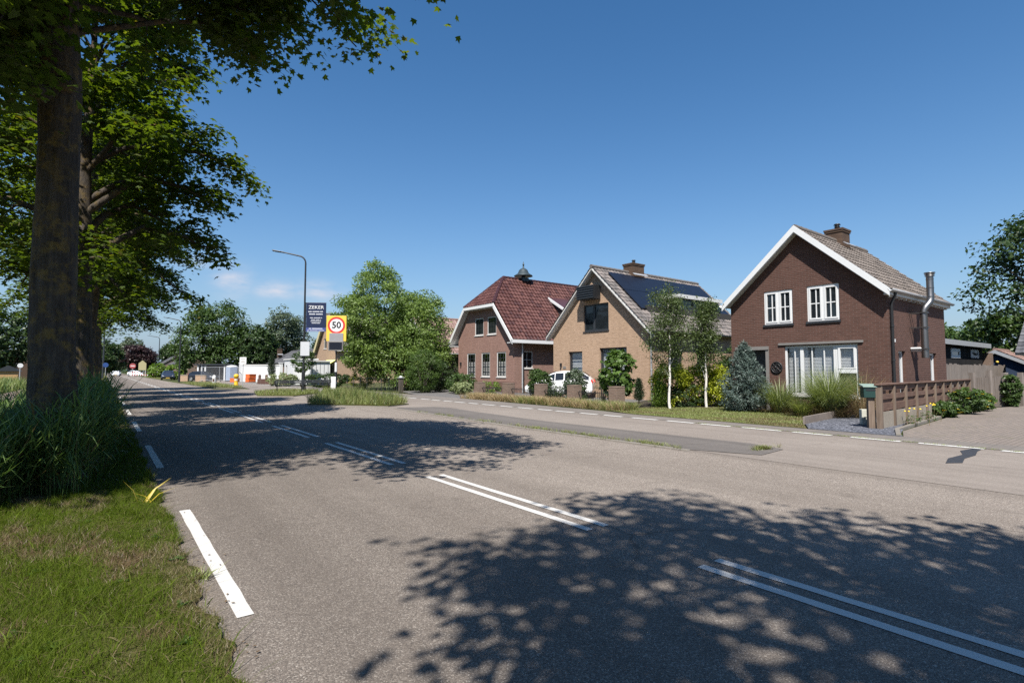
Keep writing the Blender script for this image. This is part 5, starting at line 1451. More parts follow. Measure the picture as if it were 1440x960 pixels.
# banner on the lamp
bn = thing('advert_banner', 'dark blue advertising board headed ZEKER fixed to the tall street lamp', 'banner', (11.46, 37.24, 5.18), R(-33))
b = MB(); b.box((-0.66, -0.03, -1.0), (0.66, 0.03, 1.0)); b.build('board', plain('navy_board', (0.010, 0.018, 0.055), 0.4, var=0.08), bn, local=True, bevel=0.01)
b = MB(); b.box((-0.66, -0.036, -1.0), (0.66, -0.031, -0.74)); b.build('footer_strip', plain('navy_footer', (0.05, 0.07, 0.22), 0.4), bn, local=True)
text_mesh('lettering', 'ZEKER', 0.33, M['white'], bn, (0.0, -0.034, 0.66), (R(90), 0, 0), bold=0.002, sx=1.08)
b = MB(); rnd = random.Random(5)
for (z, wd, hh) in ((0.37, 1.06, 0.075), (0.20, 0.92, 0.085), (-0.06, 0.80, 0.06), (-0.19, 0.66, 0.05), (-0.30, 0.70, 0.05), (-0.42, 0.56, 0.055), (-0.80, 0.94, 0.075), (-0.93, 1.14, 0.05)):
    x = -wd/2
    while x < wd/2-0.02:
        l = min(rnd.uniform(0.035, 0.06), wd/2-x)
        b.box((x, -0.0385, z-hh/2), (x+l, -0.0365, z+hh/2*rnd.choice((1, 1, 0.8)))); x += l+(0.012 if rnd.random() < 0.87 else 0.06)
b.build('small_print', plain('print_white', (0.5, 0.52, 0.56), 0.6), bn, local=True)
b = MB()
for z in (0.93, 0.45, 0.0, -0.45, -0.93): b.box((-0.80, -0.02, z-0.03), (-0.62, 0.02, z+0.03))
b.tube([(-0.72, 0, -1.0), (-0.72, 0, 1.0)], 0.045, 8)
b.build('bracket', M['black'], bn, local=True)
ns = thing('notice_board', 'plain pale grey notice plate on the tall street lamp under the banner', 'sign', (10.83, 37.50, 3.0), R(-36))
b = MB(); b.box((-0.31, -0.015, -0.49), (0.31, 0.015, 0.49)); b.build('plate', plain('grey_plate', (0.46, 0.47, 0.50), 0.5, var=0.06), ns, local=True, bevel=0.01)
b = MB(); b.box((-0.33, -0.02, 0.48), (0.33, 0.02, 0.52)); b.box((-0.33, -0.02, -0.52), (0.33, 0.02, -0.48)); b.build('edge_strip', M['anth'], ns, local=True)

# ------------------------------------------------------------------ the 50 sign
sg = thing('speed_sign', 'yellow speed sign reading 50 with a dark radar display on a banded pole', 'road sign', (12.55, 36.3, 0), R(-31))
M['signyellow'] = plain('sign_yellow', (0.72, 0.48, 0.06), 0.5, var=0.04); M['signred'] = plain('sign_red', (0.50, 0.035, 0.025), 0.5, var=0.05); M['signwhite'] = plain('sign_white', (0.76, 0.75, 0.74), 0.5, var=0.03)
b = MB(); b.box((-0.66, -0.02, 3.52), (0.66, 0.02, 5.26)); b.build('yellow_board', M['signyellow'], sg, local=True, bevel=0.01)
def disc(mb, r0, r1, c, y, n=40):
    vs = []
    for r in (r0, r1):
        for k in range(n): a = 2*math.pi*k/n; vs.append((c[0]+r*math.cos(a), y, c[1]+r*math.sin(a)))
    if r0 > 0: mb.add(vs, [(k, (k+1) % n, n+(k+1) % n, n+k) for k in range(n)])
    else: mb.add(vs[n:], [tuple(range(n))])
b = MB(); disc(b, 0.0, 0.58, (0, 4.60), -0.024); b.build('white_disc', M['signwhite'], sg, local=True)
b = MB(); disc(b, 0.44, 0.58, (0, 4.60), -0.028); b.build('red_ring', M['signred'], sg, local=True)
text_mesh('lettering', '50', 0.62, plain('sign_black', (0.02, 0.02, 0.025), 0.5), sg, (0, -0.03, 4.60), (R(90), 0, 0), bold=0.02)
b = MB(); b.box((-0.45, -0.07, 3.48), (0.47, -0.03, 4.06)); b.build('grey_panel', plain('solar_grey', (0.25, 0.25, 0.26), 0.4, var=0.15), sg, local=True, bevel=0.008)
b = MB(); b.box((-0.50, -0.16, 2.86), (0.48, 0.02, 3.49)); dsp = b.build('display_case', M['lintel'], sg, local=True, bevel=0.02)
b = MB(); b.box((-0.43, -0.168, 2.93), (0.42, -0.161, 3.43)); b.build('screen', dark_glass('display_glass', (0.012, 0.013, 0.022), 0.2), dsp, local=True)
for z0, z1, mt in ((-0.1, 0.62, 'black'), (0.62, 0.74, 'white'), (0.74, 1.42, 'black'), (1.42, 2.06, 'white'), (2.06, 3.0, 'black'), (3.0, 5.2, 'black')):
    b = MB(); b.tube([(0, 0.07, z0), (0, 0.07, z1)], 0.085 if z1 < 3 else 0.05, 12, smooth=True); b.build('pole_band' if z1 < 3 else 'pole', M[mt], sg, local=True)
b = MB(); b.box((-0.28, -0.16, 0.1), (0.04, 0.06, 1.08)); b.build('control_box', M['signwhite'], sg, local=True, bevel=0.02)

# ------------------------------------------------------------------ iron trestle benches by the lamp
def iron_frame(x, y, rz, lab):
    t_ = thing('iron_bench', lab, 'bench', (x, y, 0.1), rz, 'black iron benches under the street lamp')
    for s in (-0.75, 0.75):
        b = MB()
        b.tube([(s, 0, 0), (s, 0, 0.78)], 0.03, 6)
        b.tube([(s, 0, 0.05), (s-0.1, -0.25, 0.0), (s-0.1, -0.42, 0.1)], 0.026, 6)
        b.tube([(s, 0, 0.36), (s, -0.2, 0.40), (s, -0.40, 0.46), (s, -0.44, 0.62)], 0.026, 6)
        b.tube([(s, -0.2, 0.4), (s, -0.24, 0.55), (s, -0.16, 0.64), (s, -0.12, 0.72)], 0.016, 5)
        b.build('side_frame', M['black'], t_, local=True)
    b = MB()
    for i in range(3): b.box((-0.9, -0.10-0.14*i, 0.46), (0.9, 0.0-0.14*i, 0.49))
    b.build('seat', M['anth'], t_, local=True)
    b = MB()
    for z in (0.58, 0.70): b.box((-0.9, -0.03, z), (0.9, 0.0, z+0.09))
    b.build('backrest', M['anth'], t_, local=True)
iron_frame(9.5, 36.1, R(-28), 'black iron bench left of the lamp post')
iron_frame(11.3, 36.2, R(-28), 'black iron bench between the lamp post and the speed sign')
# ------------------------------------------------------------------ cars
def make_car(name, label, x, y, rz, paint, L=4.05, W=1.72, H=1.5, detail=True, group=None, hatch=True):
    """car along local +X (front), built from cross-sections"""
    root = thing(name, label, 'car', (x, y, 0), rz, group)
    k = L/4.05
    # x, sill z, belt z, half width low, half width belt, roof z (None outside cabin), roof half width
    st = [(-2.02, 0.42, 0.72, 0.60, 0.58, 0.80, 0.52), (-1.98, 0.30, 0.88, 0.74, 0.74, 0.95, 0.60), (-1.80, 0.24, 0.98, 0.83, 0.82, 1.22 if hatch else 1.0, 0.60), (-1.45, 0.22, 1.00, 0.86, 0.85, 1.42 if hatch else 1.08, 0.60),
          (-1.0, 0.20, 0.98, 0.86, 0.86, 1.48 if hatch else 1.40, 0.61), (-0.4, 0.20, 0.95, 0.86, 0.86, 1.50, 0.62), (0.15, 0.20, 0.92, 0.86, 0.86, 1.46, 0.61), (0.55, 0.20, 0.90, 0.86, 0.85, 1.30, 0.60),
          (0.95, 0.20, 0.89, 0.86, 0.84, 1.08, 0.62), (1.25, 0.20, 0.87, 0.86, 0.82, 0.93, 0.66), (1.60, 0.22, 0.78, 0.84, 0.78, 0.83, 0.62), (1.88, 0.26, 0.66, 0.76, 0.68, 0.70, 0.54), (2.02, 0.36, 0.56, 0.58, 0.52, 0.58, 0.42)]
    ws = W/1.72; hs = H/1.5
    def ring(s):
        X, z0, zb, w0, wb, zr, wr = s
        X *= k; z0 *= hs; zb *= hs; zr *= hs; w0 *= ws; wb *= ws; wr *= ws
        half = [(0, z0), (w0*0.9, z0), (w0, z0+0.10), (w0*1.01, (z0+zb)/2), (wb, zb-0.03), (wb*0.965, zb), (wr+(wb*0.965-wr)*0.12, zb+(zr-zb)*0.86), (wr*0.82, zr-0.01*hs), (0, zr+0.012)]
        return [(X, -a, z) for a, z in half] + [(X, a, z) for a, z in half[-2:0:-1]]
    rings = [ring(s) for s in st]; n = len(rings[0])
    body = MB(); vs = [p for r in rings for p in r]; fs = []; ms = []
    glassf = []
    for i in range(len(rings)-1):
        for j in range(n):
            f = (i*n+j, i*n+(j+1) % n, (i+1)*n+(j+1) % n, (i+1)*n+j)
            fs.append(f)
    fs.append(tuple(range(n))); fs.append(tuple(reversed(range((len(rings)-1)*n, len(rings)*n))))
    body.add(vs, fs, 0, True)
    bo = body.build('body', paint, root, local=True)
    sb = bo.modifiers.new('smooth', 'SUBSURF'); sb.levels = 1; sb.render_levels = 2
    # windows: slightly proud dark panes following the cabin sides
    def side_pt(i, s, low):
        a = rings[i][5]; b = rings[i][6]
        t_ = 0.10 if low else 0.93
        return Vector((a[0]+(b[0]-a[0])*t_, s*(abs(a[1])+(abs(b[1])-abs(a[1]))*t_ + 0.008), a[2]+(b[2]-a[2])*t_))
    for s in (-1, 1):
        for (i0, i1) in ((2, 4), (4, 5), (5, 6), (6, 8)):
            g = MB(); P = []
            lo = [side_pt(i, s, True) for i in range(i0, i1+1)]; hi = [side_pt(i, s, False) for i in range(i0, i1+1)]
            if i1-i0 == 1:
                dx = (lo[1]-lo[0])*0.06; lo = [lo[0]+dx, lo[1]-dx]; hi = [hi[0]+dx, hi[1]-dx]
            m = len(lo); g.add(lo+hi, [(q, q+1, m+q+1, m+q) for q in range(m-1)])
            g.build('side_window', M['dglass'], root, local=True)
    g = MB()
    def top(i, w_, z_): 
        a = rings[i]; return a, w_
    # windscreen and rear window
    def screen(ia, ib, nm):
        a6, b6 = rings[ia], rings[ib]
        g = MB(); P = [Vector(a6[7])+Vector((0.02, 0.05, 0.022)), Vector((a6[7][0]+0.02, -a6[7][1]-0.05, a6[7][2]+0.022)), Vector((b6[7][0]-0.02, -b6[7][1]-0.04, b6[7][2]+0.022)), Vector(b6[7])+Vector((-0.02, 0.04, 0.022))]
        g.add(P, [(0,1,2,3)]); g.build(nm, M['dglass'], root, local=True)
    screen(6, 8, 'windscreen'); screen(2, 3, 'rear_window')
    for s in (-1, 1):
        for xx in (-1.28*k, 1.27*k):
            wv = MB(); r = 0.31*hs
            yy = s*0.80*ws
            prof = [(0.20, -0.09), (r-0.03, -0.10), (r, -0.06), (r, 0.06), (r-0.03, 0.10), (0.20, 0.09)]
            vs = []; nn = 20
            for (rr, ay) in prof:
                for q in range(nn): a = 2*math.pi*q/nn; vs.append((xx+rr*math.cos(a), yy+s*ay, r+rr*math.sin(a)))
            fs = [(p*nn+q, p*nn+(q+1) % nn, (p+1)*nn+(q+1) % nn, (p+1)*nn+q) for p in range(len(prof)-1) for q in range(nn)]
            wv.add(vs, fs, 0, True); wo_ = wv.build('wheel', M['rubber'], root, local=True)
            rm = MB(); cx_ = (xx, yy+s*0.085, r)
            vs = [(cx_[0]+0.215*math.cos(2*math.pi*q/nn), cx_[1]-s*0.02, cx_[2]+0.215*math.sin(2*math.pi*q/nn)) for q in range(nn)]
            rm.add(vs, [tuple(range(nn))], 1)
            for q in range(7):
                a = 2*math.pi*q/7; rm.obox(Vector(cx_), Vector(cx_)+Vector((0.2*math.cos(a), 0, 0.2*math.sin(a))), 0.05, 0.03, 0, up=(0, 1, 0))
            rm.tube([(cx_[0]+0.205*math.cos(2*math.pi*q/nn), cx_[1], cx_[2]+0.205*math.sin(2*math.pi*q/nn)) for q in range(nn+1)], 0.02, 6, 0, cap=False)
            rm.build('rim', [M['zinc'], M['black']], wo_, local=True)
            ar = MB()
            pts = [(xx+(r+0.045)*math.cos(a), s*0.872*ws, r+(r+0.045)*math.sin(a)) for a in [math.pi*q/14 for q in range(15)]]
            ar.add([(xx+rr*math.cos(math.pi*q/14), s*0.868*ws, r+rr*math.sin(math.pi*q/14)) for rr in (r-0.02, r+0.04) for q in range(15)], [(q, q+1, 15+q+1, 15+q) for q in range(14)])
            ar.build('wheel_arch', M['black'], root, local=True)
        hl = MB(); hl.tube([(1.62*k, s*0.70*ws, 0.70*hs), (1.80*k, s*0.64*ws, 0.655*hs), (1.93*k, s*0.52*ws, 0.61*hs)], [0.03, 0.065, 0.04], 8); hl.build('headlight', M['headlight'], root, local=True)
        tl = MB(); tl.tube([(-1.93*k, s*0.68*ws, 1.02*hs), (-1.99*k, s*0.66*ws, 0.85*hs)], [0.05, 0.06], 8); tl.build('tail_light', M['signred'], root, local=True)
        mr = MB(); mr.obox((0.82*k, s*0.90*ws, 0.96*hs), (0.96*k, s*1.0*ws, 0.98*hs), 0.12, 0.13); mr.build('wing_mirror', paint, root, local=True, bevel=0.02)
    gr = MB(); gr.box((2.0*k, -0.36*ws, 0.38*hs), (2.03*k, 0.36*ws, 0.50*hs)); gr.build('grille', M['black'], root, local=True)
    npl = MB(); npl.box((2.03*k, -0.25, 0.30*hs), (2.045*k, 0.25, 0.38*hs)); npl.build('number_plate', M['signyellow'], root, local=True)
    return root
M['headlight'] = plain('headlight_glass', (0.55, 0.57, 0.6), 0.1, var=0.05)
M['car_white'] = plain('white_car_paint', (0.80, 0.80, 0.80), 0.25, var=0.02, coat=0.6)
M['car_dark'] = plain('dark_car_paint', (0.022, 0.026, 0.036), 0.25, var=0.05, coat=0.6)
M['car_grey'] = plain('grey_car_paint', (0.18, 0.19, 0.2), 0.3, var=0.05, coat=0.5)
hd = Vector((-0.62, 0.785, 0)).normalized()
fr = Vector((18.55, 22.35, 0))         # near front wheel
ctr = fr-hd*1.27+Vector((hd.y, -hd.x, 0))*-0.0+Vector((-hd.y, hd.x, 0))*(-0.80)
ctr = fr-hd*1.27+Vector((hd.y, -hd.x, 0))*0.80
make_car('parked_car', 'white hatchback parked behind the brick piers', ctr.x, ctr.y, math.atan2(hd.y, hd.x), M['car_white'], L=3.8)
make_car('parked_car', 'dark station car parked facing the camera beside the road', 8.3, 103.5, R(-96), M['car_dark'], 4.5, 1.85, 1.55, group='cars far down the road')
make_car('parked_car', 'black car half hidden by the second street lamp and garden walls', 11.4, 88.2, R(-50), M['car_dark'], 4.2, 1.75, 1.45, group='cars far down the road')
make_car('distant_car', 'small white car far down the road near the horizon', 2.3, 170, R(-92), M['car_white'], 4.2, 1.75, 1.5, group='cars far down the road')
make_car('distant_car', 'white car parked beyond the striped barrier boards', 6.6, 175, R(-60), M['car_white'], 4.5, 1.8, 1.6, group='cars far down the road')
make_car('distant_car', 'grey car half hidden beyond the white cars at the road end', 3.2, 205, R(-90), M['car_grey'], 4.3, 1.8, 1.5, group='cars far down the road')

# ------------------------------------------------------------------ small roadside things
yb_ = thing('yellow_post', 'bright yellow marker post beside the white sign', 'post', (10.09, 56.9, 0))
b = MB(); b.lathe((0, 0, 0), [(0.2, -0.05), (0.2, 0.2), (0.17, 0.3), (0.17, 0.85), (0.24, 0.9), (0.22, 1.08), (0.12, 1.16), (0.02, 1.18)], 12); b.build('post_body', plain('yellow_plastic', (0.72, 0.42, 0.02), 0.5), yb_, local=True)
b = MB(); b.lathe((0, 0, 0.55), [(0.178, 0), (0.178, 0.16)], 12); b.build('band', M['white_old'], yb_, local=True)
ws_ = thing('white_sign', 'white rectangular sign on a thin grey post beside the yellow marker', 'sign', (9.7, 51.8, 0), R(-38))
b = MB(); b.tube([(0,0,-0.1),(0,0,2.7)], 0.035, 8); b.build('post', M['zinc'], ws_, local=True)
b = MB(); b.box((-0.29, -0.05, 2.08), (0.29, -0.03, 2.68)); b.build('plate', M['signwhite'], ws_, local=True)
b = MB()
for z, wd in ((2.5, 0.4), (2.36, 0.32), (2.24, 0.36)): b.box((-wd/2, -0.054, z), (wd/2, -0.051, z+0.05))
b.build('small_print', M['lintel'], ws_, local=True)
gp = thing('garden_post', 'short pale post with a dark motif near the mesh fence', 'post', (9.6, 66.5, 0), R(-30))
b = MB(); b.lathe((0, 0, 0), [(0.2, 0), (0.2, 0.75), (0.16, 0.95), (0.03, 1.02)], 8); b.build('post_body', M['white_old'], gp, local=True)
b = MB(); b.box((-0.08, -0.21, 0.3), (0.08, -0.19, 0.62)); b.build('motif', M['brick_dark'], gp, local=True)
for (x, y, w_, lab) in ((8.9, 88, 1.3, 'low pale brick garden wall just left of the lamp by the parked cars'), (10.6, 84.5, 1.5, 'low pale brick garden wall just right of the lamp by the parked cars')):
    g_ = thing('garden_wall', lab, 'wall', (x, y, 0), R(-38), 'low garden walls by the parked cars')
    b = MB(); b.box((-w_/2, -0.12, 0), (w_/2, 0.12, 0.85)); b.build('wall_body', M['brick_tan'], g_, local=True)
    b = MB(); b.box((-w_/2-0.04, -0.16, 0.85), (w_/2+0.04, 0.16, 0.93)); b.build('cap', M['concrete'], g_, local=True)
vp = thing('veranda', 'dark veranda with white posts under the big round tree', 'veranda', (13.3, 91, 0), R(-38))
b = MB(); b.box((-2.6, 0.3, 0), (2.6, 2.5, 2.3)); b.build('wall', M['blackwood'], vp, local=True)
b = MB(); b.box((-2.9, -0.7, 2.3), (2.9, 2.7, 2.5)); b.build('roof', M['anth'], vp, local=True)
for xx in (-2.4, -1.85, -1.3, 1.6): b = MB(); b.box((xx-0.1, -0.5, 0), (xx+0.1, -0.3, 2.3)); b.build('post', M['white'], vp, local=True)
rs_ = thing('round_sign', 'red round traffic sign back at the road end', 'road sign', (5.23, 153.8, 0), R(-10))
b = MB(); b.tube([(0,0,-0.1),(0,0,2.6)], 0.05, 8); b.build('post', M['zinc'], rs_, local=True)
b = MB(); disc(b, 0.0, 0.62, (0, 2.6), -0.06, 24); b.build('disc', plain('faded_red', (0.32, 0.07, 0.07), 0.6), rs_, local=True)
b = MB(); b.box((-0.4, -0.07, 2.53), (0.4, -0.063, 2.68)); b.build('bar', M['signwhite'], rs_, local=True)
ys_ = thing('yellow_diversion_sign', 'pale yellow board with a pointed top beside the striped barriers', 'road sign', (6.95, 150.5, 0), R(-10))
b = MB(); b.slab([(-0.75, -0.03), (0.75, -0.03), (0.75, 0.03), (-0.75, 0.03)], 1.6, 3.2); b.add([(-0.75, -0.03, 3.2), (0.75, -0.03, 3.2), (0, -0.03, 3.9), (-0.75, 0.03, 3.2), (0.75, 0.03, 3.2), (0, 0.03, 3.9)], [(0,1,2), (5,4,3), (1,4,5,2), (0,2,5,3)]); b.build('board', plain('pale_yellow', (0.34, 0.30, 0.16), 0.6), ys_, local=True)
b = MB(); b.tube([(0.6, 0.06, -0.1), (0.6, 0.06, 3.2)], 0.06, 8); b.build('post', M['white_old'], ys_, local=True)
M['stripe_r'] = plain('barrier_red', (0.35, 0.06, 0.05), 0.6)
for i in range(3):
    bb = thing('barrier_board', ['striped barrier board on the left of the row at the road end', 'striped barrier board in the middle of the row at the road end', 'striped barrier board on the right of the row at the road end'][i], 'barrier', (5.6+i*1.75, 151.5-i*0.6, 0), R(-12), 'striped barriers at the road end')
    for z in (0.35, 0.95):
        b = MB()
        for q in range(7): b.box((-0.8+q*0.2286, -0.03, z), (-0.8+(q+1)*0.2286-0.002, 0.03, z+0.3), q % 2)
        b.build('board', [M['signwhite'], M['stripe_r']], bb, local=True)
    for s in (-0.7, 0.7): b = MB(); b.tube([(s, 0.06, -0.05), (s, 0.06, 1.3)], 0.03, 6); b.build('post', M['zinc'], bb, local=True)
bl = thing('blue_sign', 'round blue traffic sign beside the trunks at the road end', 'road sign', (0.1, 95, 0), R(-5))
b = MB(); b.tube([(0,0,-0.1),(0,0,2.4)], 0.04, 8); b.build('post', M['zinc'], bl, local=True)
b = MB(); disc(b, 0.0, 0.33, (0, 2.3), -0.05, 24); b.build('disc', plain('sign_blue', (0.02, 0.06, 0.2), 0.5), bl, local=True)
up_ = thing('utility_pole', 'thin dark pole with two cross arms seen past the far trunks', 'pole', (-0.25, 130, 0), R(5))
b = MB(); b.tube([(0,0,-0.1),(0,0,9.6)], [0.16, 0.1], 8); b.build('mast', M['anth'], up_, local=True)
b = MB(); b.box((-0.2, -0.06, 9.0), (1.6, 0.06, 9.15)); b.box((-0.2, -0.06, 7.6), (1.3, 0.06, 7.75)); b.build('cross_arm', M['anth'], up_, local=True)
ls_ = thing('round_sign', 'white round sign on a post in the field left of the thick trunk', 'road sign', (-5.95, 64, 0), R(10))
b = MB(); b.tube([(0,0,-0.1),(0,0,2.0)], 0.035, 8); b.build('post', M['zinc'], ls_, local=True)
b = MB(); disc(b, 0.0, 0.2, (0, 1.95), -0.05, 20); b.build('disc', M['signwhite'], ls_, local=True)
# far houses
small_house('grey_roof_house', 'house with a steep grey roof right of the big dark car', 10.6, 18, 118, 130, 2.7, 5.2, 'brick_pier', 'tile_s', 'y', chim=(11.3, 120, 0.6, 0.6, 4, 6.4))
small_house('dark_roof_house', 'low dark roofed house beyond the striped barriers', 11.5, 19, 172, 184, 2.7, 5.4, 'brick_pier', 'tile_s', 'y')
small_house('grey_roof_house', 'grey roofed house at the left edge behind the reeds', -14.5, -8.0, 72, 84, 2.2, 5.4, 'brick_pier', 'tile_s', 'y')
small_house('brick_barn', 'small brick house just left of the thick trunk', -10.5, -6.2, 88, 95, 2.6, 4.2, 'brick_chim', 'tile_s', 'y')
gs = thing('garden_shed', 'small sunlit wooden shed at the left edge in front of the grey roof', 'shed', (-6.9, 66, 0), R(0))
b = MB(); b.box((-0.7, -0.6, 0), (0.7, 0.6, 1.5)); b.build('wall', plain('sunlit_timber', (0.40, 0.24, 0.11), 0.8), gs, local=True)
b = MB(); b.add([(-0.85, -0.75, 1.45), (0.85, -0.75, 1.45), (0.85, 0.75, 1.45), (-0.85, 0.75, 1.45), (0, -0.75, 1.95), (0, 0.75, 1.95)], [(0, 1, 4), (3, 5, 2), (1, 2, 5, 4), (0, 4, 5, 3), (0, 3, 2, 1)]); b.build('roof', M['anth'], gs, local=True)
# ------------------------------------------------------------------ the roadside maples
LOBE0 = [(1.5, 2.3), (1.7, 2.75), (1.95, 3.15), (2.2, 3.9), (1.95, 4.2), (2.5, 4.25), (2.76, 4.7), (3.3, 4.85), (3.45, 4.6), (3.1, 4.3), (3.4, 4.0), (3.75, 3.9), (4.1, 4.15), (4.55, 4.75), (4.92, 4.7), (5.5, 3.85), (6.1, 2.95), (6.5, 2.1), (6.8, 1.1), (7.1, -1), (7, -6), (2, -8), (-4, -6), (-3, -1), (-0.5, -0.2), (0.9, 1.2)]  # crown behind the camera is trimmed so its shadow fits this outline
LOBE1 = [(0.3, 7.7), (1.15, 7.6), (2.0, 7.2), (2.2, 6.75), (2.7, 6.7), (4.3, 7.7), (4.9, 6.6), (5.5, 7.3), (7.2, 8.1), (7.7, 9.7), (8.2, 13.0), (7.4, 15.2), (6.4, 16.4), (4.3, 18.0), (2.4, 17.5), (0, 18.5), (-6, 18), (-6, 9.3), (-1.3, 8.7), (-0.6, 7.9)]  # nearest maple's crown is trimmed to keep its shade inside this outline
def shadow_xy(p): return (p[0]-SUN.x/SUN.z*p[2], p[1]-SUN.y/SUN.z*p[2])
T0 = (-0.75, -3.3); T1 = (-0.43, 9.4)
def keep0(p):
    q = (p[0]+T0[0], p[1]+T0[1], p[2])
    s = shadow_xy(q)
    return poly_in(LOBE0, s[0], s[1]) or (s[0]-0.92)**2+(s[1]-3.0)**2 < 0.02
def keep1(p):
    q = (p[0]+T1[0], p[1]+T1[1], p[2])
    s = shadow_xy(q)
    if not poly_in(LOBE1, s[0], s[1]): return False
    # the crown is lifted on the road side, so one sees under it
    dep = 0.6065*q[0]+0.7951*q[1]; lat = 0.7951*q[0]-0.6065*q[1]
    if dep < 1: return True
    r = lat/dep; e = (q[2]-1.5)/dep
    if r < -0.66: return not (r > -0.80 and e < 0.46)
    if r > -0.23: return e > 0.76 or (-0.165 < r < -0.125 and e > 0.70)
    for (r0, e0), (r1, e1) in zip(SKIRT, SKIRT[1:]):
        if r0 <= r <= r1: return e > e0+(e1-e0)*(r-r0)/(r1-r0)+0.02
    return False
# lower edge of the lifted crown over the road: rise per metre of distance, by bearing
SKIRT = [(-0.66, 0.595), (-0.60, 0.595), (-0.52, 0.58), (-0.473, 0.537), (-0.46, 0.615), (-0.447, 0.69), (-0.427, 0.615), (-0.407, 0.575), (-0.384, 0.595), (-0.373, 0.68), (-0.353, 0.69), (-0.32, 0.63), (-0.293, 0.58), (-0.26, 0.565), (-0.24, 0.615), (-0.229, 0.72)]
def maple(label, xy, mb, V, rz=0.0, src=None):
    root = thing('maple_tree', label, 'tree', (xy[0], xy[1], 0), rz, 'maples along the left side of the road')
    mb.build('trunk', M['bark'], root, local=True)
    crown_obj('crown', V, M['maple'], root)
    return root
EXTRA = [(6.3+0.3*(i % 4), R(192+4*i), 2.6+1.1*((i*7) % 4)/3*1.6, 4.9+0.9*((i*5) % 5)) for i in range(14)]+[(6.2+0.2*(i % 6), R(150+9.5*i), 1.1+0.32*(i % 4), 4.9+0.45*((i*5) % 4)) for i in range(12)]+[(8.2, R(0), 4.3, 7.5), (8.4, R(-6), 3.9, 7.6), (8.0, R(12), 3.3, 7.2), (8.5, R(20), 3.5, 7.4), (8.8, R(4), 4.5, 8.0), (7.9, R(8), 2.8, 7.3), (8.3, R(-2), 4.0, 7.9), (8.6, R(15), 3.9, 7.8)]  # first group: limbs added on the left, mostly out of view, shading the trunk
mb, V = maple_parts(5, 13.6, 0.245, 6.0, keep1, top_thick=1.22, thin_below=7.8, knots=[(-1.0, 5.35), (-2.5, 5.2)], n_limbs=60, left=1.3, lean=(-0.042, 0.0), leaf=0.118, leaves_per=40, extra=EXTRA, stretch=(5.4, 6.6))
maple('thick lichen spotted maple nearest the camera, standing in the reeds', T1, mb, V)
mb, V = maple_parts(9, 13.4, 0.31, 4.6, keep0, n_limbs=40, stretch=(4.3, 5.2), leaf=0.13, leaves_per=20)
maple('maple behind the camera whose crown shades the nearest piece of road', T0, mb, V)
PROF2 = [(3.6, 0.70), (4.6, 0.95), (6.0, 1.02), (8.5, 1.02), (10.0, 0.74), (11.5, 0.46), (13.0, 0.30), (14.2, 0.05)]
mb, V = maple_parts(14, 14.0, 0.23, 4.0, None, prof=PROF2, stretch=(3.8, 2.7), n_limbs=40, leaves_per=38, leaf=0.145)
p = maple('second maple of the row, its slimmer trunk just right of the thick one', (-0.55, 17.6), mb, V, 0.0)
for i, (xy, rz, lab) in enumerate([((-0.5, 25.0), 3.05, 'third maple of the row, two behind the thick trunk'), ((-0.5, 32.4), 0.12, 'fourth maple of the row, shading the road by the grass island'),
                                   ((-0.45, 40.0), 3.25, 'fifth maple of the roadside row'), ((-0.45, 48.5), -0.1, 'last and farthest maple of the roadside row')]):
    c = copy_tree(p); c.location = (xy[0], xy[1], 0); c.rotation_euler = (0, 0, rz); c['label'] = lab

# ------------------------------------------------------------------ mown grass of the near verge
def patchy(n, x0, x1, y0, y1, rng, edge=None):
    P = np.stack([rng.uniform(x0, x1, n), rng.uniform(y0, y1, n), np.full(n, 0.018)], 1)
    return P
def lowfreq(P, seed, sc):
    r = np.random.default_rng(seed); f = np.zeros(len(P))
    for i in range(7):
        k = r.normal(size=2)*sc*np.array([1.8, 0.8]); f += np.sin(P[:, 0]*k[0]+P[:, 1]*k[1]+r.uniform(0, 6))
    return f/7**0.5
rng = np.random.default_rng(21)
parts = []; mids = []
P = patchy(105000, -1.5, 0.62, 2.0, 8.6, rng)
edge = 0.575+0.035*np.sin(P[:, 1]*5.1)*np.sin(P[:, 1]*0.9+1)+0.022*np.sin(P[:, 1]*13.7+1)+0.022*rng.normal(size=len(P))
P = P[P[:, 0] < edge]
f1 = lowfreq(P, 3, 3.2)+0.5*lowfreq(P, 4, 9.0); f2 = lowfreq(P, 5, 3.5)+0.5*lowfreq(P, 6, 11.0)
dry = f1 + rng.normal(size=len(P))*0.55 - 0.35*(P[:, 0] < 0.25) + 0.3*(P[:, 0] > 0.42)
brown = f2 + rng.normal(size=len(P))*0.5
mi = np.where(dry > 0.72, 1, np.where(brown > 0.85, 2, 0))
h = np.where(mi == 0, 0.060, 0.048)*rng.uniform(0.5, 1.5, len(P))*(1+0.3*np.clip(lowfreq(P, 8, 4), -1, 1.5))
V = blades_V(P, h, 0.0030, 0.9, rng, 0.8, 2)
parts.append(V); mids.append(mi)
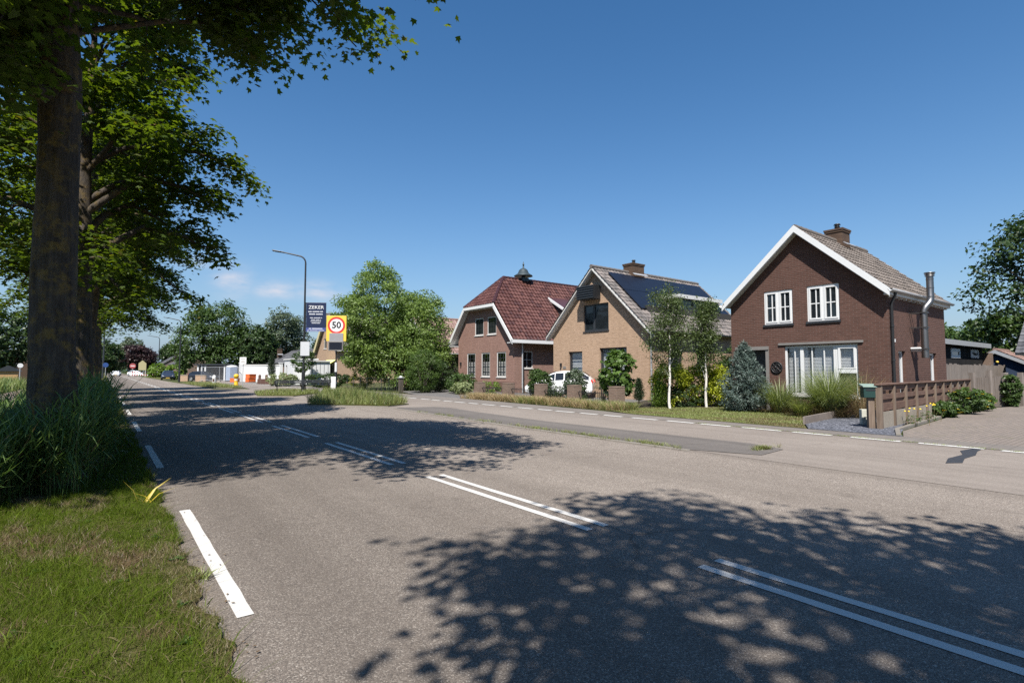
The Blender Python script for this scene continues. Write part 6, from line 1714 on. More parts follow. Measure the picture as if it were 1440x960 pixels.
# straw lying about and a few coarse leaves
n = 800
Q = patchy(n, -1.3, 0.58, 2.2, 7.8, rng); Q[:, 2] = 0.045
az = rng.uniform(0, 6.28, n); L_ = rng.uniform(0.06, 0.20, n)
d = np.stack([np.cos(az), np.sin(az), rng.uniform(-0.12, 0.12, n)], 1); s = np.stack([-np.sin(az), np.cos(az), np.zeros(n)], 1)
V = np.stack([Q-s*0.0022, Q+d*(L_*0.5)[:, None]-s*0.0022+[0, 0, 0.008], Q+d*L_[:, None], Q+d*(L_*0.5)[:, None]+s*0.0022+[0, 0, 0.008], Q+s*0.0022], 1)
parts.append(V); mids.append(np.full(n, 1))
n = 900
Q = patchy(n, -1.3, 0.58, 2.2, 8.0, rng)
parts.append(blades_V(Q, 0.10*rng.uniform(0.6, 1.5, n), 0.007, 1.6, rng, 1.0, 2)); mids.append(np.zeros(n, int))
V = np.concatenate(parts); mi = np.concatenate(mids)
o = link('verge_grass', np_mesh('verge_grass', V, 0, [M['grass_g'], M['grass_d'], M['grass_b']], mi)); tag(o, 'mown patchy green and brown grass of the near roadside verge', 'grass', None, 'stuff')
# flat rosettes of broad leaved weeds and a few fallen maple leaves in the verge
n = 34
Q = patchy(n, -0.9, 0.56, 2.3, 7.6, rng); Q[:, 2] = 0.03
Vr = leaves_V(np.repeat(Q, 9, 0)+rng.normal(size=(n*9, 3))*[0.012, 0.012, 0.004], np.full(n*9, 0.055), OVAL, 0.8, 0.0, None, 0, rng)
o = link('verge_weeds', np_mesh('verge_weeds', Vr, 0, M['box_leaf'])); tag(o, 'small broad leaved weeds scattered through the near verge', 'weeds', None, 'stuff')
n = 60
Q = np.stack([0.62+np.abs(rng.normal(size=n))*0.10, rng.uniform(2.2, 9, n), np.full(n, 0.012)], 1)
Vr = leaves_V(Q, np.full(n, 0.022), OVAL, 0.95, 0.0, None, 0, rng)
o = link('leaf_litter', np_mesh('leaf_litter', Vr, 0, M['grass_b'])); tag(o, 'bits of brown leaf litter along the road edge', 'litter', None, 'stuff')
# longer verge grass further on, under the maples
P = np.concatenate([patchy(9000, -0.2, 0.60, 8.4, 16, rng), patchy(9000, -0.6, 0.60, 16, 60, rng)])
P = P[P[:, 0] < 0.57+0.05*np.sin(P[:, 1]*4.3)]
V = blades_V(P, 0.09*rng.uniform(0.5, 1.6, len(P))*(1+P[:, 1]/60), 0.006+0.0002*P[:, 1], 0.9, rng, 0.8, 2)
o = link('verge_grass', np_mesh('verge_grass', V, 0, [M['grass_g'], M['grass_d']], (rng.random(len(P)) > 0.86).astype(int))); tag(o, 'shaded verge grass running on under the row of maples', 'grass', None, 'stuff')

# ------------------------------------------------------------------ reeds round the thick trunk
rng = np.random.default_rng(31)
def reed_stems(n, box, hfun, leaf_l=0.50, per=8, width=0.017, mats=('reed', 'grass_d')):
    x = rng.uniform(box[0], box[1], n); y = rng.uniform(box[2], box[3], n)
    front = 7.85+np.clip((x+1.0)/1.5, 0, 1)*1.0+0.18*np.sin(x*7)
    ok = (y > front) & (x < 0.04-0.05*np.sin(y*3)-np.clip((9.0-y)*0.28, 0, 1))
    x, y = x[ok], y[ok]; n = len(x)
    H = hfun(x, y)*rng.uniform(0.75, 1.18, n)
    lx = rng.normal(size=n)*0.10; ly = rng.normal(size=n)*0.10
    V = []; mi = []
    for k in range(per):
        t = (k+1.5)/(per+1)
        base = np.stack([x+lx*H*t*t, y+ly*H*t*t, H*t*0.92], 1)
        az = rng.uniform(0, 6.28, n)
        d = np.stack([np.cos(az), np.sin(az), np.zeros(n)], 1); s = np.stack([-np.sin(az), np.cos(az), np.zeros(n)], 1)
        L_ = leaf_l*rng.uniform(0.6, 1.2, n)*(0.65+0.45*np.sin(np.pi*min(t, 0.95)))
        rise = rng.uniform(1.0, 2.4, n); w_ = width*rng.uniform(0.7, 1.3, n)
        c = []
        for q in (0, 0.35, 0.7, 1.0):
            c.append(base+d*(L_*q)[:, None]*0.85+np.array([0, 0, 1.0])*(L_*(rise*q*0.6-0.5*q*q*rng.uniform(0.4, 1.6, n)))[:, None])
        V.append(np.stack([c[0]-s*(w_*0.3)[:, None], c[1]-s*(w_*0.5)[:, None], c[2]-s*(w_*0.42)[:, None], c[3], c[2]+s*(w_*0.42)[:, None], c[1]+s*(w_*0.5)[:, None], c[0]+s*(w_*0.3)[:, None]], 1))
        mi.append((rng.random(n) > (0.80 if t < 0.3 else 0.97)).astype(int))
    # stems
    a = np.stack([x, y, np.zeros(n)], 1); b = np.stack([x+lx*H, y+ly*H, H*0.95], 1); m_ = (a+b)/2-np.stack([lx*H*0.2, ly*H*0.2, np.zeros(n)], 1)
    s = np.stack([np.full(n, 0.795), np.full(n, -0.6), np.zeros(n)], 1)*0.0035
    V.append(np.stack([a-s, m_-s, b-s*0.4, b, b+s*0.4, m_+s, a+s], 1)); mi.append((rng.random(n) > 0.7).astype(int))
    return np.concatenate(V), np.concatenate(mi)
hf = lambda x, y: 0.72+0.38*np.clip((x+0.95)/0.75, 0, 1)+0.03*np.clip(y-8.5, 0, 4)
V, mi = reed_stems(4300, (-2.6, 0.2, 7.6, 15.5), hf)
o = link('reeds', np_mesh('reeds', V, 0, [M['reed'], M['grass_d']], mi)); tag(o, 'dark green bed of tall reeds round the foot of the thick maple', 'reeds', None, 'stuff')
# fallen yellowed leaves at the verge corner
n = 7
Q = np.array([[0.42, 7.35, 0.02], [0.45, 7.3, 0.02], [0.40, 7.38, 0.02], [0.47, 7.33, 0.02], [0.35, 7.42, 0.02], [0.43, 7.40, 0.02], [0.40, 7.28, 0.02]])
V = blades_V(Q, np.array([0.30, 0.22, 0.26, 0.16, 0.28, 0.2, 0.14]), 0.022, 1.3, np.random.default_rng(2), 0.7, 2, np.array([0.4, -0.2, 0.9, 2.6, 2.2, 0.1, 3.5]))
o = link('yellow_reed', np_mesh('yellow_reed', V, 0, M['yellow_blade'])); tag(o, 'yellowed reed shoot bent over at the verge corner by the white line', 'plant')
# green field beyond the cycle path
rng = np.random.default_rng(41)
n = 16000
P = np.stack([-1.6-rng.random(n)**1.2*9, rng.uniform(30, 62, n), np.full(n, -0.03)], 1); P = P[P[:, 0] > -0.14*P[:, 1]-2.5]
P = P[(P[:, 0] < -5.3) | (P[:, 0] > -2.8)]
V = blades_V(P, 1.15*rng.uniform(0.7, 1.15, len(P)), 0.05, 0.5, rng, 0.7, 2)
o = link('tall_grass', np_mesh('tall_grass', V, 0, [M['reed'], M['grass_m']], (rng.random(len(P)) > 0.5).astype(int))); tag(o, 'tall green ditch vegetation left of the thick trunk', 'tall grass', None, 'stuff')

# ------------------------------------------------------------------ rough grass of the islands and kerb weeds
def in_poly_np(poly, n, rng):
    xs = [p[0] for p in poly]; ys = [p[1] for p in poly]; out = []
    while len(out) < n:
        x = rng.uniform(min(xs), max(xs)); y = rng.uniform(min(ys), max(ys))
        if poly_in(poly, x, y): out.append((x, y, 0.095))
    return np.array(out)
rng = np.random.default_rng(51)
P = in_poly_np(ISL1, 19000, rng)
P = P[lowfreq(P, 19, 1.3)+0.5*rng.normal(size=len(P)) > -0.75]
hh = np.where(P[:, 1] < 30, 0.42, 0.28)*rng.uniform(0.4, 1.35, len(P))*(1+0.35*np.clip(lowfreq(P, 9, 1.6), -1.2, 1.2))
V = blades_V(P, hh, 0.013, 0.7, rng, 0.8, 2)
Q = in_poly_np(ISL1, 160, rng); Q = Q[Q[:, 1] < 27]
V2 = blades_V(np.repeat(Q, 6, 0)+rng.normal(size=(len(Q)*6, 3))*[0.05, 0.05, 0], 0.65, 0.014, 0.35, rng, 0.5, 2)
r_ = rng.random(len(P))
mi = np.where(r_ > 0.80, 1, 0)
o = link('island_grass', np_mesh('island_grass', np.concatenate([V, V2]), 0, [M['grass_m'], M['grass_d'], M['mid_leaf']], np.concatenate([mi, np.full(len(V2), 2)]))); tag(o, 'long pale green grass on the traffic island in front of the speed sign', 'grass', None, 'stuff')
P = np.concatenate([in_poly_np(ISL2, 5000, rng), in_poly_np(ISL3, 5000, rng), in_poly_np(ISL4, 1500, rng)])
V = blades_V(P, 0.16*rng.uniform(0.5, 1.6, len(P)), 0.018, 0.8, rng, 0.8, 2)
o = link('island_grass', np_mesh('island_grass', V, 0, [M['grass_m'], M['grass_d']], (rng.random(len(P)) > 0.8).astype(int))); tag(o, 'short grass round the street lamp and along the further islands', 'grass', None, 'stuff')
# weeds in the kerb joint
KP = [(8.84, 6.1), (8.83, 8.2), (8.85, 11), (8.95, 14.5), (9.12, 17.4)]
pts = []
for a, b in zip(KP, KP[1:]):
    L_ = math.hypot(b[0]-a[0], b[1]-a[1]); k = int(L_*(16 if a[1] < 11 else 5))
    for i in range(k):
        t_ = rng.random(); pts.append((a[0]+(b[0]-a[0])*t_+rng.normal()*0.05, a[1]+(b[1]-a[1])*t_, 0.01))
pts += [(10.0+rng.normal()*0.13, 5.26+rng.normal()*0.04, 0.01) for i in range(26)] + [(0.60+rng.normal()*0.02, 4.5+rng.normal()*0.02, 0.0) for i in range(4)]
pts = np.array(pts)
V = grass_tuft_V(pts, 18, 0.085, 0.008, 1.2, rng, 0.04)
mi = (rng.random(len(V)) > 0.72).astype(int)
o = link('kerb_weeds', np_mesh('kerb_weeds', V, 0, [M['grass_m'], M['grass_d']], mi)); tag(o, 'low weeds growing along the kerb joint of the bay', 'weeds', None, 'stuff')
# joint weeds along the white block line
n = 260; y = rng.uniform(0.5, 9, n); P = np.stack([13.44+rng.normal(size=n)*0.025, y, np.full(n, 0.012)], 1)
V = grass_tuft_V(P, 6, 0.03, 0.006, 1.3, rng, 0.02)
o = link('joint_weeds', np_mesh('joint_weeds', V, 0, M['grass_m'])); tag(o, 'thin line of weeds along the white block marking', 'weeds', None, 'stuff')
# lawn
LP = [(14.47, 6.45), (15.6, 7.05), (19.7, 7.55), (19.8, 12.0), (17.2, 13.9), (14.95, 13.5), (14.47, 12.1)]
P = in_poly_np(LP, 26000, rng); P[:, 2] = 0.02
f = lowfreq(P, 12, 2.0)+0.6*rng.normal(size=len(P))
f += 1.6*np.exp(-((P[:, 0]-14.7)/0.3)**2)*((P[:, 1] > 6.6) & (P[:, 1] < 8.2))
V = blades_V(P, 0.045*rng.uniform(0.5, 1.5, len(P)), 0.009, 0.9, rng, 0.8, 2)
o = link('lawn_grass', np_mesh('lawn_grass', V, 0, [M['grass_m'], M['grass_d'], M['grass_b']], np.where(f > 1.9, 2, np.where(f > 0.55, 1, 0)))); tag(o, 'short yellowish lawn in front of the brown brick house', 'grass', None, 'stuff')
# dry ornamental grass strip along the front fence
n = 330
y = rng.uniform(13.2, 24.9, n); x = 15.35+rng.random(n)*0.95-np.clip((14.8-y)*0.25, 0, 0.5)
P = np.stack([x, y, np.full(n, 0.0)], 1)
V = grass_tuft_V(P, 46, 0.36, 0.012, 0.95, rng, 0.07)
g = (lowfreq(np.repeat(P, 46, 0), 15, 1.4)+0.6*rng.normal(size=len(V)))
o = link('ornamental_grass', np_mesh('ornamental_grass', V, 0, [M['drygrass'], M['grass_m']], (g > 0.35).astype(int))); tag(o, 'straw coloured clumps of ornamental grass in front of the brick piers', 'ornamental grass', None, 'stuff')

# ------------------------------------------------------------------ garden plants
def conifer(name, label, x, y, h, w, mat, seed=1, n=9000, leaf=0.10, z0=0.12, shape=LANCE, layers=11, stem=0.05, cat='conifer', tipup=0.2, power=0.85):
    rng = np.random.default_rng(seed)
    root = thing(name, label, cat, (x, y, 0))
    b = MB(); b.tube([(0,0,-0.05),(0,0,h*0.5),(0,0,h*0.95)], [stem, stem*0.6, 0.01], 8)
    P = []; O = []
    k = 0
    nb = layers*12
    for i in range(nb):
        t = (i+rng.random())/nb
        zb = z0+(h-z0)*t
        rr = w/2*(1-t)**power*rng.uniform(0.72, 1.1)*(0.8+0.2*min(1, t*8))
        a = i*2.39996+rng.uniform(-.3, .3)
        d = np.array([math.cos(a), math.sin(a), 0])
        b.tube([(0, 0, zb), tuple(d*rr*0.5+[0, 0, zb-0.02]), tuple(d*rr*0.95+[0, 0, zb+tipup*rr*0.5])], [0.012, 0.008, 0.003], 4, cap=False)
        m = max(8, int(n/nb*(0.25+1.5*rr/(w/2))))
        u = rng.random(m)**0.55
        q = d[None, :]*(rr*u)[:, None]+np.array([0, 0, zb])[None, :]
        q[:, 2] += rr*(-0.12*np.sin(u*3)+tipup*u*u*0.6)
        q += rng.normal(size=(m, 3))*np.array([0.055, 0.055, 0.035])*(0.5+rr)
        P.append(q); O.append(np.repeat((d+[0, 0, 0.25])[None, :], m, 0)+rng.normal(size=(m, 3))*0.35)
    P = np.concatenate(P); O = np.concatenate(O); O /= np.linalg.norm(O, axis=1)[:, None]
    b.build('trunk', M['bark2'], root, local=True)
    crown_obj('crown', leaves_V(P, np.full(len(P), leaf), shape, 0.2, -0.1, O, 0.15, rng), M[mat], root)
    return root
conifer('blue_spruce', 'blue grey spruce with drooping branches in front of the brown brick house', 18.6, 10.38, 2.5, 2.15, 'spruce', 3, 15000, 0.115, 0.14, power=0.72, stem=0.045)
conifer('small_cypress', 'little dark cypress on a short bare stem beside the brick pier', 17.45, 14.30, 1.18, 0.46, 'conifer', 5, 3500, 0.07, 0.30, power=0.45, stem=0.03, tipup=0.9)
conifer('lime_conifer', 'bright lime green feathery conifer left of the first birch', 18.1, 13.75, 1.02, 0.85, 'lime_leaf', 6, 5000, 0.08, 0.0, power=0.45, tipup=1.0)
conifer('dark_cypress', 'slim dark clipped cypress in front of the white garage', 15.4, 66.1, 3.6, 0.95, 'conifer', 7, 4500, 0.14, 0.9, power=0.42, tipup=1.0, stem=0.08)
shrub('golden_shrub', 'golden yellow shrub behind the first white birch trunk', 18.75, 13.75, 1.75, 1.95, 'gold_leaf', 'golden shrubs', 0.11, 110, 42, FROND, 11, z0=0, up=0.15)
shrub('golden_shrub', 'golden yellow shrub filling the gap between both birch trunks', 20.1, 13.2, 1.9, 1.75, 'gold_leaf', 'golden shrubs', 0.11, 110, 42, FROND, 12, up=0.15)
shrub('golden_shrub', 'golden yellow shrub between the second birch and the blue spruce', 20.6, 12.4, 1.7, 1.65, 'gold_leaf', 'golden shrubs', 0.11, 100, 42, FROND, 13, up=0.15)
shrub('dark_shrub', 'low dark green shrub in the shade under the golden ones', 19.0, 13.25, 1.9, 0.85, 'dark_leaf', None, 0.06, 90, 40, OVAL, 14)
shrub('tall_shrub', 'tall fresh green shrub rising behind the golden shrubs beside the brown house', 22.6, 13.3, 1.7, 2.75, 'mid_leaf', None, 0.10, 100, 40, OVAL, 15)
shrub('flowering_shrub', 'shrub with pale straw coloured plumes against the corner of the brown house', 22.3, 12.4, 1.2, 2.95, 'drygrass', None, 0.09, 60, 34, LANCE, 16, zc=2.3)
shrub('fig_bush', 'large leaved bright green fig bush in front of the tan brick wall', 18.2, 16.25, 1.55, 2.2, 'fig_leaf', None, 0.19, 90, 16, MAPLE, 17, zc=1.25, lump=0.45)
shrub('airy_shrub', 'grey green airy shrub just left of the fig bush', 18.8, 17.5, 0.9, 1.5, 'grey_leaf', None, 0.06, 70, 30, LANCE, 18)
shrub('round_shrub', 'loose light green shrub hiding the middle of the white car', 17.35, 20.45, 1.15, 1.66, 'mid_leaf', 'garden shrubs by the white car', 0.085, 170, 40, OVAL, 19)
shrub('speckled_shrub', 'speckled green and pink tipped shrub at the back end of the white car', 17.45, 18.1, 1.15, 1.66, 'grey_leaf', 'garden shrubs by the white car', 0.075, 170, 40, OVAL, 20)
shrub('dark_shrub', 'low dark leaved shrub between the two shrubs by the white car', 17.3, 19.3, 1.0, 0.95, 'dark_leaf', 'garden shrubs by the white car', 0.06, 80, 36, OVAL, 21)
shrub('dark_shrub', 'dark leaved shrub under the speckled shrub beside the doorway pier', 17.35, 17.65, 0.8, 0.9, 'dark_leaf', 'garden shrubs by the white car', 0.06, 70, 36, OVAL, 22)
shrub('low_shrub', 'yellowish low shrub under the ground floor windows of the pink house', 18.4, 26.4, 1.6, 0.95, 'lime_leaf', None, 0.07, 60, 30, OVAL, 23)
shrub('leafy_bush', 'mid green bush at the left corner of the pink brick house', 18.7, 30.2, 2.0, 1.35, 'mid_leaf', None, 0.10, 110, 36, OVAL, 24)
shrub('trailing_bush', 'olive green trailing bush beside the pink house entrance', 17.9, 28.6, 1.5, 0.85, 'pampas', None, 0.09, 80, 36, OVAL, 25)
# birches
def birch(label, x, y, h, w, seed, lean=0.0):
    rng = np.random.default_rng(seed); rnd = random.Random(seed)
    root = thing('birch_tree', label, 'tree', (x, y, 0), 0, 'young white birches on the lawn')
    b = MB(); pts = [(lean*z+0.035*math.sin(z*1.6+seed)+0.012*math.sin(z*5+seed), 0.03*math.cos(z*1.7)+0.012*math.sin(z*4.1), z) for z in np.linspace(-0.05, h*0.93, 14)]
    b.tube(pts, [0.055*(1-0.75*i/13) for i in range(14)], 10)
    tw = MB(); C = []
    for i in range(34):
        z0 = h*(0.38+0.55*(i/34)) if i > 1 else h*(0.24+0.12*i)
        a = i*2.4+seed; rr = w/2*rnd.uniform(0.5, 1.0)*(1-0.45*max(0, (z0/h-0.6)/0.4)) * (0.55 if i < 2 else 1)
        e = Vector((lean*z0+rr*math.cos(a), rr*math.sin(a), z0+rnd.uniform(0.15, 0.75)))
        s = Vector((lean*z0, 0, z0)); m = s.lerp(e, 0.55)+Vector((0, 0, 0.12))
        (b if i < 3 else tw).tube([s, m, e], [0.013, 0.008, 0.003], 5, cap=False)
        for t_ in (0.35, 0.55, 0.75, 0.9, 1.0):
            c = s.lerp(m, t_/0.55) if t_ < 0.55 else m.lerp(e, (t_-0.55)/0.45)
            if i > 1 or t_ > 0.7: C.append(tuple(c+Vector((0, 0, -0.08))))
    b.build('trunk', M['birchbark'], root, local=True); tw.build('branches', M['bark2'], root, local=True)
    C = np.array(C); k = 52
    P = (C[:, None, :]+rng.normal(size=(len(C), k, 3))*[0.14, 0.14, 0.16]).reshape(-1, 3)
    crown_obj('crown', leaves_V(P, np.full(len(P), 0.07), OVAL, 0.3, 0.8, None, 0, rng), M['birch_leaf'], root)
birch('taller white birch on the lawn, left of the pair', 17.55, 12.85, 4.6, 1.9, 3)
birch('smaller white birch on the lawn, right of the pair', 19.45, 12.50, 4.25, 1.35, 8)
# arching grasses by the big window
def pampas(label, x, y, h, n, seed, mats, spread, name='pampas_grass'):
    rng = np.random.default_rng(seed)
    root = thing(name, label, 'ornamental grass', (x, y, 0), 0, 'arching grasses in front of the big window')
    P = np.zeros((1, 3))
    V = arch_V(n, h*1.25, 0.010, 32, 105, rng, spread)
    crown_obj('blades', V, M[mats], root)
    V = grass_tuft_V(P, n//5, h*rng.uniform(0.2, 0.6, n//5), 0.014, 1.2, rng, spread*1.2, 0.8, 3)
    crown_obj('dry_skirt', V, M['grass_d'], root)
pampas('big arching pampas grass in front of the right half of the white window', 18.7, 7.55, 1.40, 2600, 3, 'pampas', 0.24)
pampas('low feathery grass tuft at the left foot of the big pampas grass', 18.0, 8.1, 0.6, 800, 5, 'grass_m', 0.16)
pampas('brownish arching grass between the blue spruce and the big pampas grass', 18.9, 9.25, 1.05, 1300, 4, 'pampas', 0.20)
pampas('thin straw grass by the corner downpipe of the brown brick house', 19.0, 6.7, 1.25, 260, 6, 'drygrass', 0.22)
# plants along the board fence
def flower_bush(name, label, x, y, w, h, mat, fl, nf, seed, leaf=0.09, group=None):
    o = shrub(name, label, x, y, w, h, mat, group, leaf, 90, 34, OVAL, seed)
    rng = np.random.default_rng(seed+50)
    P, O = ellipsoid_pts(nf, (0, 0, h*0.52), (w*0.5, w*0.5, h*0.52), 0.95, rng, 0.1, 0.1)
    mb = MB()
    for p in P:
        for k in range(6):
            a = k*math.pi/3; d = Vector((math.cos(a), math.sin(a), 0.2))*0.05
            c = Vector(p); mb.add([c, c+d+Vector((-d.y, d.x, 0))*0.4, c+d*1.3, c+d+Vector((d.y, -d.x, 0))*0.4], [(0,1,2,3)])
    mb.build('flowers', M[fl], o, local=True)
    return o
FB = 'plants along the board fence'
flower_bush('fence_bush', 'spreading green bush with yellow flowers along the middle of the board fence', 21.6, 5.30, 0.9, 0.5, 'mid_leaf', 'flower_y', 9, 31, group=FB)
flower_bush('fence_bush', 'larger green bush with a few yellow flowers along the far half of the board fence', 23.8, 5.35, 1.5, 0.8, 'mid_leaf', 'flower_y', 12, 32, group=FB)
flower_bush('fence_bush', 'leafy bush at the very far end of the board fence', 26.0, 5.45, 1.3, 0.85, 'fig_leaf', 'flower_y', 6, 33, group=FB)
flower_bush('climbing_shrub', 'tall leafy shrub climbing the first section of the picket fence', 30.0, 5.1, 0.7, 1.5, 'mid_leaf', 'flower_w', 4, 34)
flower_bush('climbing_shrub', 'leafy shrub with white blossom at the right edge of the picket fence', 33.0, 4.3, 0.9, 1.0, 'fig_leaf', 'flower_w', 8, 35)
def weed_plant(label, x, y, h, seed):
    rng = np.random.default_rng(seed)
    root = thing('wild_flower', label, 'plant', (x, y, 0), 0, 'weeds at the foot of the concrete fence base')
    P = np.zeros((14, 3)); P[:, :2] = rng.normal(size=(14, 2))*0.12
    crown_obj('stalks', blades_V(P, h, 0.012, 0.5, rng, 0.5, 2), M['grass_d'], root)
    P, O = ellipsoid_pts(90, (0, 0, h*0.3), (0.2, 0.2, h*0.35), 0.3, rng)
    crown_obj('leaves', leaves_V(P, np.full(90, 0.06), OVAL, 0.5, 0.3, O, 0.3, rng), M['mid_leaf'], root)
    mb = MB()
    for k in range(5):
        c = Vector((rng.normal()*0.13, rng.normal()*0.13, h*rng.uniform(0.7, 1.0))); mb.lathe(c, [(0.006, 0), (0.03, 0.01), (0.02, 0.03), (0.004, 0.035)], 6)
    mb.build('flowers', M['flower_y'], root, local=True)
weed_plant('yellow flowering weed near the mailbox end of the concrete base', 17.6, 5.02, 0.5, 3)
weed_plant('taller brown weed further along the concrete base', 19.4, 5.12, 0.55, 4)

# ------------------------------------------------------------------ bigger shrubs and trees
tree_simple('willow_tree', 'broad bright green willow behind the speed sign', 18.2, 38.9, 9.2, 7.8, 'willow', None, 0.5, 0.25, 760, 84, LANCE*np.array([1.7, 1, 1]), 41, 'bark2', up=0.15, trunk_r=0.2, cr=0.72, lump=0.4, shell=0.75, lobes=[(-0.7, 0.5, 5.2, 5.0, 8.6), (-2.3, 1.8, 4.4, 3.4, 6.2), (1.4, -1.0, 4.4, 4.4, 6.6), (1.9, -1.4, 3.0, 3.0, 4.4), (0.2, -1.0, 2.6, 5.6, 4.6)])
tree_simple('round_tree', 'dark tree behind the tiled house roof', 34.5, 68, 12.4, 7.5, 'dark_leaf', None, 3, 0.34, 240, 42, OVAL, 43)
shrub('clipped_bush', 'big rounded bush clipped flat on top left of the pink brick house', 17.3, 32.6, 2.5, 2.95, 'box_leaf', None, 0.07, 320, 56, OVAL, 44, lump=0.08, shell=0.88, cr=0.24)
shrub('clipped_bush', 'second rounded bush tucked right behind the big clipped one', 18.9, 33.3, 2.0, 2.3, 'dark_leaf', None, 0.08, 130, 46, OVAL, 45, lump=0.2)
hg = thing('hedge', 'flat topped green hedge along the left wall of the pink house', 'hedge', (20, 36.9, 0))
rng = np.random.default_rng(46)
n = 9000; P = np.stack([rng.uniform(-1.6, 2.6, n), rng.uniform(-0.5, 0.5, n), rng.uniform(0.05, 2.4, n)], 1)
f = rng.integers(0, 3, n); P[f == 0, 1] = -0.5+rng.normal(size=(f == 0).sum())*0.05; P[f == 1, 2] = 2.42+rng.normal(size=(f == 1).sum())*0.05; P[f == 2, 0] = -1.6+rng.normal(size=(f == 2).sum())*0.05
crown_obj('foliage', leaves_V(P, np.full(n, 0.09), OVAL, 0.3, 0.2, None, 0, rng), M['box_leaf'], hg)
b = MB(); b.box((-1.5, -0.4, -0.05), (2.5, 0.4, 2.2)); b.build('branches', M['bark2'], hg, local=True)
shrub('yellow_shrub', 'yellow leaved shrub under the left side of the willow', 17.3, 43.5, 2.2, 1.6, 'gold_leaf', None, 0.10, 80, 34, OVAL, 47)
shrub('low_hedge', 'long low mixed hedge behind the iron benches', 15.6, 47.5, 5.2, 1.3, 'dark_leaf', None, 0.12, 160, 44, OVAL, 48, wy=1.6)
shrub('low_hedge', 'low mixed hedge left of the long one behind the street lamp', 13.5, 53.5, 3.4, 1.25, 'pampas', None, 0.12, 110, 40, OVAL, 49, wy=1.6)
shrub('red_flower_shrub', 'small shrub with red flowers beside the pink house windows', 20.7, 32.0, 0.9, 1.35, 'mid_leaf', None, 0.07, 50, 30, OVAL, 50)
gate = thing('garden_gate_post', 'small dark garden post with a pale cap between the willow and the clipped bush', 'post', (16.0, 33.4, 0))
b = MB(); b.box((-0.13, -0.13, 0), (0.13, 0.13, 1.0)); b.build('shaft', M['bark2'], gate, local=True)
b = MB(); b.box((-0.18, -0.18, 1.0), (0.18, 0.18, 1.05)); b.lathe((0, 0, 1.05), [(0.14, 0), (0.11, 0.08), (0.03, 0.11)], 10); b.build('cap', M['zinc'], gate, local=True)
wf = thing('wire_fence', 'thin wire garden fence below the willow', 'fence', (15.3, 36, 0))
b = MB()
A = Vector((14.9, 40.5, 0)); B_ = Vector((15.9, 33.8, 0))
for i in range(8): q = A.lerp(B_, i/7); b.tube([q, q+Vector((0, 0, 1.0))], 0.02, 5)
b.build('post', M['anth'], wf)
b = MB()
for z in (0.15, 0.35, 0.55, 0.75, 0.95): b.tube([A+Vector((0, 0, z)), B_+Vector((0, 0, z))], 0.008, 4)
b.build('wire', M['anth'], wf)
tree_simple('round_tree', 'big round dark green tree right of the second street lamp', 14.6, 97.5, 13.4, 12.6, 'mid_leaf', None, 2.2, 0.36, 300, 80, OVAL, 51, cr=1.25, lump=0.4, shell=0.72, lobes=[(0.3, 0, 8.4, 7.2, 9.0), (-3.6, 1, 5.4, 5.2, 7.0), (3.4, -2, 5.0, 5.4, 6.6), (1.6, 0, 4.2, 8.0, 5.2), (-2.0, 1.5, 9.6, 4.0, 4.6)])
tree_simple('round_tree', 'smaller dark tree merging with the right side of the big round tree', 19.6, 93.0, 8.6, 6.4, 'dark_leaf', None, 1.8, 0.36, 200, 46, OVAL, 52)
tree_simple('grey_tree', 'grey green poplar crown behind the white garage', 25.6, 100, 11.6, 8.0, 'grey_leaf', None, 2.5, 0.36, 300, 46, OVAL, 53, cr=1.1)
tree_simple('round_tree', 'green tree between the grey tree and the cream gable', 26.5, 81, 7.6, 5.0, 'dark_leaf', None, 1.8, 0.3, 170, 42, OVAL, 54)
tree_simple('street_tree', 'young loose tree hanging before the white annex', 16.4, 57.0, 3.7, 2.6, 'mid_leaf', None, 1.4, 0.16, 80, 34, OVAL, 55, trunk_r=0.05)
tree_simple('purple_tree', 'dark purple leaved tree at the end of the road', 9.6, 232, 10.4, 11.5, 'purple_leaf', None, 2.5, 0.6, 240, 40, OVAL, 56)
tree_simple('far_tree', 'pale green tree just behind the purple one', 7.6, 262, 14.0, 11.0, 'grey_leaf', 'far trees round the road end', 2.5, 0.7, 200, 36, OVAL, 57)
tree_simple('far_tree', 'dark green tree left of the purple one at the road end', 2.6, 270, 9.0, 11.0, 'dark_leaf', 'far trees round the road end', 1.0, 0.7, 200, 36, OVAL, 58)
tree_simple('far_tree', 'round tree just right of the far maple trunks', 0.3, 215, 10.6, 8.5, 'dark_leaf', 'far trees round the road end', 1.5, 0.6, 200, 36, OVAL, 59)
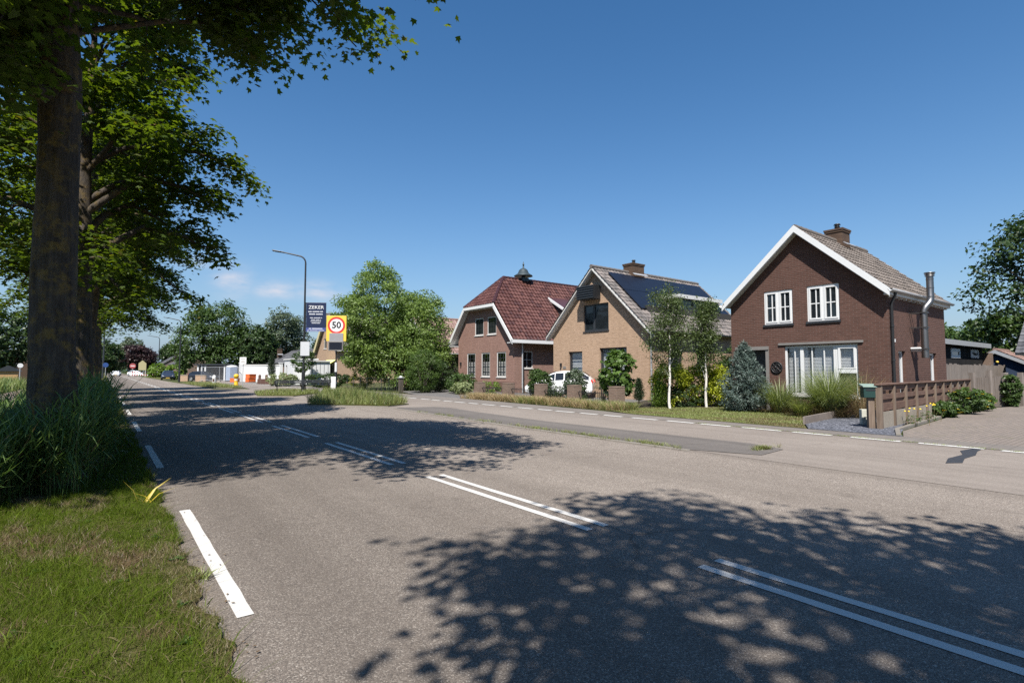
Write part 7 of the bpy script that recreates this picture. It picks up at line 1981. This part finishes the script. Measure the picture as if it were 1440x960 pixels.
tree_simple('far_tree', 'dark tree behind the grey roof by the big dark car', 17.5, 205, 11.5, 8.0, 'dark_leaf', 'far trees round the road end', 2, 0.6, 180, 36, OVAL, 60)
tree_simple('red_tree', 'small reddish tree beside the second street lamp', 10.6, 104, 6.2, 3.0, 'purple_leaf', None, 1.6, 0.3, 80, 36, OVAL, 61)
shrub('far_shrub', 'bright green shrub left of the parked dark car', 8.6, 132, 3.6, 2.8, 'lime_leaf', None, 0.3, 90, 36, OVAL, 62)
shrub('far_shrub', 'yellow green hedge bush behind the parked dark car', 10.2, 113, 3.6, 2.6, 'lime_leaf', None, 0.28, 90, 36, OVAL, 63)
# a far belt of wood closing the horizon
rng = np.random.default_rng(71)
C = []
for i in range(260):
    a = R(rng.uniform(-14, 100)); d_ = rng.uniform(330, 470); C.append((d_*math.sin(a), d_*math.cos(a), rng.uniform(1.5, 6.5)))
C = np.array(C); k = 70
P = (C[:, None, :]+rng.normal(size=(len(C), k, 3))*[5.5, 5.5, 1.8]).reshape(-1, 3)
P[:, 2] = np.abs(P[:, 2])
o = link('far_woods', np_mesh('far_woods', leaves_V(P, np.full(len(P), 1.7), OVAL, 0.2, 0.2, None, 0, rng), 0, M['dark_leaf'])); tag(o, 'low belt of far woods along the horizon', 'woods', None, 'stuff')
# left of the trunk
tree_simple('field_tree', 'dark low tree in front of the grey roof at the left edge', -7.6, 70, 7.5, 6.0, 'dark_leaf', None, 1.5, 0.3, 180, 40, OVAL, 72)
# right side trees
tree_simple('tall_tree', 'tall dark leafy tree at the right edge behind the blue shed', 53.5, 6.5, 14.2, 7.4, 'dark_leaf', None, 3.0, 0.28, 170, 80, OVAL, 73, zc=8.2, rz=5.8, cr=1.15, lump=0.7, shell=0.75)
tree_simple('round_tree', 'lower green tree between the black annex and the tall tree', 52.0, 8.9, 5.9, 4.2, 'mid_leaf', None, 1.2, 0.32, 150, 42, OVAL, 74)
tree_simple('round_tree', 'bushy green tree showing above the black annex roof', 74.0, 18.0, 6.9, 9.5, 'mid_leaf', None, 1.0, 0.4, 200, 40, OVAL, 75)
